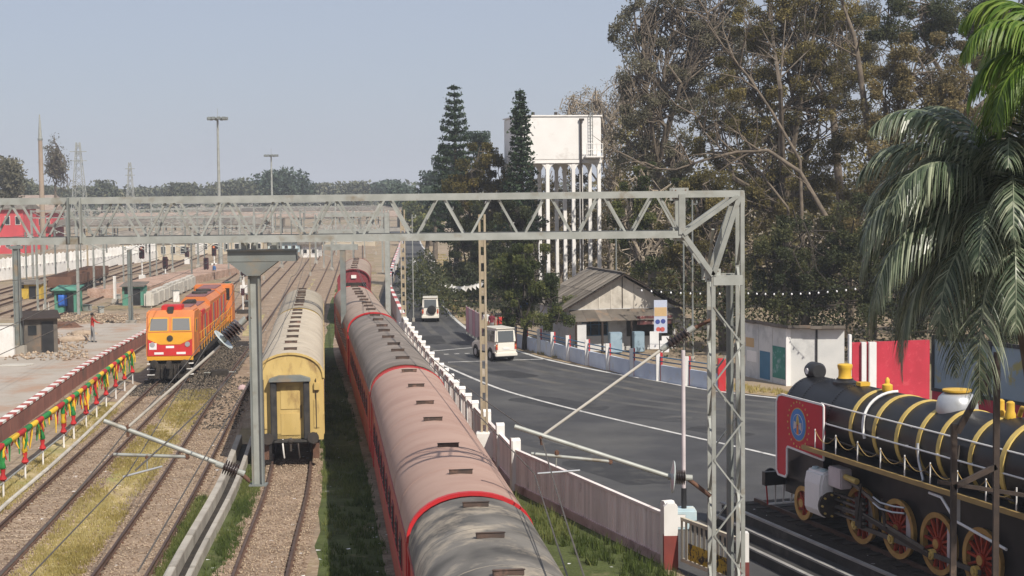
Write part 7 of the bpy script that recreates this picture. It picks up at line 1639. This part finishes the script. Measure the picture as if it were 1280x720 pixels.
far_lab = ['sparse grey tree at the far platform end beside the chimney', 'far low tree beside the slim lattice tower', 'far tree on the horizon between the flood mast and lattice towers', 'far tree line crown beside the floodlight mast', 'far tree next to the round hill-like crown', 'far large round crown behind the second floodlight mast', 'far low crown on the horizon below the floodlight mast', 'far low crown right past the round one', 'far low tree above the end of the canopies', 'far bluish tree above the far road', 'bluish tree where the far road bends', 'green tree at the road bend beyond the batten pole', 'far flat crown between the lattice towers and mast', 'far flat crown behind the brown chimney', 'far flat crown at the slim lattice tower foot', 'tree at the end of the far road beside the blue-green tree', 'far crown behind the red building', 'far hedge-like crown under the floodlight mast', 'far hedge-like crown beyond the lattice tower', 'far hedge-like crown below the round crown', 'far hedge-like crown above the canopies end', 'green roadside tree at the far embankment', 'bluish roadside tree before the conifer']
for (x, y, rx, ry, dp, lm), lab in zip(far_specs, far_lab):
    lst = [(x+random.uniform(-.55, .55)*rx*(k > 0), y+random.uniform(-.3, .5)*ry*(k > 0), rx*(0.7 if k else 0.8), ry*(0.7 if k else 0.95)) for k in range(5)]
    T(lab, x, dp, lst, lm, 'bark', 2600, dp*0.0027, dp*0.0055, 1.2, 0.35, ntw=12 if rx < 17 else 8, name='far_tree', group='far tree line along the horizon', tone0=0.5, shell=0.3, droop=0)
T('bare feathery tree between the chimney and the lattice tower', 72, 330, [(72, 195, 14, 25), (64, 215, 10, 22), (80, 215, 10, 22)], 'leaf_grey', 'bark', 700, 0.5, 1.2, 2.0, 0.3, ntw=260, name='bare_tree', twig_r=0.06)
# ---- the depth of the wood and its undergrowth, each one mass of foliage
def mass(name, label, n, box, size, m, tone0=0.4):
    x0, x1, y0, y1, top = box; X = RN.uniform(x0, x1, n); Y = RN.uniform(y0, y1, n)
    roof_ = top*(0.72+0.16*np.sin(X*0.55+1)+0.12*np.sin(X*1.31+Y*0.4)+0.08*np.sin(X*2.9)); Z = roof_*RN.rand(n)**0.8
    keep = np.sin(X*0.9+Z*0.7)+np.sin(Z*1.1-X*0.35+Y*0.3)+RN.normal(scale=.5, size=n) > -0.9
    C = np.c_[X, Y, Z+0.1][keep]; tn = tone0+0.22*np.sin(C[:, 0]*1.1+C[:, 2]*0.9)+RN.normal(scale=.18, size=len(C))
    o = struct(link(name, leaf_mesh(name, C, size, tn, m)), 'stuff'); o['label'] = label; return o
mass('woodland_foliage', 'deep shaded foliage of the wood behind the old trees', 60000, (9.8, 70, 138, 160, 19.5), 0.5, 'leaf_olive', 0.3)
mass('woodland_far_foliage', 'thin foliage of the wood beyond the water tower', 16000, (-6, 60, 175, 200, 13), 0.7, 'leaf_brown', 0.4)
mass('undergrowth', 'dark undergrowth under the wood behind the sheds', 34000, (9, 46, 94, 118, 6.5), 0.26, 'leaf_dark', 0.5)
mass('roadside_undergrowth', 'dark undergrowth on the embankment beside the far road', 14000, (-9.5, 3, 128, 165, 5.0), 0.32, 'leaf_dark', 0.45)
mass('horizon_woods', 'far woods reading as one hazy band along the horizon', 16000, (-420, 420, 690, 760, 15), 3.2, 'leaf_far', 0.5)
# ---- palms
def palm(label, px, py, depth, foot_px, nf, flen, leafm, seed, elev=(-25, 75), spread=360, a0=0, stiff=0.4):
    rs_ = np.random.RandomState(seed); c = D(px, py, depth); fx = D(foot_px, 600, depth).x
    t = thing('palm_tree', label, 'palm', (fx, depth, 0)); cc = Vector((c.x-fx, 0, c.z))
    m = MB(); m.path([(0, 0, 0), (cc.x*0.2, 0, cc.z*0.3), (cc.x*0.65, 0, cc.z*0.7), cc-Vector((0, 0, 0.3))], [0.26, 0.2, 0.17, 0.15], 12); m.build('trunk', 'bark', t, smooth=60)
    m = MB(); m.lathe([(0.12, -0.9), (0.2, -0.5), (0.17, 0.2), (0.05, 0.5)], cc, n=12); m.build('crownshaft', 'bark_pale', t, smooth=60)
    for k in range(nf):
        az = R(a0+spread*(k+rs_.uniform(-.3, .3))/nf*1.0 if spread < 360 else k*137.5+rs_.uniform(-12, 12)); el = R(elev[1]+(elev[0]-elev[1])*((k+0.5)/nf)); L_ = flen*rs_.uniform(0.85, 1.1)
        n = 16; p_ = Vector(cc); pts = [p_.copy()]; e = el
        for i in range(n):
            p_ = p_+Vector((math.cos(az)*math.cos(e), math.sin(az)*math.cos(e), math.sin(e)))*(L_/n); pts.append(p_.copy()); e -= stiff*(0.3+1.6*i/n)/n*(math.cos(e)+0.35)*2.6
        m = MB(); m.path(pts, [0.035*(1-0.85*i/n) for i in range(n+1)], 5, mi=0)
        V = []; Fc = []; tn = [0.75]*len(m.f)
        side = Vector((-math.sin(az), math.cos(az), 0)); NL = 72
        for j in range(NL):
            f = 0.10+0.9*j/NL; i = min(n-1, int(f*n)); b_ = pts[i].lerp(pts[i+1], f*n-i); tg = (pts[i+1]-pts[i]).normalized()
            ll = flen*0.35*math.sin(math.pi*min(1, 0.22+0.78*f))**0.7*rs_.uniform(.85, 1.12)
            for s in (-1, 1):
                d_ = (side*s*0.75+tg*0.75+Vector((0, 0, rs_.uniform(-.1, .4)))).normalized(); w = 0.016+rs_.uniform(0, .007); q = b_.copy(); ring = []; e2 = d_.copy(); tone_ = 0.5+rs_.normal(0, .24)
                for h_ in range(5):
                    wv = tg*(w*(1.0, 1.25, 1.0, .7, .1)[h_]); ring += [q-wv, q+wv]; e2 = (e2+Vector((0, 0, -0.36-0.1*h_))).normalized(); q = q+e2*(ll/4)
                o = len(m.v); m.v += [tuple(v) for v in ring]
                for h_ in range(4): m.f.append((o+2*h_, o+2*h_+1, o+2*h_+3, o+2*h_+2)); m.mi.append(0); tn.append(tone_+0.06*h_)
        fo = m.build('frond', leafm, t, fix=False); at = fo.data.attributes.new('tone', 'FLOAT', 'FACE'); at.data.foreach_set('value', np.clip(np.array(tn, dtype=np.float32), 0, 1))
    return t
palm('palm with drooping dark fronds hanging before the red wall', 1262, 268, 30.0, 1345, 42, 3.8, 'palm_leaf', 3, (-32, 80), stiff=0.72)
palm('palm with bright green fronds reaching in above the dark palm', 1335, 75, 28.5, 1400, 18, 2.8, 'palm_bright', 8, (-20, 70), stiff=0.8)
# ---- grass and low plants
def grass(name, pts, n, hgt_, w, m, lean=0.5):
    P_ = np.array(pts)[RN.randint(0, len(pts), n)]; P_ = P_+np.c_[RN.normal(scale=.06, size=(n, 2)), np.zeros(n)]
    a = RN.uniform(0, 2*np.pi, n); h_ = hgt_*(0.4+0.8*RN.rand(n)); V = np.empty((n, 3, 3)); dx = np.c_[np.cos(a), np.sin(a), np.zeros(n)]*w
    V[:, 0] = P_-dx; V[:, 1] = P_+dx; V[:, 2] = P_+np.c_[RN.normal(scale=lean*.5, size=(n, 2))*h_[:, None], h_]
    me = bpy.data.meshes.new(name); me.vertices.add(3*n); me.vertices.foreach_set('co', V.astype(np.float32).ravel()); me.loops.add(3*n); me.loops.foreach_set('vertex_index', np.arange(3*n, dtype=np.int32)); me.polygons.add(n)
    me.polygons.foreach_set('loop_start', np.arange(0, 3*n, 3, dtype=np.int32)); me.polygons.foreach_set('loop_total', np.full(n, 3, dtype=np.int32)); me.update(calc_edges=True)
    tn = 0.5+0.3*np.sin(P_[:, 0]*1.7+np.sin(P_[:, 1]))+RN.normal(scale=.2, size=n); at = me.attributes.new('tone', 'FLOAT', 'FACE'); at.data.foreach_set('value', np.clip(tn, 0, 1).astype(np.float32)); me.materials.append(MATS[m])
    o = struct(link(name, me), 'stuff'); return o
def along_pts(line, o0, o1, y0, y1, n, patch=0.5):
    out = []
    while len(out) < n:
        y = y0+(y1-y0)*random.random()**1.3; o = random.uniform(o0, o1)
        v = math.sin(y*0.9+o*2.3)+math.sin(y*0.37+1.3+o)+random.gauss(0, .7)
        if v < patch*2-1.2: continue
        h = line.head(y); out.append((line(y)+o*math.cos(h), y-o*math.sin(h), 0.01))
    return out
def stones(name, label, pts, size, cols):
    P_ = np.array(pts); n = len(P_); U = np.array([(1, 0, 0), (0, 1, 0), (-1, 0, 0), (0, -1, 0), (0, 0, 0.8), (0, 0, -0.4)], float)
    V = P_[:, None, :]+U[None]*(size*(0.5+RN.rand(n, 1, 1)))*(0.7+0.6*RN.rand(n, 6, 1)); a = RN.uniform(0, 6.28, n); c, s_ = np.cos(a), np.sin(a)
    d = V-P_[:, None, :]; V = P_[:, None, :]+np.stack([d[..., 0]*c[:, None]-d[..., 1]*s_[:, None], d[..., 0]*s_[:, None]+d[..., 1]*c[:, None], d[..., 2]], -1)
    Ft = np.array([(0, 1, 4), (1, 2, 4), (2, 3, 4), (3, 0, 4), (1, 0, 5), (2, 1, 5), (3, 2, 5), (0, 3, 5)]); F_ = (Ft[None]+6*np.arange(n)[:, None, None]).reshape(-1, 3)
    me = bpy.data.meshes.new(name); me.vertices.add(6*n); me.vertices.foreach_set('co', V.astype(np.float32).ravel()); me.loops.add(F_.size); me.loops.foreach_set('vertex_index', F_.astype(np.int32).ravel()); me.polygons.add(len(F_))
    me.polygons.foreach_set('loop_start', np.arange(0, F_.size, 3, dtype=np.int32)); me.polygons.foreach_set('loop_total', np.full(len(F_), 3, dtype=np.int32)); me.update(calc_edges=True)
    at = me.attributes.new('tone', 'FLOAT', 'FACE'); at.data.foreach_set('value', np.repeat(RN.rand(n), 8).astype(np.float32)); me.materials.append(MATS[cols]); o = struct(link(name, me), 'stuff'); o['label'] = label
leafmat('stone_tan', (0.17, 0.115, 0.08), (0.34, 0.25, 0.175), (0.48, 0.38, 0.28), 0.0, 0.95)
leafmat('stone_dark', (0.03, 0.027, 0.024), (0.09, 0.075, 0.06), (0.2, 0.16, 0.12), 0.0, 0.95)
def on_line(line, o0, o1, y0, y1, n, z=0.03):
    out = []
    for _ in range(n):
        y = y0+(y1-y0)*random.random()**1.2; o = random.uniform(o0, o1); h = line.head(y); out.append((line(y)+o*math.cos(h), y-o*math.sin(h), z))
    return out
stones('ballast_stones', 'tan ballast stones strewn over the near tracks', on_line(a_line, -1.5, 1.4, 40, 86, 8000)+on_line(b_line, -1.3, 1.2, 38, 86, 8000)+on_line(yel_line, -1.2, 1.2, 38, 62, 7000)+on_line(p_line, -1.3, 1.2, 50, 90, 2500)+on_line(a_line, 1.3, 2.8, 40, 86, 1500), 0.030, 'stone_tan')
stones('dark_stones', 'dark stones round the diesel locomotive', on_line(a_line, -1.6, 1.5, 82, 112, 3500, 0.04)+on_line(b_line, -2.8, -0.4, 80, 108, 3500, 0.04)+on_line(b_line, -1.0, 1.0, 70, 90, 600, 0.04), 0.06, 'stone_dark')
stones('rubble', 'loose stones and chips on the ground between the platform and huts', [tuple(G(random.uniform(60, 175), random.uniform(392, 424), 0.05)) for _ in range(1500)]+[tuple(G(random.uniform(5, 110), random.uniform(416, 450), PHt+0.03)) for _ in range(500)], 0.1, 'stone_tan')
o = grass('dry_grass', along_pts(a_line, 0.95, 2.9, 40, 84, 4200, 0.15)+along_pts(a_line, -2.3, -1.2, 40, 80, 1200, 0.6), 42000, 0.13, 0.016, 'grass_dry'); o['label'] = 'dry yellow grass between the diesel track and the empty track'
o = grass('green_grass', along_pts(yel_line, -1.62, -1.0, 38, 60, 700, 0.2)+along_pts(b_line, 0.9, 1.3, 38, 54, 800, 0.2), 14000, 0.2, 0.014, 'grass_green'); o['label'] = 'green grass tufts along the concrete drain'
o = grass('shaded_grass', along_pts(red_line, -3.0, -1.3, 27, 95, 1800, 0.2), 20000, 0.2, 0.016, 'grass_green'); o['label'] = 'green grass in the shade beside the red coaches'
o = grass('fence_weeds', along_pts(red_line, 1.5, 2.9, 30, 60, 500, 0.1)+[(3.6-0.38*(y-44)+random.uniform(-1.6, 0), y, 0) for y in np.linspace(36, 55, 260)], 14000, 0.4, 0.018, 'grass_green'); o['label'] = 'green weeds between the red coaches and the palisade fence'
vp = [(p.x+0.6+random.uniform(-.1, 1.6), p.y+0.6+random.uniform(-.2, 1.2), 0) for p in edge_s for _ in range(30) if p.y < 260]
o = grass('verge_grass', vp, 16000, 0.22, 0.03, 'grass_dry'); o['label'] = 'dry grass on the verge behind the road edge line'
# ================================================================== PEOPLE, MOTORCYCLES, ROADSIDE
mat('skin', (0.20, 0.11, 0.07), (0.18, 0.1, 0.06), 3, 0.6); mat('hair', (0.012, 0.01, 0.01), (0.02, 0.016, 0.014), 3, 0.6)
CLOTH = {'red': (0.5, 0.05, 0.04), 'grey': (0.3, 0.3, 0.3), 'white': (0.68, 0.68, 0.66), 'navy': (0.03, 0.04, 0.09), 'khaki': (0.3, 0.24, 0.15), 'blue': (0.08, 0.18, 0.4), 'maroon2': (0.22, 0.04, 0.06)}
for k, c in CLOTH.items(): mat('wear_'+k, c, tuple(v*0.8 for v in c), 6, 0.85, bump=0.1)
def person(label, loc, rz, H=1.78, shirt='red', legs='grey', arm=0.0, stride=0.1, sit=False):
    s = H/1.75; V = []; E = []; Rr = []
    def v(x, y, z, r_, p=None):
        V.append((x*s, y*s, z*s)); Rr.append(r_*s)
        if p is not None: E.append((p, len(V)-1))
        return len(V)-1
    pel = v(0, 0, 0.95, 0.15); wa = v(0, 0, 1.1, 0.135, pel); chst = v(0, 0.0, 1.32, 0.165, wa); nk = v(0, 0, 1.47, 0.06, chst); nk2 = v(0, 0.01, 1.53, 0.055, nk); hd = v(0, 0.02, 1.62, 0.095, nk2); hd2 = v(0, 0.01, 1.70, 0.08, hd)
    for sx in (-1, 1):
        sw = stride*sx
        if sit: hp = v(sx*0.1, 0, 0.92, 0.1, pel); kn = v(sx*0.17, 0.42, 0.86, 0.075, hp); an = v(sx*0.17, 0.38, 0.42, 0.05, kn); v(sx*0.17, 0.52, 0.38, 0.045, an)
        else: hp = v(sx*0.1, 0, 0.88, 0.1, pel); kn = v(sx*0.11, sw*0.6+0.02, 0.48, 0.07, hp); an = v(sx*0.12, sw, 0.08, 0.047, kn); v(sx*0.13, sw+0.15, 0.035, 0.042, an)
        sh_ = v(sx*0.19, 0, 1.40, 0.065, chst)
        if sit or (arm and sx > 0):
            el = v(sx*0.26, 0.22, 1.2, 0.048, sh_); wr = v(sx*0.24, 0.45, 1.12, 0.036, el); pm = v(sx*0.235, 0.52, 1.11, 0.034, wr)
        else: el = v(sx*0.25, -0.02, 1.13, 0.048, sh_); wr = v(sx*0.26, 0.05, 0.88, 0.036, el); pm = v(sx*0.26, 0.07, 0.80, 0.034, wr)
        d = Vector(V[pm])-Vector(V[wr]); d.normalize()
        for q in range(4): o_ = Vector((0, 0.012*(q-1.5)*2, 0)) if abs(d.z) > .6 else Vector((0.012*(q-1.5)*2, 0, 0)); e_ = Vector(V[pm])/s+o_+d*(0.07+0.01*(q in (1, 2))); v(e_.x, e_.y, e_.z, 0.010, pm)
        th = Vector(V[wr])/s+d*0.05+Vector((-sx*0.03, 0.03, 0)); v(th.x, th.y, th.z, 0.011, wr)
    me = bpy.data.meshes.new('b'); me.from_pydata(V, E, []); o = bpy.data.objects.new('b', me); COL.objects.link(o)
    sk = o.modifiers.new('s', 'SKIN'); o.modifiers.new('u', 'SUBSURF').levels = 1
    for i, r_ in enumerate(Rr): me.skin_vertices[0].data[i].radius = (r_, r_*(0.72 if i in (0, 1, 2) else 1))
    me.skin_vertices[0].data[0].use_root = True
    dg = bpy.context.evaluated_depsgraph_get(); ev = bpy.data.meshes.new_from_object(o.evaluated_get(dg)); bpy.data.objects.remove(o)
    ev.name = 'body'; ev.materials.clear()
    for k in ('skin', 'wear_'+shirt, 'wear_'+legs, 'black_paint', 'hair'): ev.materials.append(MATS[k])
    for p in ev.polygons:
        c = p.center/s; mi = 0
        hand = math.hypot(c.x, 0) > 0.2 and ((c.z < 0.93 and not sit and abs(c.x) > 0.2) or c.y > 0.4)
        if c.z > 1.63 or (c.z > 1.57 and c.y < -0.03): mi = 4
        elif c.z > 1.47: mi = 0
        elif c.z > (0.9 if sit else 0.97) and c.y < 0.36 or (abs(c.x) > 0.2 and not hand and not sit): mi = 1
        elif hand and c.z > 0.7: mi = 0
        elif c.z < 0.09 and not sit: mi = 3
        else: mi = 2
        p.material_index = mi
    ev.shade_smooth(); t = thing('person', label, 'person', loc, rz); link('body', ev, t)
    m = MB(); m.lathe([(0.02, 0.108*s), (0.075*s, 0.085*s), (0.098*s, 0.02*s), (0.092*s, -0.05*s)], (0, -0.01*s, 1.655*s), 'Z', 14); m.build('hair', 'hair', t, smooth=60)
    m = MB(); m.lathe([(0.006*s, 0), (0.018*s, -0.035*s), (0.004*s, -0.04*s)], (0, 0.112*s, 1.64*s), 'Z', 8); m.build('nose', 'skin', t, smooth=60)
    for sx in (-1, 1): m = MB(); m.lathe([(0.008*s, -0.006), (0.011*s, 0), (0.004*s, 0.008*s)], (sx*0.035*s, 0.098*s, 1.645*s), 'Y', 8); m.build('eye', 'hair', t)
    return t
person('person in a red shirt and grey trousers standing on the platform, arm held out', G(116, 428, PHt), R(-70), 1.95, 'red', 'grey', 1.0, 0.08)
person('person in dark clothes walking along the striped wall', G(490, 357), R(8), 1.85, 'navy', 'white', 0, 0.2); person('person in dark top and white trousers beside the striped wall', G(497, 354), R(-10), 1.8, 'navy', 'white', 0, 0.15)
person('person in white standing under the dark roadside trees', G(608, 419), R(160), 1.8, 'white', 'khaki', 0, 0.1)
person('person in red standing by the roadside stall', G(626, 423), R(200), 1.8, 'red', 'navy', 0, 0.1); person('person in maroon at the counter before the pink hoarding', G(615, 421), R(150), 1.8, 'maroon2', 'grey', 0, 0.1)
person('railway worker in dark clothes crossing the far tracks', G(207, 343), R(40), 1.85, 'navy', 'grey', 0, 0.25); person('person in blue beside the white hut on the track curve', G(268, 348), R(140), 1.85, 'blue', 'khaki', 0, 0.1)
def motorcycle(label, loc, rz):
    t = thing('motorcycle', label, 'motorcycle', loc, rz)
    for y in (-0.62, 0.62):
        m = MB(); m.lathe([(0.23, -0.045), (0.3, -0.05), (0.32, 0), (0.3, 0.05), (0.23, 0.045), (0.23, -0.045)], (0, y, 0.32), 'X', 20); w = m.build('wheel', 'tyre', t, smooth=40)
        m = MB(); m.lathe([(0.03, -0.06), (0.06, 0), (0.03, 0.06)], (0, y, 0.32), 'X', 10)
        for k in range(6): a = math.pi*k/3; m.tube((0, y, 0.32), (0, y+0.24*math.cos(a), 0.32+0.24*math.sin(a)), 0.012, n=4)
        m.build('rim', 'silver', w)
    m = MB(); m.path([(0, -0.62, 0.32), (0, -0.2, 0.5), (0, 0.3, 0.82), (0, 0.62, 0.32)], 0.035, 6); m.path([(0, -0.2, 0.5), (0, -0.5, 0.75)], 0.03, 6); m.build('frame', 'black_paint', t)
    m = MB(); m.box(-0.13, 0.13, -0.2, 0.18, 0.28, 0.58); m.build('engine', 'dark_iron', t, bevel=0.04); m = MB(); m.prism([(-0.05, 0.72), (0.36, 0.78), (0.36, 0.95), (0.0, 0.93)], -0.13, 0.13, 'X'); m.build('tank', 'wear_navy', t, bevel=0.05)
    m = MB(); m.prism([(-0.75, 0.78), (-0.05, 0.72), (-0.05, 0.84), (-0.75, 0.9)], -0.12, 0.12, 'X'); m.build('seat', 'tyre', t, bevel=0.03); m = MB(); m.tube((-0.36, 0.32, 1.05), (0.36, 0.32, 1.05), 0.02); m.tube((0, 0.36, 0.85), (0, 0.32, 1.05), 0.03); m.build('handlebar', 'silver', t)
    m = MB(); m.lathe([(0.09, 0), (0.1, 0.1), (0.03, 0.12)], (0, 0.42, 0.9), 'Y', 12); m.build('headlight', 'silver', t); m = MB(); m.cbox((0, -0.78, 0.72), 0.12, 0.06, 0.1); m.build('tail_light', 'tail_red', t)
    return t
motorcycle('dark motorcycle parked before the pink hoarding', G(589, 407), R(20)); q = G(534, 341); motorcycle('motorcycle ridden along the far road', q, R(8)); person('rider in dark clothes seated on the far motorcycle', (q.x, q.y-0.25, 0.02), R(8), 1.75, 'navy', 'grey', 0, 0, True)
# pink hoarding and stall
a, b = Vector((D(583, 400, 116).x, 116, 0)), Vector((D(603, 405, 108).x, 108, 0)); t = thing('pink_hoarding', 'pink and white printed hoarding standing along the roadside', 'hoarding', a)
for i in range(5):
    p_, q_ = a.lerp(b, i/5), a.lerp(b, (i+.97)/5); m = MB(); m.beam(p_+Vector((0, 0, 1.1)), q_+Vector((0, 0, 1.1)), 0.06, 1.8); m.build('panel', 'hoarding_pink' if i % 2 == 0 else 'cloth_pink', t, world=True); m = MB(); m.tube(p_, p_+Vector((0, 0, 2.1)), 0.05, n=6); m.build('post', 'galv', t, world=True)
p = Vector((D(634, 410, 106).x, 106, 0)); t = thing('roadside_stall', 'small tan-fronted stall beside the bushy roadside tree', 'stall', p)
m = MB(); m.box(-0.65, 0.65, 0, 0.7, 0.5, 1.5); m.build('counter', 'banner_tan', t, bevel=0.02)
for i in range(3): m = MB(); m.box(-0.6+0.42*i, -0.25+0.42*i, -0.04, 0.0, 0.6, 1.4); m.build('panel', 'plaster', t)
for sx in (-0.6, 0.6): m = MB(); m.box(sx-0.04, sx+0.04, 0.3, 0.38, 0, 2.1); m.build('post', 'red_paint', t)
m = MB(); m.box(-0.8, 0.8, -0.3, 0.9, 2.1, 2.18); m.build('awning', 'tin_dark', t)
p = Vector((D(656, 385, 108).x, 108, 0)); z = hgt(656, 384, 108); t = thing('round_sign', 'round blue sign among the roadside foliage', 'sign', p); m = MB(); m.tube((0, 0, 0), (0, 0, z+.3), 0.04, n=6); m.build('post', 'galv', t); m = MB(); m.lathe([(0.02, 0), (0.32, 0), (0.32, 0.03)], (0, -0.06, z), 'Y', 20); m.build('disc', 'tarp_blue', t)
# stepped embankment rails beyond the road
a, b = G(556, 372)+Vector((1.0, 0, 0)), Vector((-13.2, 240, 0)); t = thing('roadside_railing', 'grey railing of posts along the far road embankment', 'railing', a); n = 22; u = (b-a)/n
for i in range(n+1): m = MB(); m.box(-0.1, 0.1, -0.1, 0.1, 0, 1.2); m.move(a+u*i); m.build('post', 'concrete', t, world=True)
for z in (0.6, 1.05): m = MB(); m.beam(a+Vector((0, 0, z)), b+Vector((0, 0, z)), 0.08, 0.12); m.build('rail', 'concrete', t, world=True)
# small hut with tan roof under the dark trees
hut(585, 372, 2.6, 3.0, 3.0, 'timber_dark', 'roof_tan', 'small tan-roofed hut under the dark roadside trees')
# concrete posts before the wood (poles behind the shop)
for k, (px, dp, yt) in enumerate(((771, 105, 285), (855, 98, 300), (866, 96, 250))):
    thin_post(px, 440, yt, ('dark post rising behind the shop gable', 'slim brown post behind the banner', 'grey steel post beside the gantry knee')[k], 0.06, 'galv_dark', depth=dp)

# ================================================================== HAZE
m = bpy.data.materials.new('haze'); m.use_nodes = True; nt = m.node_tree; nt.nodes.remove(nt.nodes['Principled BSDF'])
pv = nt.nodes.new('ShaderNodeVolumePrincipled'); pv.inputs['Color'].default_value = (0.86, 0.91, 1.0, 1); pv.inputs['Density'].default_value = 0.0004
nt.links.new(pv.outputs[0], nt.nodes['Material Output'].inputs['Volume']); MATS['haze'] = m
mb = MB(); mb.box(-2600, 2600, -260, 5100, -1.0, 62); hz = mb.build('haze', 'haze'); struct(hz, 'stuff'); hz['label'] = 'thin pale haze hanging over the yard and road'
